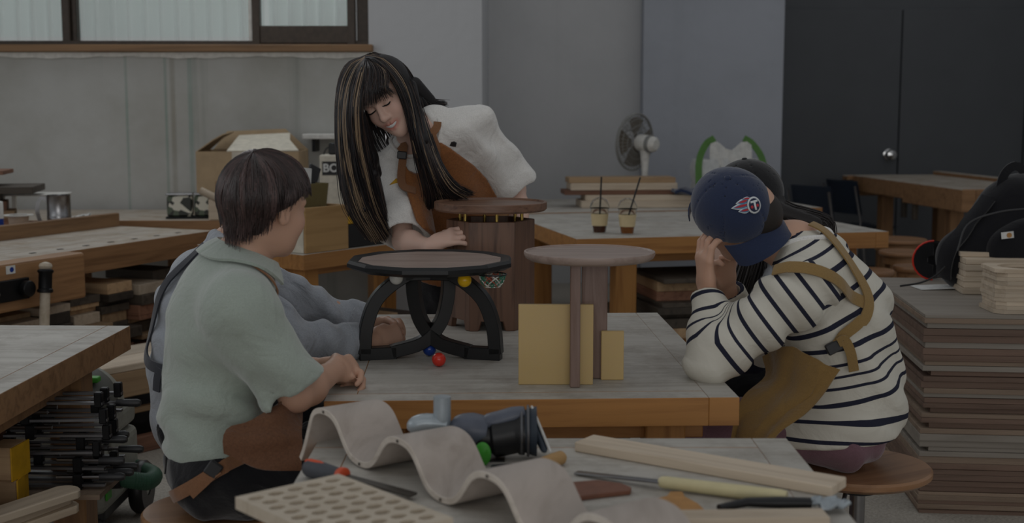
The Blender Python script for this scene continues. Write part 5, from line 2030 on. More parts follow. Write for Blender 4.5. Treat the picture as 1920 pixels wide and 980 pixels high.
# ================================================================ vacuum cleaner
def vacuum():
    c = Vector((-1.52, 4.35, 0))
    t = thing('vacuum_cleaner', 'grey and green workshop vacuum with a green hose', 'vacuum', c, 0.0)
    plain('vac_grey', '8e8f86', 0.5)
    plain('vac_dark', '55564f', 0.5)

    def rbox(nm, cc, d, mat, bv, R=None):
        return MB().box(cc, d, R=R).build(nm, mat, t, bevel=bv, seg=3)
    rbox('container', (0, 0, 0.20), (0.32, 0.42, 0.22), 'vac_grey', 0.03)
    rbox('middle_shell', (0, 0, 0.36), (0.31, 0.41, 0.085), 'vac_grey', 0.025)
    zc = A(c)
    head = cut(both(ell((c.x, c.y, 0.40), (0.165, 0.215, 0.165)), plane((0, 0, 0.60), (0, 0, 1))), plane((0, 0, 0.405), (0, 0, 1)), 0.01)
    sdf_obj('motor_head', head, (c.x - 0.2, c.y - 0.25, 0.38), (c.x + 0.2, c.y + 0.25, 0.6), 0.012, 'vac_grey', t)
    sdf_obj('cover', cut(both(ell((c.x + 0.005, c.y - 0.01, 0.40), (0.168, 0.20, 0.172)), ell((c.x + 0.05, c.y - 0.1, 0.48), (0.14, 0.14, 0.12))), plane((0, 0, 0.43), (0, 0, 1)), 0.01),
            (c.x - 0.2, c.y - 0.28, 0.38), (c.x + 0.25, c.y + 0.25, 0.62), 0.012, 'vac_dark', t)
    rbox('green_latch', (0.02, -0.06, 0.575), (0.06, 0.05, 0.025), 'green_plastic', 0.008)
    rbox('green_latch', (0.10, -0.10, 0.535), (0.05, 0.04, 0.02), 'green_plastic', 0.006)
    rbox('switch_panel', (0.02, -0.205, 0.47), (0.08, 0.012, 0.07), 'foil', 0.006, Matrix.Rotation(-0.5, 3, 'X'))
    rbox('side_latch', (0.162, -0.1, 0.30), (0.012, 0.07, 0.15), 'vac_grey', 0.005)
    rbox('green_badge', (0.163, -0.17, 0.19), (0.008, 0.05, 0.10), 'green_plastic', 0.003)
    for sx in (-1, 1):
        MB().lathe([(0.03, -0.025), (0.085, -0.025), (0.095, -0.012), (0.095, 0.012), (0.085, 0.025), (0.03, 0.025), (0.03, -0.025)], 32, (sx * 0.19, 0.12, 0.0955), Matrix.Rotation(PI / 2, 3, 'Y')).build('wheel', 'black_plastic', t)
        MB().lathe([(0, -0.02), (0.035, -0.02), (0.035, 0.02), (0, 0.02)], 20, (sx * 0.19, 0.12, 0.0955), Matrix.Rotation(PI / 2, 3, 'Y')).build('hub', 'vac_grey', t)
    for sx in (-1, 1):
        MB().lathe([(0, -0.02), (0.035, -0.018), (0.04, 0), (0.035, 0.018), (0, 0.02)], 20, (sx * 0.12, -0.17, 0.0405), Matrix.Rotation(PI / 2, 3, 'Y')).build('caster', 'dark_plastic', t)
    rbox('base', (0, 0, 0.085), (0.30, 0.36, 0.05), 'dark_plastic', 0.012)
    # hose leaves the port, swings out over the floor and climbs behind
    pt = at(185, 893, 4.2) - c
    MB().tube([pt + Vector((-0.06, 0, 0)), pt + Vector((0.03, 0, 0)), pt + Vector((0.031, 0, 0)), pt + Vector((0.08, 0.0, 0))], [0.05, 0.05, 0.042, 0.04], 24).build('hose_port', 'black_plastic', t)
    path = bez([at(208, 893, 4.2) - c, at(250, 900, 4.2) - c, at(278, 902, 4.25) - c, at(288, 890, 4.36) - c, at(262, 878, 4.5) - c, at(215, 860, 4.62) - c, at(165, 830, 4.68) - c, at(110, 790, 4.7) - c,
                at(85, 745, 4.66) - c, at(110, 722, 4.6) - c], 170)
    rr = [0.028 + 0.0018 * (i % 2) for i in range(len(path))]
    MB().tube(path, rr, 14).build('hose', 'hose_green', t)
    loop = bez([at(120, 722, 4.55) - c, at(150, 727, 4.5) - c, at(171, 738, 4.5) - c, at(166, 752, 4.5) - c, at(140, 757, 4.5) - c, at(110, 770, 4.55) - c], 40)
    MB().tube(loop, 0.03, 14).build('hose_loop', 'hose_green', t)


vacuum()

# ================================================================ shelf of the left table
SHZ = 0.3705


def bar_clamp(loc, rz, L, label, tz=0.0):
    t = thing('bar_clamp', label, 'clamp', loc, rz, 'steel bar clamps in a heap')
    t.rotation_euler = (0, tz, rz)
    MB().box((0, 0, 0.012), (L, 0.018, 0.007)).build('bar', 'dull_steel', t)
    MB().box((L / 2 - 0.012, 0, 0.022), (0.022, 0.022, 0.043)).build('fixed_jaw', 'black_iron', t, bevel=0.003)
    MB().box((-L / 4, 0, 0.022), (0.026, 0.024, 0.043)).build('sliding_jaw', 'black_iron', t, bevel=0.003)
    MB().tube([(-L / 4 - 0.06, 0, 0.034), (-L / 4 + 0.06, 0, 0.034)], 0.006, 8).build('screw', 'steel', t)
    MB().tube([(-L / 4 - 0.13, 0, 0.034), (-L / 4 - 0.12, 0, 0.034), (-L / 4 - 0.06, 0, 0.034)], [0.008, 0.012, 0.010], 10).build('handle', 'dark_plastic', t)
    return t


cb = Vector((-1.27, 3.66))
first = None
k = 0
for lay in range(6):
    for j in range(3):
        x = cb.x - 0.02 + rnd.uniform(-0.02, 0.02)
        y = cb.y - 0.175 + j * 0.060 + (0.012 if lay % 2 else 0)
        z = SHZ + 0.016 + lay * 0.0465
        lab = 'steel bar clamp in left shelf heap, %s in the %s layer from below' % (ORD[j], ORD[lay])
        if first is None:
            first = bar_clamp((x, y, z), 0.0, 0.30, lab)
            o = first
        else:
            o = copy_tree(first)
            o.location = (x, y, z)
            o['label'] = lab
        o.rotation_euler = (0, 0, rnd.choice((0, PI)) + rnd.uniform(-0.06, 0.06))
        k += 1
sup = MB().box((0, 0, 0), (0.30, 0.22, 0.015)).build('clamp_board', 'plywood', None, (cb.x - 0.02, cb.y - 0.115, SHZ + 0.008))
tag(sup, 'thin plywood board under the heap of bar clamps', 'board')
for i, (x, y, L, W, T, z, m, r, lab) in enumerate((
        (-1.58, 3.50, 0.20, 0.13, 0.045, 0.0, 'lumber_red', 0.1, 'reddish block at the bottom of the left shelf stack'),
        (-1.59, 3.50, 0.22, 0.13, 0.05, 0.0455, 'lumber_red', 0.0, 'reddish block second in the left shelf stack'),
        (-1.58, 3.49, 0.20, 0.12, 0.05, 0.096, 'lumber_tan', 0.06, 'tan block third in the left shelf stack'),
        (-1.56, 3.50, 0.24, 0.12, 0.05, 0.1465, 'lumber_red', -0.05, 'reddish block on top of the left shelf stack'))):
    board(L, W, T, m, (x, y, SHZ + z + T / 2), r, lab, 'blocks on the left shelf')


def rocker(loc, rz, label):
    t = thing('curved_slat', label, 'slat', loc, rz, 'rounded wood slats on the left shelf')
    pts = [(-0.22, -0.035), (0.12, -0.04)] + [(0.15 + 0.045 * math.cos(a), 0.0 + 0.045 * math.sin(a)) for a in np.linspace(-1.2, 1.2, 9)] + [(0.12, 0.04), (-0.22, 0.035)]
    MB().prism(pts, 0, 0.022).build('slat', 'lumber_pale', t, bevel=0.003)


for i, (x, y, z, r) in enumerate(((-1.275, 3.19, 0.0, 1.10), (-1.285, 3.19, 0.0225, 1.16), (-1.27, 3.18, 0.045, 1.06))):
    rocker((x, y, SHZ + z), r, 'pale rounded wood slat on the left shelf, %s from below' % ORD[i])


def yellow_clamp(loc, rz, label):
    t = thing('clamp_block', label, 'clamp', loc, rz, 'yellow edged blocks at the lower left')
    MB().box((0, 0, 0.045), (0.07, 0.10, 0.09)).build('block', 'lumber_tan', t, bevel=0.004)
    MB().box((0.037, 0, 0.045), (0.004, 0.101, 0.091)).build('yellow_face', 'yellow_paint', t)


for i, (x, y, z, r, lab) in enumerate(((-1.41, 3.20, 0.0, 0.2, 'yellow faced block nearer the rounded slats on the left shelf'), (-1.36, 3.36, 0.0, 0.1, 'yellow faced block under the upper one at the left edge'),
                                       (-1.36, 3.36, 0.0905, -0.1, 'upper yellow faced block at the left edge'))):
    yellow_clamp((x, y, SHZ + z), r, lab)
# ================================================================ people
def fr(f, u):
    f = nrm(f)
    r = np.cross(f, A(u))
    r /= np.linalg.norm(r)
    u = np.cross(r, f)
    return np.stack([r, f, u], 1)      # columns: right, forward, up


def head_parts(c, R, s, neck, smile=False, nr=(0.050, 0.055), ears=True):
    c = A(c)

    def L(x, y, z):
        return c + R @ (np.array([x, y, z]) * s)

    def E(p, r):
        return ell(L(*p), np.array(r) * s, R)
    it = [(E((0, -0.012, 0.035), (0.073, 0.092, 0.078)), 0.0),
          (E((0, 0.028, -0.028), (0.061, 0.062, 0.082)), 0.03),
          (E((0, 0.040, -0.074), (0.043, 0.043, 0.036)), 0.03),
          (cap(L(0, 0.072, -0.094), L(0, 0.070, -0.098), 0.015 * s), 0.03),
          (E((0.036, 0.056, -0.030), (0.024, 0.026, 0.026)), 0.025), (E((-0.036, 0.056, -0.030), (0.024, 0.026, 0.026)), 0.025),
          (cap(L(0, 0.088, 0.008), L(0, 0.100, -0.028), 0.0065 * s, 0.0095 * s), 0.012),
          (cap(L(0, 0.1005, -0.031), L(0, 0.1005, -0.033), 0.0105 * s), 0.008),
          (cap(L(0.0115, 0.0925, -0.036), L(0.0115, 0.090, -0.037), 0.0065 * s), 0.008), (cap(L(-0.0115, 0.0925, -0.036), L(-0.0115, 0.090, -0.037), 0.0065 * s), 0.008),
          (cap(L(0.020, 0.085, 0.022), L(0.044, 0.074, 0.020), 0.007 * s), 0.02), (cap(L(-0.020, 0.085, 0.022), L(-0.044, 0.074, 0.020), 0.007 * s), 0.02)]
    base = U(*it)
    sock = U((E((0.031, 0.100, 0.003), (0.017, 0.017, 0.011)), 0), (E((-0.031, 0.100, 0.003), (0.017, 0.017, 0.011)), 0))
    b2 = cut(base, sock, 0.014)
    more = [(E((0.031, 0.0755, 0.001), (0.0155, 0.0125, 0.0105)), 0.004), (E((-0.031, 0.0755, 0.001), (0.0155, 0.0125, 0.0105)), 0.004)]
    if smile:
        slot = U((cap(L(-0.024, 0.090, -0.0595), L(0.0, 0.098, -0.0665), 0.0045 * s, 0.0062 * s), 0), (cap(L(0.024, 0.090, -0.0595), L(0.0, 0.098, -0.0665), 0.0045 * s, 0.0062 * s), 0.004))
        b2 = cut(b2, slot, 0.004)
    w = 0.031 if smile else 0.021
    lift = 0.0085 if smile else 0.0
    up, dn = (-0.0575, -0.0765) if smile else (-0.0615, -0.0755)
    more += [(cap(L(-w, 0.0785, -0.063 + lift), L(-0.006, 0.0905, up), 0.0028 * s, 0.0046 * s), 0.004), (cap(L(w, 0.0785, -0.063 + lift), L(0.006, 0.0905, up), 0.0028 * s, 0.0046 * s), 0.004),
             (cap(L(-w, 0.0780, -0.064 + lift), L(-0.007, 0.0880, dn), 0.0028 * s, 0.0052 * s), 0.004), (cap(L(w, 0.0780, -0.064 + lift), L(0.007, 0.0880, dn), 0.0028 * s, 0.0052 * s), 0.004),
             (cap(L(-0.007, 0.0880, dn), L(0.007, 0.0880, dn), 0.0052 * s), 0.004)]
    for sg in ((1, -1) if ears else ()):
        more += [(cut(E((sg * 0.076, -0.014, -0.006), (0.010, 0.019, 0.031)), E((sg * 0.084, -0.008, -0.004), (0.007, 0.011, 0.02)), 0.004), 0.006)]
    more += [(cap(L(0, -0.028, -0.06), neck, nr[0] * s, nr[1]), 0.03)]
    return [(b2, 0.0)] + more, L


def face_col(L, R, c, s, base, lip=(0.45, 0.13, 0.11), cheek=(0.72, 0.36, 0.30), smile=False):
    base = np.array(base)

    def f(V):
        q = (V - A(c)) @ R / s
        col = np.tile(base, (len(V), 1))

        def mixin(w, c2):
            nonlocal col
            col = col * (1 - w[:, None]) + np.array(c2)[None] * w[:, None]
        for sg in (1, -1):
            d = np.sqrt((q[:, 0] - sg * 0.042) ** 2 + (q[:, 1] - 0.07) ** 2 + (q[:, 2] + 0.028) ** 2)
            mixin(np.clip(1 - d / 0.036, 0, 1) * 0.40, cheek)
            d = np.sqrt(((q[:, 0] - sg * 0.0) / 1.0) ** 2 + (q[:, 1] - 0.1) ** 2 + (q[:, 2] + 0.034) ** 2)
        fr_ = q[:, 1] > 0.072
        lift = 0.0085 if smile else 0
        zc = -0.0665 + lift * np.clip(np.abs(q[:, 0]) / 0.031, 0, 1) ** 1.3
        lp = np.clip(1.6 - np.sqrt((q[:, 0] / (0.034 if smile else 0.027)) ** 2 + ((q[:, 2] - zc) / (0.0155 if smile else 0.0125)) ** 2) * 1.4, 0, 1)
        mixin(np.where(fr_, lp, 0) * 0.85, lip)
        for sg in (1, -1):       # brows
            x = (q[:, 0] * sg - 0.033) / 0.019
            z = (q[:, 2] - 0.0255 - 0.004 * (1 - x * x)) / 0.0035
            mixin(np.where(fr_ | (q[:, 1] > 0.05), np.clip(1.5 - np.sqrt(x * x + z * z) * 1.2, 0, 1) * 0.75, 0), (0.05, 0.035, 0.03))
        return np.clip(col, 0, 1)
    return f


def hand_parts(w, d, n, side, curl=(0.3, 0.4, 0.3), s=1.0, spread=0.12, thumb=(0.55, 0.75), tcurl=0.3):
    w = A(w)
    d = nrm(d)
    n = A(n) - d * (A(n) @ d)
    n = nrm(n)
    sd = np.cross(n, d)
    if sd @ A(side) < 0:
        sd = -sd
    it = [(cap(w, w + d * 0.03 * s, 0.024 * s, 0.027 * s, n, 1.5), 0.02),
          (cap(w + d * 0.035 * s + sd * 0.014 * s, w + d * 0.082 * s + sd * 0.022 * s, 0.019 * s, 0.017 * s, n, 1.35), 0.02),
          (cap(w + d * 0.035 * s - sd * 0.012 * s, w + d * 0.078 * s - sd * 0.022 * s, 0.019 * s, 0.016 * s, n, 1.35), 0.02),
          (cap(w + d * 0.04 * s, w + d * 0.085 * s, 0.020 * s, 0.018 * s, n, 1.35), 0.02)]
    curls = curl if hasattr(curl[0], '__len__') else [curl] * 4
    for i, (off, ln) in enumerate(((0.030, 0.92), (0.0105, 1.0), (-0.0100, 0.94), (-0.029, 0.76))):
        p = w + d * (0.087 - 0.006 * (i == 3) - 0.002 * (i == 0)) * s + sd * off * s
        a = 0.0
        dd = nrm(d + sd * spread * (1.5 - i) * 0.55)
        for j, (sl, r0, r1) in enumerate(((0.042, 0.0098, 0.0088), (0.026, 0.0088, 0.0080), (0.021, 0.0080, 0.0066))):
            a += curls[i][j]
            v = dd * math.cos(a) + n * math.sin(a)
            q = p + v * sl * ln * s
            it.append((cap(p, q, r0 * s, r1 * s), 0.007 if j == 0 else 0.003))
            p = q
    p = w + d * 0.022 * s + sd * 0.022 * s
    v = nrm(d * thumb[0] + sd * thumb[1] + n * 0.35)
    q = p + v * 0.042 * s
    it.append((cap(p, q, 0.0155 * s, 0.0115 * s), 0.014))
    v = nrm(v + d * tcurl + n * tcurl - sd * tcurl * 0.6)
    p, q = q, q + v * 0.034 * s
    it.append((cap(p, q, 0.0112 * s, 0.0098 * s), 0.004))
    v = nrm(v + d * tcurl * 0.5 + n * tcurl * 0.5)
    it.append((cap(q, q + v * 0.026 * s, 0.0098 * s, 0.0080 * s), 0.003))
    return it


def arm_parts(sh, el, wr, k=1.0):
    sh, el, wr = A(sh), A(el), A(wr)
    m = el + (wr - el) * 0.3
    return [(cap(sh, el, 0.048 * k, 0.037 * k), 0.03), (cap(el, m, 0.037 * k, 0.040 * k), 0.03), (cap(m, wr, 0.040 * k, 0.025 * k), 0.03)]


def torso_parts(pel, wai, che, nek, sl, sr, fwd, rp, rw, rc, flat=1.3, rs=0.06):
    pel, wai, che, nek, sl, sr = map(A, (pel, wai, che, nek, sl, sr))
    mid = (sl + sr) / 2
    return [(cap(pel, wai, rp, rw, fwd, flat), 0.0), (cap(wai, che, rw, rc, fwd, flat), 0.08), (cap(che, mid, rc, rc * 0.8, fwd, flat * 1.1), 0.08),
            (cap(sl, sr, rs, rs), 0.09), (cap(sl, nek, rs * 0.8, 0.055), 0.06), (cap(sr, nek, rs * 0.8, 0.055), 0.06)]


def bounds(pts, m):
    P = np.array([A(p) for p in pts])
    return P.min(0) - m, P.max(0) + m


def trousers(root, pel, fwd, lat, knees, ankles, mat, hip=0.13, rt=0.085, h=0.009, wr=0.006):
    pel = A(pel)
    lat = A(lat)
    it = [(cap(pel - lat * 0.045, pel + lat * 0.045, hip, hip), 0.0)]
    pts = [pel]
    for sg, kn, an in ((-1, knees[0], ankles[0]), (1, knees[1], ankles[1])):
        hp_ = pel + lat * 0.072 * sg
        kn, an = A(kn), A(an)
        it += [(cap(hp_, kn, rt * 1.12, rt * 0.78), 0.06), (cap(kn, an, rt * 0.78, rt * 0.66), 0.03)]
        pts += [kn, an]
    f = folds(wrinkle(U(*it), wr, 22, 2), 0.008, (50, 30, 25), 2)
    f = cut(f, plane((0, 0, 0.055), (0, 0, 1)), 0.004)
    lo, hi = bounds(pts, 0.2)
    sdf_obj('trousers', f, lo, hi, h, mat, root)
    for an, kn in zip(ankles, knees):
        an = A(an)
        d = A(fwd) * 1.0
        sh_ = cut(U(cap((an[0], an[1], 0.06), an + d * 0.0 + np.array([0, 0, 0.03 - an[2] + 0.06]), 0.045, 0.045), (cap((an[0] - d[0] * 0.04, an[1] - d[1] * 0.04, 0.04), (an[0] + d[0] * 0.16, an[1] + d[1] * 0.16, 0.034), 0.042, 0.036), 0.03)),
                  plane((0, 0, 0.001), (0, 0, 1)), 0.004)
        sdf_obj('shoe', sh_, (an[0] - 0.25, an[1] - 0.25, -0.02), (an[0] + 0.25, an[1] + 0.25, 0.16), 0.008, 'black_cotton', root)
    return f


def bowl_hair(root, c, R, s, n, base_col, rad, lim, seed, ext=(0.104, 0.112, 0.105), off=(0, -0.012, 0.028)):
    """hair combed outwards from the crown over an ellipsoid"""
    rs = np.random.RandomState(seed)
    c = A(c)
    K = 16
    cur = np.empty((n, K, 3))
    ext = np.array(ext) * s
    o = c + R @ (np.array(off) * s)
    nc = max(60, n // 26)
    cph = rs.uniform(-PI, PI, nc)
    clen = rs.uniform(0.80, 1.06, nc)
    crad = rs.uniform(0.965, 1.045, nc)
    csw = rs.normal(0, 0.16, nc)
    ccol = 0.35 + 1.1 * rs.rand(nc) ** 1.5
    ci = rs.randint(0, nc, n)
    ph = cph[ci] + rs.normal(0, 0.05, n)
    tt = np.linspace(0, 1, K)
    ang = np.interp(np.abs((ph + PI) % (2 * PI) - PI), [0, 0.9, 1.35, 1.8, 2.4, PI], lim)
    amax = ang * clen[ci] * rs.uniform(0.9, 1.04, n)
    swirl = csw[ci] + rs.normal(0, 0.05, n)
    tilt = 0.42
    for k, t in enumerate(tt):
        th_ = 0.03 + (amax - 0.03) * t
        th = np.minimum(th_, 2.0)
        ext_ = np.maximum(th_ - 2.0, 0)
        p = ph + swirl * t
        rr = crad[ci] + rs.normal(0, 0.004, n) + 0.012 * np.sin(7 * t + ph * 5) - 0.03 * (1 - t) ** 4
        tp = 1.0 - 0.22 * ext_
        x = np.sin(th) * np.sin(p) * tp
        y = np.sin(th) * np.cos(p) * tp
        z = np.cos(th) - ext_ * 0.85
        y2 = y * math.cos(tilt * (1 - t)) - z * math.sin(tilt * (1 - t))
        z2 = y * math.sin(tilt * (1 - t)) + z * math.cos(tilt * (1 - t))
        loc = np.stack([x * ext[0], y2 * ext[1], z2 * ext[2]], 1) * rr[:, None]
        cur[:, k] = o + loc @ R.T
    col = np.array(base_col)[None] * (ccol[ci] * rs.uniform(0.55, 1.35, n))[:, None]
    strands('hair', cur, rad, col, 'hair', root)


def cap_dome(root, c, Uv, Bv, r, mat, brim_len=0.075, part='cap', squash=1.0, brim=True, button=True, tilt=0.0, brim_w=0.085):
    """baseball cap: dome round c, up axis Uv, the peak points along Bv"""
    R = fr(Bv, Uv)
    c = A(c)
    hol = bpy.data.objects.new(part, None)
    COL.objects.link(hol)
    hol.parent = root
    org = A(root.location)

    def L(x, y, z):
        return c + R @ np.array([x, y, z])
    outer = ell(c, (r * 0.94, r * 1.06, r * 1.02), R)
    panel = lambda P: 0.0018 * np.exp(-((np.abs(((np.arctan2((P - c) @ R[:, 0], (P - c) @ R[:, 1]) / (PI / 3)) + 0.5) % 1 - 0.5) / 0.035) ** 2))
    d = cut(cut(lambda P: outer(P) + panel(P), ell(c, (r * 0.94 - 0.007, r * 1.06 - 0.007, r * 1.02 - 0.007), R), 0.002), plane(L(0, 0, -0.035), R[:, 2]), 0.003)
    me = sdf_mesh('crown', d, c - r * 1.35, c + r * 1.35, 0.0042, None, None, org)
    o = bpy.data.objects.new('crown', me)
    COL.objects.link(o)
    me.materials.append(MATS[mat])
    o.parent = hol
    if button:
        MB().lathe([(0, 0.006), (0.006, 0.005), (0.009, 0.0015), (0.009, 0), (0, 0)], 16, Vector(L(0, 0, r * 1.02 - 0.001) - org), Vector(R[:, 2]).to_track_quat('Z', 'Y').to_matrix()).build('button', mat, hol)
    if brim:
        rows = []
        for i in range(17):
            a = -1.12 + 2.24 * i / 16
            row = []
            for j in range(7):
                k = j / 6
                x = math.sin(a) * r * 0.955
                y0 = math.cos(a) * r * 1.06
                y1 = r * 1.02 + brim_len * math.sqrt(max(0, 1 - (math.sin(a) / math.sin(1.13)) ** 2)) * 1.0
                y1 = max(y0, y1 * (0.45 + 0.55 * math.cos(a * 0.75)))
                y = y0 * 0.97 + (y1 - y0 * 0.97) * k
                z = -0.026 - 0.42 * (y - y0) - 5.0 * x * x * (0.3 + 0.7 * k) + tilt * k
                row.append(Vector(L(x, y, z) - org))
            rows.append(row)
        MB().sheet(rows, 0.0035).build('peak', mat, hol)
    return outer, L, R, hol


def decal(name, f, ctr, ux, uy, poly, off, mat, parent, org, rings=5, th=0.0012):
    """flat embroidered shape laid on a surface; poly is star-shaped about its mean"""
    P2 = np.array(poly, float)
    m = P2.mean(0)
    n = len(P2)
    pts = [ctr + ux * m[0] + uy * m[1]]
    for k in range(1, rings + 1):
        for q in P2:
            p = m + (q - m) * k / rings
            pts.append(ctr + ux * p[0] + uy * p[1])
    pr_ = project(f, pts, off) - org
    mb = MB()
    fs = [(0, 1 + i, 1 + (i + 1) % n) for i in range(n)]
    for k in range(rings - 1):
        a, b = 1 + k * n, 1 + (k + 1) * n
        fs += [(a + i, b + i, b + (i + 1) % n, a + (i + 1) % n) for i in range(n)]
    mb.add([tuple(p) for p in pr_], fs, smooth=True)
    o = mb.build(name, mat, parent)
    sm_ = o.modifiers.new('thickness', 'SOLIDIFY')
    sm_.thickness = th
    sm_.offset = 0
    return o


SKIN_M = (0.60, 0.36, 0.255)
SKIN_W = (0.74, 0.50, 0.405)


# ---------------------------------------------------------------- man in the mint sweater
def mint_man():
    th = math.radians(20)
    f = np.array([math.cos(th), math.sin(th), 0])
    r = np.array([math.sin(th), -math.cos(th), 0])
    pel = A(at(412, 868, 3.02))
    root = thing('person', 'person in a mint knit polo and brown apron seated on a stool', 'person', (pel[0], pel[1], 0))
    wai, che, nek = A(at(402, 765, 3.02)), A(at(418, 610, 3.02)), A(at(450, 497, 3.02))
    sc = A(at(428, 560, 3.02))
    sr, sl = sc + r * 0.175, sc - r * 0.175
    el, wr = A(at(556, 738, 2.90)), A(at(628, 694, 3.10))
    el2, wr2 = A(at(512, 688, 3.22)), A(at(596, 700, 3.20))
    wr2[2] = max(wr2[2], 0.79)
    hc = A(at(500, 388, 3.02))
    Rh = fr((math.cos(math.radians(54)), math.sin(math.radians(54)), -0.10), (0.12, 0.05, 1))
    hp, L = head_parts(hc, Rh, 1.0, nek, nr=(0.050, 0.056))
    d1_ = nrm(A(at(672, 690, 3.2)) - wr)
    hand1 = hand_parts(wr, d1_, (-0.45, 0.75, -0.5), (0, 0.3, 1), (0.9, 1.3, 0.8), 1.0, 0.05, (0.75, 0.4), 0.55)
    d2_ = nrm(A(at(650, 700, 3.19)) - wr2)
    hand2 = hand_parts(wr2, d2_, (0.2, -0.75, -0.5), (0, 0, 1), (0.5, 0.8, 0.5), 1.0, 0.05, (0.8, 0.4), 0.5)
    tor = torso_parts(pel + [0, 0, 0.08], wai, che, nek, sl, sr, f, 0.085, 0.09, 0.11, 1.25, 0.045)
    body = U(*(tor + arm_parts(sr, el, wr) + arm_parts(sl, el2, wr2) + hand1 + hand2 + [(hp[0][0], 0.0)] + hp[1:]))
    lo, hi = bounds([pel, nek, hc + [0, 0, 0.1], sr, sl, el, el2, wr, wr2, A(at(690, 690, 3.2))], 0.13)
    sdf_obj('body', body, lo, hi, 0.0045, 'skin', root, col=face_col(L, Rh, hc, 1.0, SKIN_M))
    # sweater
    kn = torso_parts(pel + [0, 0, 0.045], wai, che, nek - [0, 0, 0.02], sl, sr, f, 0.150, 0.138, 0.148, 1.22, 0.066)
    hem_s = el + (sr - el) * 0.12
    ax = nrm(el - sr)
    slv = cap(sr, el + (el - sr) * 0.3, 0.076, 0.088)
    slv2 = cap(sl, el2, 0.072, 0.075)
    sw = U(*(kn + [(both(slv, plane(el - ax * 0.015, ax), 0.006), 0.045), (both(slv2, plane(el2 - nrm(el2 - sl) * 0.03, el2 - sl)), 0.045)]))
    sw = wrinkle(sw, 0.005, 13, 1)
    sw = folds(sw, 0.010, (10, 20, 48), 2, lambda P: np.clip((0.98 - P[:, 2]) / 0.22, 0, 1))
    sw = folds(sw, 0.008, (55, 0, 38), 5, lambda P: np.clip((P[:, 0] + 0.66) / 0.1, 0, 1))
    fold = lambda P: 0.006 * np.sin((P @ np.array([30, 10, 62])) + 2 * wob(P, 9)) * np.clip(1 - np.abs(P[:, 2] - (wai[2] - 0.02)) / 0.13, 0, 1)
    sw1 = sw
    sw = lambda P: sw1(P) + fold(P)
    sw = cut(sw, plane(A(at(400, 852, 3.02)), (0.06, 0, 1)), 0.02)
    sw = cut(sw, cap(el - ax * 0.045, el + ax * 0.2, 0.060, 0.068), 0.003)
    sw = cut(sw, cap(nek - [0, 0, 0.01], nek + [0.03, 0.03, 0.14], 0.060, 0.080), 0.004)
    lo, hi = bounds([pel, nek, sr, sl, el, el2], 0.2)
    swo = sdf_obj('sweater', sw, lo, hi, 0.0062, 'mint_knit', root)
    # ribbed collar standing round the neck and the open placket
    col_pts = []
    cc = nek + np.array([0.0, 0.0, 0.0])
    for i in range(22):
        a = 0.5 + (2 * PI - 1.0) * i / 21
        v = f * math.cos(a) + r * math.sin(a)
        tt = 0.5 * (1 + math.cos(a))
        col_pts.append((cc + v * (0.074 + 0.014 * tt) + np.array([0, 0, 0.040 - 0.05 * tt]), cc + v * (0.108 + 0.020 * tt) + np.array([0, 0, -0.004 - 0.055 * tt])))
    org = A(root.location)
    cpath = [nek + (f * math.cos(a) + r * math.sin(a)) * (0.098 + 0.018 * math.cos(a)) + np.array([0, 0, 0.02 - 0.04 * math.cos(a)]) for a in np.linspace(0.55, 2 * PI - 0.55, 11)]
    strap('collar', sw1, cpath, 0.058, 0.007, 'mint_knit', root, n=46, off=0.010)
    strap('placket_trim', sw1, [A(at(472, 500, 2.93)), A(at(485, 530, 2.92)), A(at(497, 560, 2.93))], 0.02, 0.004, 'strap_brown', root, n=12)
    for px, py in ((505, 572), (518, 598)):
        q = project(sw, [A(at(px, py, 2.92))], 0.002)[0] - org
        MB().lathe([(0, 0), (0.006, 0), (0.006, 0.003), (0, 0.003)], 14, Vector(q), Vector((0.75, -0.65, 0)).to_track_quat('Z', 'Y').to_matrix()).build('button', 'lumber_red', root)
    lat = -r
    pz = pel.copy()
    pz[2] = 0.59
    k1 = pz + f * 0.43 + r * 0.12 + [0, 0, -0.04]
    k2 = pz + f * 0.43 - r * 0.12 + [0, 0, -0.04]
    tr = trousers(root, pz - [0, 0, 0.0], f, r, (k2, k1), (k2 * [1, 1, 0] + [0.04, 0, 0.09], k1 * [1, 1, 0] + [0.04, 0, 0.09]), 'black_cotton', 0.115, 0.085)
    bowl_hair(root, hc, Rh, 1.0, 6000, (0.075, 0.043, 0.039), 0.0014, [1.38, 1.40, 1.42, 1.70, 2.45, 2.75], 4)
    hb = cut(ell(hc + Rh @ np.array([0, -0.014, 0.028]), (0.093, 0.101, 0.094), Rh), plane(hc + Rh @ np.array([0, 0.0, 0.012]), Rh @ np.array([0, -0.55, 1.0])), 0.015)
    hb = U(hb, (ell(hc + Rh @ np.array([0, -0.056, -0.030]), (0.058, 0.030, 0.046), Rh), 0.02))
    sdf_obj('hair_base', hb, hc - 0.16, hc + 0.16, 0.005, 'dark_hair_base', root, col=lambda V: np.tile([0.022, 0.011, 0.010], (len(V), 1)))
    # leather apron skirt over the near thigh, belt with clip
    rows = []
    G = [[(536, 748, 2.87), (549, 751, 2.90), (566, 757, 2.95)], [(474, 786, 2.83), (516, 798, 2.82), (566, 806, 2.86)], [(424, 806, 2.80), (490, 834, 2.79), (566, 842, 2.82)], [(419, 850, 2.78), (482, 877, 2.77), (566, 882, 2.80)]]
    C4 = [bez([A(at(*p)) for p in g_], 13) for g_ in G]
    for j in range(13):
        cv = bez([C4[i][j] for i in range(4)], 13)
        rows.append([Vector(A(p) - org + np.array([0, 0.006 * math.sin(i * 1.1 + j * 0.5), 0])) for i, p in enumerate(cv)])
    MB().sheet(rows, 0.004).build('apron', 'apron_leather_shaded', root)
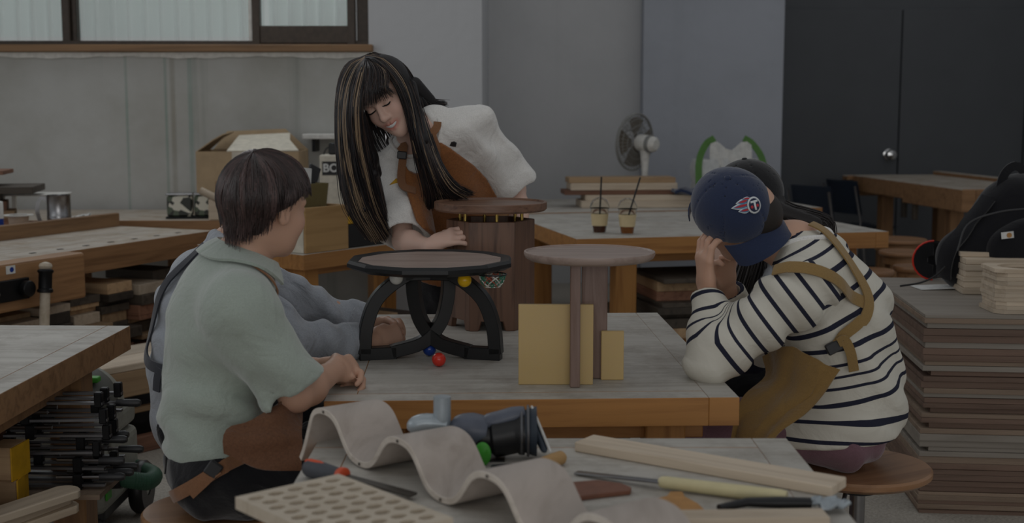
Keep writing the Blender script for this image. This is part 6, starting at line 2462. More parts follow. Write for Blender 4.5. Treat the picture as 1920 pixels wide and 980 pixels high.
    strap('apron_belt', tr, [A(at(463, 842, 2.82)), A(at(430, 868, 2.84)), A(at(380, 900, 2.86)), A(at(318, 934, 2.94))], 0.030, 0.004, 'strap_brown', root, n=24, off=0.006)
    strap('belt_tail', tr, [A(at(410, 880, 2.85)), A(at(385, 900, 2.85)), A(at(362, 920, 2.86))], 0.028, 0.004, 'strap_brown', root, n=10, off=0.013)
    bq = project(tr, [A(at(404, 881, 2.85))], 0.014)[0] - org
    MB().box(Vector(bq), (0.034, 0.010, 0.036), R=Matrix.Rotation(0.62, 3, 'Y')).build('belt_clip', 'dark_plastic', root, bevel=0.003)
    MB().tube([Vector(A(at(312, 852, 2.98)) - org), Vector(A(at(311, 875, 2.98)) - org), Vector(A(at(309, 888, 2.98)) - org)], 0.002, 6).build('drawcord', 'black_plastic', root)


mint_man()


# ---------------------------------------------------------------- man in the grey shirt behind him
def grey_man():
    th = math.radians(22)
    f = np.array([math.cos(th), math.sin(th), 0])
    r = np.array([math.sin(th), -math.cos(th), 0])
    pel = A(at(372, 800, 3.52))
    root = thing('person', 'person in a grey shirt seated behind the mint sweater', 'person', (pel[0], pel[1], 0))
    wai, che, nek = A(at(368, 700, 3.52)), A(at(388, 575, 3.52)), A(at(440, 468, 3.54))
    sc = A(at(412, 520, 3.53))
    sr, sl = sc + r * 0.185, sc - r * 0.185 + f * 0.06
    el, wr = A(at(540, 652, 3.43)), A(at(700, 648, 3.58))
    el[2] = max(el[2], 0.81)
    wr[2] = 0.79
    el2, wr2 = A(at(590, 580, 3.84)), A(at(705, 615, 3.80))
    hc = A(at(487, 385, 3.56))
    Rh = fr((0.75, 0.66, -0.1), (0.05, 0, 1))
    hp, L = head_parts(hc, Rh, 0.97, nek, nr=(0.05, 0.055))
    h1 = hand_parts(wr, nrm(A(at(790, 628, 3.72)) - wr), (0.0, 0.95, -0.25), (0.2, 0, 1), (1.15, 1.35, 0.8), 1.08, 0.04, (0.85, 0.3), 0.5)
    h2 = hand_parts(wr2, nrm(A(at(775, 622, 3.74)) - wr2), (0.2, -0.9, -0.2), (0, 0, 1), (0.9, 1.1, 0.7), 1.0, 0.05, (0.8, 0.4), 0.4)
    tor = torso_parts(pel + [0, 0, 0.08], wai, che, nek, sl, sr, f, 0.085, 0.09, 0.11, 1.25, 0.045)
    body = U(*(tor + arm_parts(sr, el, wr) + arm_parts(sl, el2, wr2) + h1 + h2 + [(hp[0][0], 0.0)] + hp[1:]))
    lo, hi = bounds([pel, nek, hc + [0, 0, 0.1], sr, sl, el, el2, wr, wr2, A(at(810, 630, 3.74))], 0.13)
    sdf_obj('body', body, lo, hi, 0.005, 'skin', root, col=face_col(L, Rh, hc, 0.97, SKIN_M))
    kn = torso_parts(pel + [0, 0, 0.03], wai, che, nek - [0, 0, 0.02], sl, sr, f, 0.155, 0.142, 0.152, 1.22, 0.068)
    cu = wr + (el - wr) * 0.15
    cu2 = wr2 + (el2 - wr2) * 0.10
    sh = U(*kn)
    s1 = U(cap(sr, el, 0.074, 0.066), (cap(el, cu, 0.066, 0.050), 0.04))
    s2 = U(cap(sl, el2, 0.074, 0.062), (cap(el2, cu2, 0.062, 0.050), 0.04))
    s1 = both(s1, plane(cu, wr - el), 0.005)
    s2 = both(s2, plane(cu2, wr2 - el2), 0.005)
    shf = U(sh, (s1, 0.05), (s2, 0.05))
    dax = nrm(wr - el)
    shw = folds(wrinkle(shf, 0.006, 19, 4), 0.008, (40, 20, 45), 3)
    sf = lambda P: shw(P) + 0.006 * np.sin((P @ (dax * 75)) + 3 * wob(P, 14, 2)) * np.clip((P[:, 0] + 0.75) / 0.12, 0, 1)
    sf2 = cut(sf, cap(nek, nek + [0.05, 0.02, 0.14], 0.058, 0.075), 0.004)
    sf2 = cut(sf2, cap(cu - dax * 0.03, cu + dax * 0.2, 0.040, 0.046), 0.003)
    sf2 = cut(sf2, plane((0, 0, pel[2] - 0.10), (0, 0, 1)), 0.02)
    lo, hi = bounds([pel, nek, sr, sl, el, el2, cu, cu2], 0.2)
    sdf_obj('shirt', sf2, lo, hi, 0.0065, 'grey_shirt', root)
    org = A(root.location)
    for nm, w_, e_ in (('cuff', cu, el), ('cuff', cu2, el2)):
        ax = nrm(w_ - e_)
        MB().tube([Vector(w_ - ax * 0.055 - org), Vector(w_ - ax * 0.05 - org), Vector(w_ - ax * 0.0 - org), Vector(w_ + ax * 0.004 - org)], [0.05, 0.056, 0.054, 0.045], 28).build(nm, 'grey_shirt', root)
    cp = []
    for i in range(22):
        a = 0.45 + (2 * PI - 0.9) * i / 21
        v = f * math.cos(a) + r * math.sin(a)
        tt = 0.5 * (1 + math.cos(a))
        cp.append((nek + v * (0.066 + 0.012 * tt) + np.array([0, 0, 0.050 - 0.06 * tt]), nek + v * (0.088 + 0.02 * tt) + np.array([0, 0, -0.015 - 0.05 * tt])))
    MB().sheet([[Vector(a - org), Vector((a + b) / 2 - org + np.array([0, 0, 0.008])), Vector(b - org)] for a, b in cp], 0.005).build('collar', 'grey_shirt', root)
    strap('apron_strap', shf, [A(at(395, 470, 3.45)), A(at(352, 495, 3.42)), A(at(312, 545, 3.42)), A(at(293, 605, 3.45)), A(at(288, 650, 3.48)), A(at(300, 680, 3.45)), A(at(325, 695, 3.38))], 0.028, 0.005, 'dark_strap', root, n=44, off=0.014)
    strap('strap_tail', shf, [A(at(316, 690, 3.4)), A(at(310, 710, 3.4)), A(at(308, 730, 3.4))], 0.028, 0.004, 'dark_strap', root, n=10, off=0.018)
    strap('front_strap', shf, [A(at(520, 505, 3.62)), A(at(512, 540, 3.52)), A(at(505, 570, 3.5))], 0.03, 0.005, 'dark_strap', root, n=12, off=0.006)
    pz = pel.copy()
    pz[2] = 0.59
    k1 = pz + f * 0.42 + r * 0.11 - [0, 0, 0.04]
    k2 = pz + f * 0.42 - r * 0.11 - [0, 0, 0.04]
    trousers(root, pz, f, r, (k2, k1), (k2 * [1, 1, 0] + [0.03, 0, 0.09], k1 * [1, 1, 0] + [0.03, 0, 0.09]), 'black_cotton', 0.115, 0.085, 0.01)
    bowl_hair(root, hc, Rh, 0.97, 1200, (0.03, 0.02, 0.018), 0.0022, [1.3, 1.4, 1.45, 1.6, 1.9, 2.0], 6, ext=(0.09, 0.10, 0.095))
    sdf_obj('hair_base', cut(ell(hc + Rh @ np.array([0, -0.014, 0.03]), (0.085, 0.096, 0.088), Rh), plane(hc + Rh @ np.array([0, 0.03, 0.0]), Rh @ np.array([0, -0.75, 1.0])), 0.02), hc - 0.15, hc + 0.15, 0.007, 'dark_hair_base', root,
            col=lambda V: np.tile([0.018, 0.012, 0.010], (len(V), 1)))


grey_man()


def poly2(q, poly):
    """signed distance of 2-D points to a polygon (negative inside)"""
    v = np.array(poly, float)
    n = len(v)
    d = np.full(len(q), 1e9)
    ins = np.zeros(len(q), bool)
    j = n - 1
    for i in range(n):
        e = v[j] - v[i]
        w = q - v[i]
        t = np.clip((w @ e) / (e @ e), 0, 1)
        b = w - t[:, None] * e
        d = np.minimum(d, (b * b).sum(1))
        c1 = q[:, 1] >= v[i][1]
        c2 = q[:, 1] < v[j][1]
        c3 = e[0] * w[:, 1] > e[1] * w[:, 0]
        ins ^= (c1 & c2 & c3) | (~c1 & ~c2 & ~c3)
        j = i
    d = np.sqrt(d)
    return np.where(ins, -d, d)


# ---------------------------------------------------------------- standing woman
def woman():
    pel, wai, che = A(at(862, 505, 4.60)), A(at(848, 430, 4.52)), A(at(818, 330, 4.42))
    nek = A(at(786, 258, 4.30))
    sr, sl = A(at(742, 318, 4.33)), A(at(878, 232, 4.36))
    root = thing('person', 'standing person with long streaked hair, white t-shirt and brown apron', 'person', (pel[0], pel[1], 0))
    org = A(root.location)
    T = nrm(nek - pel)
    R0 = nrm(sr - sl)
    Fw = nrm(np.cross(T, R0))          # forward
    if Fw[1] > 0:
        Fw = -Fw
    Rr = nrm(R0 - T * (R0 @ T))
    mid0 = (sl + sr) / 2
    el, wr = A(at(757, 452, 4.16)), A(at(806, 461, 4.02))
    el2, wr2 = A(at(966, 352, 4.54)), A(at(985, 470, 4.38))
    eye = A(at(711, 199, 4.07))
    Fh = nrm((-0.22, -0.88, -0.48))
    Rh = fr(Fh, (-0.52, -0.1, 0.86))
    s = 1.07
    hc = eye - Rh @ (np.array([0, 0.078, 0.002]) * s)
    hp, L = head_parts(hc, Rh, s, nek, smile=True, nr=(0.043, 0.048), ears=False)
    dh = nrm(A(at(840, 446, 4.0)) - wr)
    h1 = hand_parts(wr, dh, (0.75, 0.2, -0.2), (0, 0, 1), (0.35, 0.35, 0.3), 0.92, 0.1, (0.7, 0.6), 0.2)
    h2 = hand_parts(wr2, (0.05, -0.5, -0.9), (-0.8, 0, 0), (0, -1, 0), (0.3, 0.3, 0.3), 0.9)
    tor = torso_parts(pel, wai, che, nek, sl, sr, Fw, 0.115, 0.09, 0.10, 1.3, 0.042)
    body = U(*(tor + arm_parts(sr, el, wr, 0.86) + arm_parts(sl, el2, wr2, 0.86) + h1 + h2 + [(hp[0][0], 0.0)] + hp[1:]))
    lo, hi = bounds([pel, nek, hc + [0, 0, 0.12], hc - [0.06, 0.04, 0.06], sr, sl, el, el2, wr, wr2, A(at(880, 450, 4.0)), wr2 - [0, 0, 0.15]], 0.11)
    sdf_obj('body', body, lo, hi, 0.0034, 'skin', root, col=face_col(L, Rh, hc, s, SKIN_W, lip=(0.50, 0.14, 0.11), cheek=(0.78, 0.40, 0.34), smile=True))
    # smile, lowered lids with lashes
    MB().tube([Vector(L(x, 0.0872 - 11.0 * x * x, -0.0655 + 0.0075 * (abs(x) / 0.024) ** 1.5) - org) for x in np.linspace(-0.024, 0.024, 17)],
              [0.0012 + 0.0062 * math.cos((i - 8) / 8 * 1.35) for i in range(17)], 10, up=Rh[:, 2]).build('teeth', 'paper', root)
    for sg in (1, -1):
        pts = [L(sg * (0.031 + 0.0165 * math.cos(a)), 0, 0.0005 - 0.0055 * math.sin(a)) for a in np.linspace(0.05, PI - 0.05, 13)]
        pts = [p + Rh[:, 1] * 0.088 * s for p in pts]
        pj = project(body, pts, 0.0006, 5)
        MB().tube([Vector(p - org) for p in pj], [0.0010 + 0.0016 * math.sin(PI * i / 12) for i in range(13)], 8).build('lashes', 'black_plastic', root)
    # t-shirt
    kn = torso_parts(pel - T * 0.02, wai, che, nek - T * 0.02, sl, sr, Fw, 0.150, 0.140, 0.145, 1.25, 0.060)
    a1, a2 = nrm(el - sr), nrm(el2 - sl)
    s1 = both(cap(sr, el + a1 * 0.15, 0.070, 0.092), plane(el - a1 * 0.015, a1), 0.006)
    s2 = both(cap(sl, el2 + a2 * 0.12, 0.066, 0.098), plane(el2 - a2 * 0.030, a2), 0.006)
    tee0 = U(*(kn + [(s1, 0.05), (s2, 0.05)]))
    tee = folds(wrinkle(tee0, 0.005, 15, 6), 0.012, (34, 12, 30), 1)
    tee = folds(tee, 0.009, (-30, 10, 42), 4)
    tee = cut(tee, cap(el - a1 * 0.05, el + a1 * 0.15, 0.064, 0.074), 0.003)
    tee = cut(tee, cap(el2 - a2 * 0.06, el2 + a2 * 0.15, 0.062, 0.078), 0.003)
    tee = cut(tee, cap(nek - T * 0.005, nek + nrm(hc - nek) * 0.12, 0.056, 0.07), 0.004)
    lo, hi = bounds([pel, nek, sr, sl, el, el2], 0.19)
    sdf_obj('t_shirt', tee, lo, hi, 0.006, 'white_cotton', root)
    cr = project(tee0, [nek - T * 0.012 + (Fw * math.cos(a) + R0 * math.sin(a)) * 0.064 for a in np.linspace(0, 2 * PI, 30, endpoint=False)], 0.001)
    MB().tube([Vector(p - org) for p in cr], 0.006, 8, closed=True).build('neck_band', 'white_cotton', root)
    # bib apron
    base = U(tee0, (cap(pel, pel - np.array([0, 0, 0.45]), 0.15, 0.19, Fw, 1.2), 0.06))

    bib = []
    for px, py in ((752, 292), (765, 318), (785, 330), (806, 318), (818, 285), (826, 268), (850, 285), (880, 312), (915, 345), (950, 385), (985, 440), (985, 620), (800, 620), (790, 520), (815, 440), (790, 414), (756, 376), (752, 340)):
        q = A(at(px, py, 4.22)) - pel
        bib.append((q @ Rr, q @ T))

    def reg(P):
        q = P - pel
        return np.maximum(poly2(np.stack([q @ Rr, q @ T], 1), bib), -(q @ Fw) - 0.02)
    ap = lambda P: np.maximum(np.abs(folds(base, 0.003, (30, 0, 12), 9)(P) - 0.014) - 0.0075, reg(P))
    lo, hi = bounds([pel + R0 * 0.25, pel - R0 * 0.25, nek, pel - [0, 0, 0.5]], 0.2)
    sdf_obj('apron', ap, lo, hi, 0.0055, 'apron_leather', root)
    strap('apron_strap', tee0, [nek + Fw * 0.03 + R0 * 0.055, A(at(741, 268, 4.12)), A(at(749, 300, 4.13)), A(at(757, 345, 4.16)), A(at(767, 372, 4.2))], 0.026, 0.005, 'strap_brown', root, n=30, off=0.027)
    strap('apron_strap', tee0, [nek + Fw * 0.02 - R0 * 0.055, A(at(812, 250, 4.2)), A(at(820, 275, 4.2)), A(at(824, 300, 4.2))], 0.026, 0.005, 'strap_brown', root, n=24, off=0.025)
    q = project(tee0, [A(at(742, 282, 4.12))], 0.034)[0] - org
    MB().box(Vector(q), (0.032, 0.008, 0.026), R=Matrix.Rotation(0.1, 3, 'Y')).build('strap_buckle', 'dark_plastic', root, bevel=0.003)
    # small chest print and yellow mark
    for nm, px, py, pl_, mt in (('chest_print', 853, 273, [(-0.012, -0.004), (0.0, -0.010), (0.012, -0.012), (0.010, 0.0), (0.002, 0.008), (-0.010, 0.010)], 'dark_plastic'),
                                ('yellow_print', 746, 352, [(-0.008, -0.012), (0.006, -0.004), (0.008, 0.014), (-0.004, 0.01)], 'yellow_paint')):
        decal(nm, tee, A(at(px, py, 4.25)), np.array([1.0, 0, 0]), np.array([0, 0, 1.0]), pl_, 0.0015, mt, root, org, 3)
    # trousers and shoes
    lat = np.array([1.0, 0.2, 0]) / 1.02
    kL, kR = pel * [1, 1, 0] + lat * 0.10 + [0, 0, 0.48], pel * [1, 1, 0] - lat * 0.10 + [0, 0, 0.48]
    trousers(root, pel - [0, 0, 0.02], (-0.1, -0.95, 0), lat, (kR, kL), (kR * [1, 1, 0] + [0, 0.02, 0.09], kL * [1, 1, 0] + [0, 0.02, 0.09]), 'black_cotton', 0.105, 0.08, 0.011)
    # ---------------- hair
    rs = np.random.RandomState(12)

    def gd(l):
        return np.array([A(p) for p in bez([at(*q) for q in l], 22)])
    left = [gd([(690, 104, 4.22), (655, 122, 4.20), (638, 170, 4.18), (635, 250, 4.16), (640, 330, 4.15), (654, 392, 4.15), (688, 440, 4.15)]),
            gd([(686, 108, 4.16), (658, 130, 4.12), (643, 180, 4.09), (641, 260, 4.08), (650, 335, 4.09), (668, 395, 4.10), (700, 446, 4.12)]),
            gd([(685, 110, 4.12), (668, 138, 4.06), (656, 190, 4.03), (655, 265, 4.03), (666, 335, 4.05), (688, 400, 4.08), (716, 448, 4.11)]),
            gd([(685, 113, 4.09), (677, 145, 4.02), (668, 200, 4.00), (671, 265, 4.02), (684, 330, 4.05), (700, 392, 4.09), (724, 440, 4.12)]),
            gd([(688, 113, 4.09), (683, 150, 4.02), (674, 205, 4.02), (686, 265, 4.06), (700, 325, 4.10), (711, 380, 4.12), (722, 425, 4.13)]),
            gd([(694, 104, 4.22), (668, 150, 4.25), (672, 230, 4.22), (690, 270, 4.2), (706, 325, 4.18), (714, 375, 4.17), (720, 420, 4.16)])]
    right = [gd([(700, 102, 4.24), (730, 112, 4.26), (762, 145, 4.28), (786, 200, 4.27), (808, 262, 4.20), (832, 318, 4.17), (856, 350, 4.19), (886, 364, 4.22)]),
             gd([(690, 104, 4.18), (726, 108, 4.18), (757, 142, 4.17), (777, 195, 4.16), (794, 262, 4.13), (810, 318, 4.14), (826, 352, 4.17), (842, 372, 4.20)]),
             gd([(686, 107, 4.14), (718, 112, 4.10), (751, 150, 4.08), (769, 200, 4.08), (782, 260, 4.08), (797, 315, 4.12), (808, 360, 4.16), (808, 388, 4.18)]),
             gd([(686, 109, 4.11), (710, 118, 4.05), (743, 156, 4.03), (763, 205, 4.05), (773, 258, 4.08), (786, 312, 4.12), (800, 356, 4.16), (804, 384, 4.18)])]
    back = [gd([(700, 100, 4.25), (745, 118, 4.32), (778, 165, 4.36), (792, 215, 4.38), (800, 260, 4.42)]),
            gd([(705, 100, 4.27), (752, 126, 4.35), (788, 178, 4.40), (815, 190, 4.45), (838, 192, 4.50)]),
            gd([(690, 102, 4.27), (660, 135, 4.30), (650, 200, 4.28), (660, 270, 4.26), (680, 330, 4.24)])]

    def fill(guides, n, jit, hl, dark=(0.012, 0.010, 0.012)):
        G_ = np.array(guides)
        m = len(guides) - 1
        u = rs.uniform(0, m, n)
        i = np.minimum(u.astype(int), m - 1)
        t = (u - i)[:, None, None]
        Cc = G_[i] * (1 - t) + G_[i + 1] * t
        off = rs.normal(0, jit, (n, 3))
        Cc = Cc + off[:, None, :] * np.linspace(0.25, 1.0, Cc.shape[1])[None, :, None]
        Cc = Cc + (rs.normal(0, 0.004, (n, 1, 3)) * np.sin(np.linspace(0, 5, Cc.shape[1]))[None, :, None])
        cl = np.tile(dark, (n, 1)) * (0.6 + 1.0 * rs.rand(n, 1))
        for a, b, pr_, c_ in hl:
            w_ = (u > a) & (u < b) & (rs.rand(n) < pr_)
            cl[w_] = np.array(c_) * (0.7 + 0.6 * rs.rand(w_.sum(), 1))
        brown = rs.rand(n) < 0.22
        cl[brown & (cl[:, 0] < 0.05)] = np.array([0.06, 0.036, 0.028])
        return Cc, cl
    HL = (0.30, 0.21, 0.13)
    parts_ = [fill(left, 2600, 0.006, [(0.85, 1.35, 0.75, HL), (1.75, 2.05, 0.75, HL), (0.2, 0.45, 0.3, HL), (2.9, 3.1, 0.4, HL)]),
              fill(right, 2000, 0.0045, [(0.2, 0.4, 0.4, HL), (1.35, 1.6, 0.55, HL), (2.3, 2.45, 0.45, HL)]),
              fill(back, 900, 0.006, [])]
    # wispy fringe
    fr_g = []
    for k in range(7):
        x0 = 686 + 3 * k
        fr_g.append(gd([(687 + 1.5 * k, 112, 4.09), (x0 + 2 + 3 * k, 135, 4.02), (x0 + 4 * k, 165, 3.995), (684 + 9.5 * k, 205 - 5.0 * k, 3.998 + 0.004 * k)]))
    parts_.append(fill(fr_g, 200, 0.0026, [(5.0, 5.6, 0.3, HL)], (0.018, 0.014, 0.015)))
    Cc = np.concatenate([p[0] for p in parts_])
    cl = np.concatenate([p[1] for p in parts_])
    strands('hair', Cc, np.concatenate([np.full(5500, 0.0014), np.full(200, 0.0008)]), cl, 'hair', root)
    cb_ = cut(ell(hc + Rh @ np.array([0, -0.018, 0.036]), (0.086, 0.104, 0.089), Rh), plane(hc + Rh @ np.array([0, 0.040, 0.072]), Rh @ np.array([0, -1.0, 0.62])), 0.012)
    m1 = U(cap(left[1][6] + np.array([0.02, 0.03, 0]), left[1][12] + np.array([0.014, 0.02, 0]), 0.022, 0.018), (cap(left[5][8], left[4][14], 0.022, 0.018), 0.03), (cap(left[4][8] + np.array([0.0, 0.03, 0]), left[5][14], 0.018, 0.018), 0.03), (cap(left[1][12] + np.array([0.012, 0.01, 0]), left[2][17], 0.018, 0.012), 0.03))
    m2 = U(cap(right[0][7], right[1][12], 0.020, 0.018), (cap(back[0][10], back[1][14], 0.03, 0.02), 0.03))
    hb = U(cb_, (m1, 0.03), (m2, 0.03))
    lo, hi = bounds([hc, left[2][18], right[1][14], back[1][18]], 0.14)
    sdf_obj('hair_base', hb, lo, hi, 0.0055, 'dark_hair_base', root, col=lambda V: np.tile([0.010, 0.008, 0.009], (len(V), 1)))
    ear_ = L(0.0, 0.0, 0.0)
    q = A(at(722, 250, 4.06)) - org
    MB().tube([Vector(q), Vector(q + [0.003, 0, -0.012]), Vector(q + [0.001, 0, -0.028])], [0.001, 0.004, 0.001], 6).build('earring', 'steel', root)


woman()


# ---------------------------------------------------------------- man in the striped shirt
def stripe_mat():
    m, nt, b = _new('striped_jersey')
    a = N(nt, 'ShaderNodeAttribute', attribute_name='run')
    dv = N(nt, 'ShaderNodeMath', operation='DIVIDE')
    dv.inputs[1].default_value = 0.046
    nt.links.new(a.outputs['Fac'], dv.inputs[0])
    frc = N(nt, 'ShaderNodeMath', operation='FRACT')
    nt.links.new(dv.outputs[0], frc.inputs[0])
    r = ramp(nt, [(0.0, srgb('2b2d3d')), (0.235, srgb('d6d2c6')), (0.245, srgb('d6d2c6'))])
    r.color_ramp.interpolation = 'CONSTANT'
    nt.links.new(frc.outputs[0], r.inputs[0])
    nt.links.new(r.outputs[0], b.inputs['Base Color'])
    b.inputs['Roughness'].default_value = 0.9
    b.inputs['Specular IOR Level'].default_value = 0.2
    tc = N(nt, 'ShaderNodeTexCoord')
    n1 = N(nt, 'ShaderNodeTexNoise', Scale=10.0, Detail=4.0, Distortion=1.0)
    nt.links.new(tc.outputs['Object'], n1.inputs['Vector'])
    bump(nt, b, n1.outputs['Fac'], 0.4, 0.02)


stripe_mat()


def run_along(pts):
    P_ = [A(p) for p in pts]

    def g(V):
        best = np.full(len(V), 1e9)
        out = np.zeros(len(V))
        acc = 0.0
        num = np.zeros(len(V))
        den = np.zeros(len(V))
        for i in range(len(P_) - 1):
            ab = P_[i + 1] - P_[i]
            Ls = np.linalg.norm(ab)
            t = ((V - P_[i]) @ ab) / (Ls * Ls)
            tc = t.copy()
            if i > 0:
                tc = np.maximum(tc, 0)
            if i < len(P_) - 2:
                tc = np.minimum(tc, 1)
            q = V - P_[i] - tc[:, None] * ab
            w = 1.0 / ((q * q).sum(1) ** 3 + 1e-9)
            num += w * (acc + tc * Ls)
            den += w
            acc += Ls
        return num / den
    return g


def striped_man():
    f = nrm((-0.92, 0.38, 0))
    l = np.array([-f[1], f[0], 0])          # his left, towards the camera
    pel = A(at(1585, 848, 3.42))
    root = thing('person', 'person in a striped shirt and backward navy cap on a stool', 'person', (pel[0], pel[1], 0))
    org = A(root.location)
    wai, che, nek = A(at(1597, 745, 3.42)), A(at(1568, 595, 3.40)), A(at(1492, 462, 3.40))
    sc = A(at(1530, 525, 3.40))
    sl, sr = sc + l * 0.175, sc - l * 0.175
    el, wr = A(at(1337, 668, 3.26)), A(at(1327, 548, 3.36))
    el2, wr2 = A(at(1400, 655, 3.72)), A(at(1362, 540, 3.62))
    hc = A(at(1393, 412, 3.40))
    Rh = fr((-0.78, 0.60, -0.12), (-0.30, -0.35, 0.9))
    hp, L = head_parts(hc, Rh, 1.0, nek + f * 0.02, nr=(0.052, 0.058))
    h1 = hand_parts(wr, nrm(A(at(1316, 440, 3.36)) - wr), (0.85, 0.25, 0.1), (0.1, 0.9, 0.1), (0.25, 0.55, 0.5), 1.08, 0.10, (0.75, 0.55), 0.25)
    h2 = hand_parts(wr2, nrm(A(at(1352, 450, 3.52)) - wr2), (0.3, -0.9, 0.1), (-0.3, -0.5, 0.2), (0.3, 0.6, 0.5), 1.05, 0.10, (0.75, 0.55), 0.25)
    tor = torso_parts(pel + [0, 0, 0.08], wai, che, nek, sl, sr, f, 0.085, 0.09, 0.115, 1.25, 0.045)
    body = U(*(tor + arm_parts(sl, el, wr) + arm_parts(sr, el2, wr2) + h1 + h2 + [(hp[0][0], 0.0)] + hp[1:]))
    lo, hi = bounds([pel, nek, hc + [0, 0, 0.1], sr, sl, el, el2, wr, wr2, A(at(1305, 425, 3.36))], 0.13)
    sdf_obj('body', body, lo, hi, 0.0045, 'skin', root, col=face_col(L, Rh, hc, 1.0, SKIN_M))
    kn = torso_parts(pel + [0, 0, 0.04], wai, che, nek - f * 0.01 - [0, 0, 0.015], sl, sr, f, 0.160, 0.152, 0.160, 1.18, 0.070)
    kn = kn + [(cap(pel + f * 0.07 + l * 0.02 + [0, 0, 0.06], wai + f * 0.06, 0.152, 0.13), 0.06)]
    tors0 = U(*kn)
    tors = folds(wrinkle(tors0, 0.005, 14, 3), 0.010, (20, 25, 40), 2)
    tors = cut(tors, plane(A(at(1590, 812, 3.42)), (-0.10, 0, 1)), 0.015)
    tors = cut(tors, cap(nek + [0, 0, 0.0], nek + nrm(hc - nek) * 0.12, 0.058, 0.072), 0.004)
    lo, hi = bounds([pel, nek, sr, sl], 0.2)
    sh_ = sdf_obj('shirt', tors, lo, hi, 0.006, 'striped_jersey', root, attr={'run': run_along([pel, wai, che, sc, nek])})
    cu = wr + (el - wr) * 0.04
    dax = nrm(wr - el)
    for (s_, e_, w_) in ((sl, el, wr), (sr, el2, wr2)):
        c_ = w_ + (e_ - w_) * 0.04
        dx = nrm(w_ - e_)
        sv = U(cap(s_, e_, 0.086, 0.066), (cap(e_, c_, 0.066, 0.046), 0.04))
        sv = folds(wrinkle(sv, 0.005, 20, 7), 0.011, (45, 20, 50), 1)
        sv = both(sv, plane(c_, dx), 0.005)
        sv = cut(sv, cap(c_ - dx * 0.03, c_ + dx * 0.1, 0.034, 0.040), 0.003)
        lo, hi = bounds([s_, e_, w_], 0.12)
        me = sdf_mesh('sleeve', sv, lo, hi, 0.0055, None, {'run': run_along([s_ + (s_ - e_) * 0.2, e_, c_])}, org)
        o = bpy.data.objects.new('sleeve', me)
        COL.objects.link(o)
        me.materials.append(MATS['striped_jersey'])
        o.parent = sh_
    sall = U(tors0, (cap(sl, el, 0.086, 0.066), 0.05))
    ring = project(tors0, [nek - nrm(hc - nek) * 0.0 + (f * math.cos(a) + l * math.sin(a)) * 0.068 for a in np.linspace(0, 2 * PI, 30, endpoint=False)], 0.001)
    MB().tube([Vector(p - org) for p in ring], 0.008, 8, closed=True).build('neck_band', 'white_cotton', root)
    # crossing straps of the canvas apron
    strap('apron_strap', sall, [A(at(1432, 490, 3.2)), A(at(1452, 480, 3.16)), A(at(1500, 488, 3.14)), A(at(1560, 514, 3.15)), A(at(1612, 541, 3.17)), A(at(1650, 566, 3.22))], 0.032, 0.004, 'mustard_strap', root, n=44, off=0.008)
    strap('apron_strap', sall, [A(at(1520, 420, 3.36)), A(at(1552, 432, 3.33)), A(at(1592, 466, 3.28)), A(at(1628, 512, 3.25)), A(at(1650, 556, 3.22)), A(at(1646, 600, 3.18)), A(at(1622, 648, 3.14)), A(at(1592, 684, 3.13))], 0.030, 0.004, 'mustard_strap', root, n=54, off=0.012)
    q = project(sall, [A(at(1583, 690, 3.13))], 0.014)[0] - org
    MB().box(Vector(q), (0.045, 0.012, 0.030), R=Matrix.Rotation(-0.5, 3, 'Y')).build('strap_clip', 'dark_plastic', root, bevel=0.003)
    strap('strap_tail', sall, [A(at(1598, 682, 3.12)), A(at(1618, 672, 3.12)), A(at(1630, 690, 3.12)), A(at(1633, 720, 3.12))], 0.026, 0.003, 'mustard_strap', root, n=18, off=0.02)
    # apron skirt
    G = [[(1430, 668, 3.34), (1478, 648, 3.24), (1528, 672, 3.16), (1574, 694, 3.13)], [(1436, 706, 3.30), (1470, 716, 3.22), (1512, 736, 3.14), (1540, 738, 3.12)],
         [(1396, 740, 3.26), (1440, 752, 3.20), (1478, 768, 3.14), (1502, 778, 3.11)], [(1378, 775, 3.22), (1405, 802, 3.17), (1440, 806, 3.13), (1466, 806, 3.10)], [(1370, 830, 3.18), (1395, 845, 3.14), (1415, 845, 3.11), (1432, 845, 3.08)]]
    C5 = [bez([A(at(*p)) for p in g_], 17) for g_ in G]
    rows = []
    for j in range(17):
        cv = bez([C5[i][j] for i in range(5)], 21)
        rows.append([Vector(A(p) - org + np.array([0.004 * math.sin(j * 1.3), 0.007 * math.sin(j * 0.9 + i * 0.35), 0])) for i, p in enumerate(cv)])
    MB().sheet(rows, 0.004).build('apron', 'mustard_canvas', root)
    lapc = pel * [1, 1, 0] + f * 0.28 + [0, 0, 0.61]
    # mauve trousers
    pz = pel.copy()
    pz[2] = 0.583
    k1 = pz + f * 0.42 + l * 0.11 - [0, 0, 0.04]
    k2 = pz + f * 0.42 - l * 0.11 - [0, 0, 0.04]
    trousers(root, pz, f, l, (k2, k1), (k2 * [1, 1, 0] + [0.02, 0.0, 0.09], k1 * [1, 1, 0] + [0.02, 0.0, 0.09]), 'mauve_cotton', 0.105, 0.070, 0.008, 0.006)
    # backward cap, built round the skull
    Uc = nrm((-0.22, -0.62, 0.74))
    Bc = np.array([0.68, -0.62, -0.40])
    Bc = nrm(Bc - Uc * (Bc @ Uc))
    cc = A(at(1372, 388, 3.38))
    out, Lc, Rc, hol = cap_dome(root, cc, Uc, Bc, 0.107, 'navy_cap', 0.058)
    # embroidered emblem on the front panel: flaming disc with a T
    lc = A(at(1401, 384, 3.27))
    e0 = 0.002
    lcp = project(out, [lc], 0.0)[0]
    g = nrm(lcp - cc)
    vx = np.array([1.0, 0, 0.16])
    vx = nrm(vx - g * (vx @ g))
    vy = nrm(np.cross(g, vx))
    if vy[2] < 0:
        vy = -vy
    plain('logo_white', 'd9dde0', 0.8, var=0)
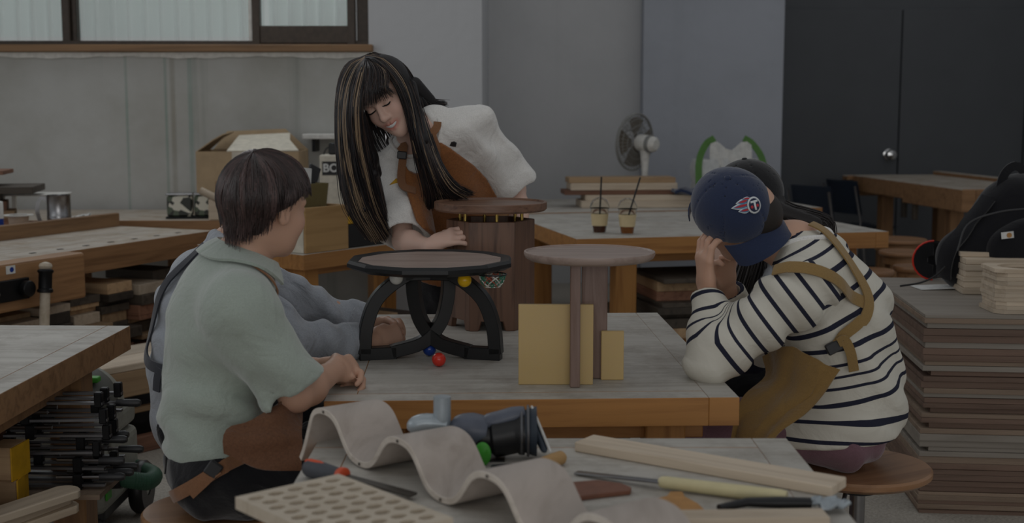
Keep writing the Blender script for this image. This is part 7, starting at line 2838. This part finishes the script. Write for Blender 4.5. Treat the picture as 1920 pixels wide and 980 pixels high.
    plain('logo_red', 'b8323c', 0.8, var=0)
    plain('logo_sky', '4f93b8', 0.8, var=0)
    plain('logo_navy', '252d48', 0.8, var=0)
    c0 = (0.017, -0.003)

    def leaf(x0, y0, x1, y1, w):
        a = np.array([x0, y0])
        b = np.array([x1, y1])
        d = b - a
        n_ = np.array([-d[1], d[0]]) / np.linalg.norm(d)
        return [tuple(a + d * t + n_ * w * math.sin(PI * t ** 0.75) * 1) for t in np.linspace(0, 1, 9)] + [tuple(a + d * t - n_ * w * math.sin(PI * t ** 0.75)) for t in np.linspace(0.9, 0.1, 8)]
    for a in ((0.004, 0.010, -0.030, 0.008, 0.008), (0.004, 0.000, -0.046, -0.003, 0.0085), (0.006, -0.012, -0.026, -0.014, 0.008), (0.012, 0.014, -0.012, 0.016, 0.006)):
        decal('emblem_outline', out, lcp, vx, vy, leaf(*a), 0.0022, 'logo_white', hol, org, 4)
        b = (a[0], a[1], a[2] * 0.86, a[3], a[4] * 0.66)
        decal('emblem_flame', out, lcp, vx, vy, leaf(*b), 0.0036, 'logo_sky', hol, org, 4)
        b = (a[0] - 0.002, a[1] + 0.001, a[2] * 0.78, a[3] + 0.0006, a[4] * 0.36)
        decal('emblem_flame', out, lcp, vx, vy, leaf(*b), 0.0050, 'logo_red', hol, org, 4)

    def disc(r, n=24):
        return [(c0[0] + r * math.cos(2 * PI * k / n), c0[1] + r * 1.15 * math.sin(2 * PI * k / n)) for k in range(n)]
    decal('emblem_disc', out, lcp, vx, vy, disc(0.0185), 0.0062, 'logo_white', hol, org, 4)
    decal('emblem_disc', out, lcp, vx, vy, disc(0.0145), 0.0072, 'logo_navy', hol, org, 4)
    for (dx, dy) in ((-0.0075, -0.004), (0.0075, -0.002)):
        decal('emblem_star', out, lcp, vx, vy, [(c0[0] + dx + 0.0035 * math.cos(k * PI / 4), c0[1] + dy + 0.004 * math.sin(k * PI / 4)) for k in range(8)], 0.0082, 'logo_red', hol, org, 2)
    for bar_ in ([(-0.010, 0.010), (0.009, 0.012), (0.009, 0.007), (-0.010, 0.005)], [(-0.003, 0.009), (0.0025, 0.009), (0.004, -0.013), (-0.0005, -0.012)]):
        decal('emblem_letter', out, lcp, vx, vy, [(c0[0] + x, c0[1] + y) for x, y in bar_], 0.0088, 'logo_white', hol, org, 2)
    # adjuster strap at the brow side
    rows = []
    for i in range(9):
        a = PI - 0.75 + 1.5 * i / 8
        rows.append([Vector(Lc(0.107 * 1.0 * math.sin(a), 0.107 * 1.17 * math.cos(a), z - 0.006) - org) for z in (-0.040, -0.028, -0.016)])
    MB().sheet(rows, 0.003).build('adjuster_strap', 'navy_cap', hol)
    # short hair under the cap
    hb = both(ell(hc + Rh @ np.array([0, -0.02, 0.012]), (0.078, 0.094, 0.078), Rh), plane(hc + Rh @ np.array([0, -0.03, 0]), Rh @ np.array([0, 1.0, 0])), 0.01)
    sdf_obj('hair', hb, hc - 0.14, hc + 0.14, 0.006, 'dark_hair_base', root, col=lambda V: np.tile([0.02, 0.015, 0.012], (len(V), 1)))


striped_man()


# ---------------------------------------------------------------- person in the black cap behind
def black_cap_person():
    f = nrm((-0.93, 0.30, 0))
    l = np.array([-f[1], f[0], 0])
    pel = A(at(1528, 775, 3.98))
    root = thing('person', 'person in a black cap with long dark hair behind the striped shirt', 'person', (pel[0], pel[1], 0))
    org = A(root.location)
    wai, che, nek = A(at(1528, 700, 3.98)), A(at(1505, 590, 3.97)), A(at(1455, 478, 3.95))
    sc = A(at(1480, 525, 3.96))
    sl, sr = sc + l * 0.15, sc - l * 0.15
    el, wr = A(at(1372, 620, 3.84)), A(at(1358, 500, 3.86))
    el[2] = max(el[2], 0.80)
    el2, wr2 = A(at(1400, 610, 4.16)), A(at(1378, 520, 4.12))
    hc = A(at(1406, 388, 3.92))
    Rh = fr((-0.93, 0.25, -0.2), (-0.12, -0.05, 1))
    hp, L = head_parts(hc, Rh, 0.95, nek, nr=(0.043, 0.048))
    h1 = hand_parts(wr, nrm(A(at(1345, 430, 3.86)) - wr), (0.8, 0.2, 0.1), (0, 0.9, 0), (0.3, 0.6, 0.5), 0.95)
    h2 = hand_parts(wr2, nrm(A(at(1362, 440, 4.06)) - wr2), (0.6, -0.5, 0.1), (0, -0.9, 0), (0.3, 0.6, 0.5), 0.95)
    tor = torso_parts(pel, wai, che, nek, sl, sr, f, 0.085, 0.085, 0.095, 1.25, 0.042)
    body = U(*(tor + arm_parts(sl, el, wr, 0.86) + arm_parts(sr, el2, wr2, 0.86) + h1 + h2 + [(hp[0][0], 0.0)] + hp[1:]))
    lo, hi = bounds([pel, nek, hc + [0, 0, 0.1], sr, sl, el, el2, wr, wr2, A(at(1340, 430, 3.9))], 0.12)
    sdf_obj('body', body, lo, hi, 0.0055, 'skin', root, col=face_col(L, Rh, hc, 0.95, SKIN_W))
    kn = torso_parts(pel + [0, 0, 0.02], wai, che, nek - [0, 0, 0.02], sl, sr, f, 0.145, 0.125, 0.135, 1.22, 0.058)
    it = kn
    for s_, e_, w_ in ((sl, el, wr), (sr, el2, wr2)):
        c_ = w_ + (e_ - w_) * 0.1
        it = it + [(both(U(cap(s_, e_, 0.062, 0.052), (cap(e_, c_, 0.052, 0.042), 0.03)), plane(c_, w_ - e_)), 0.04)]
    sf = wrinkle(U(*it), 0.005, 17, 5)
    sf = cut(sf, plane((0, 0, pel[2] - 0.09), (0, 0, 1)), 0.02)
    lo, hi = bounds([pel, nek, sr, sl, el, el2, wr, wr2], 0.18)
    sdf_obj('shirt', sf, lo, hi, 0.008, 'light_grey_cotton', root)
    pz = pel.copy()
    pz[2] = 0.59
    k1 = pz + f * 0.42 + l * 0.10 - [0, 0, 0.04]
    k2 = pz + f * 0.42 - l * 0.10 - [0, 0, 0.04]
    trousers(root, pz, f, l, (k2, k1), (k2 * [1, 1, 0] + [0.02, 0, 0.09], k1 * [1, 1, 0] + [0.02, 0, 0.09]), 'black_cotton', 0.105, 0.08, 0.011)
    cap_dome(root, A(at(1402, 362, 3.93)), nrm((-0.10, -0.10, 0.98)), nrm((-0.93, 0.3, -0.1)), 0.104, 'black_cap', 0.07)
    rs = np.random.RandomState(31)

    def gd(lst):
        return np.array([A(p) for p in bez([at(*q) for q in lst], 18)])
    g1 = [gd([(1440, 345, 3.98), (1458, 372, 3.93), (1484, 388, 3.90), (1517, 397, 3.88), (1554, 412, 3.90), (1560, 450, 3.94)]), gd([(1436, 360, 3.90), (1450, 386, 3.85), (1474, 404, 3.82), (1508, 413, 3.80), (1545, 428, 3.82), (1550, 470, 3.88)]),
          gd([(1430, 385, 3.84), (1438, 420, 3.82), (1450, 450, 3.80), (1480, 470, 3.80), (1520, 480, 3.82), (1540, 500, 3.86)])]
    g2 = [gd([(1405, 400, 3.82), (1402, 440, 3.80), (1392, 490, 3.79), (1378, 535, 3.79), (1366, 558, 3.79)]), gd([(1415, 400, 3.84), (1416, 440, 3.82), (1410, 490, 3.80), (1398, 530, 3.80), (1388, 562, 3.80)]), gd([(1425, 400, 3.86), (1430, 440, 3.86), (1428, 490, 3.84), (1420, 530, 3.83), (1412, 556, 3.82)])]
    out, col = [], []
    for G_, n in ((g1, 1300), (g2, 1100)):
        G_ = np.array(G_)
        u = rs.uniform(0, 2, n)
        i = np.minimum(u.astype(int), 1)
        t = (u - i)[:, None, None]
        Cc = G_[i] * (1 - t) + G_[i + 1] * t + rs.normal(0, 0.006, (n, 1, 3))
        out.append(Cc)
        col.append(np.tile([0.016, 0.012, 0.012], (n, 1)) * (0.6 + rs.rand(n, 1)))
    strands('hair', np.concatenate(out), 0.0018, np.concatenate(col), 'hair', root)
    hb = U(ell(hc + Rh @ np.array([0, -0.03, -0.01]), (0.078, 0.08, 0.09), Rh), (cap(g1[1][6], g1[1][12], 0.028, 0.02), 0.04), (cap(g2[1][4], g2[1][11], 0.022, 0.016), 0.03))
    lo, hi = bounds([hc, g1[1][12], g2[1][11]], 0.14)
    sdf_obj('hair_base', hb, lo, hi, 0.007, 'dark_hair_base', root, col=lambda V: np.tile([0.012, 0.009, 0.009], (len(V), 1)))


black_cap_person()
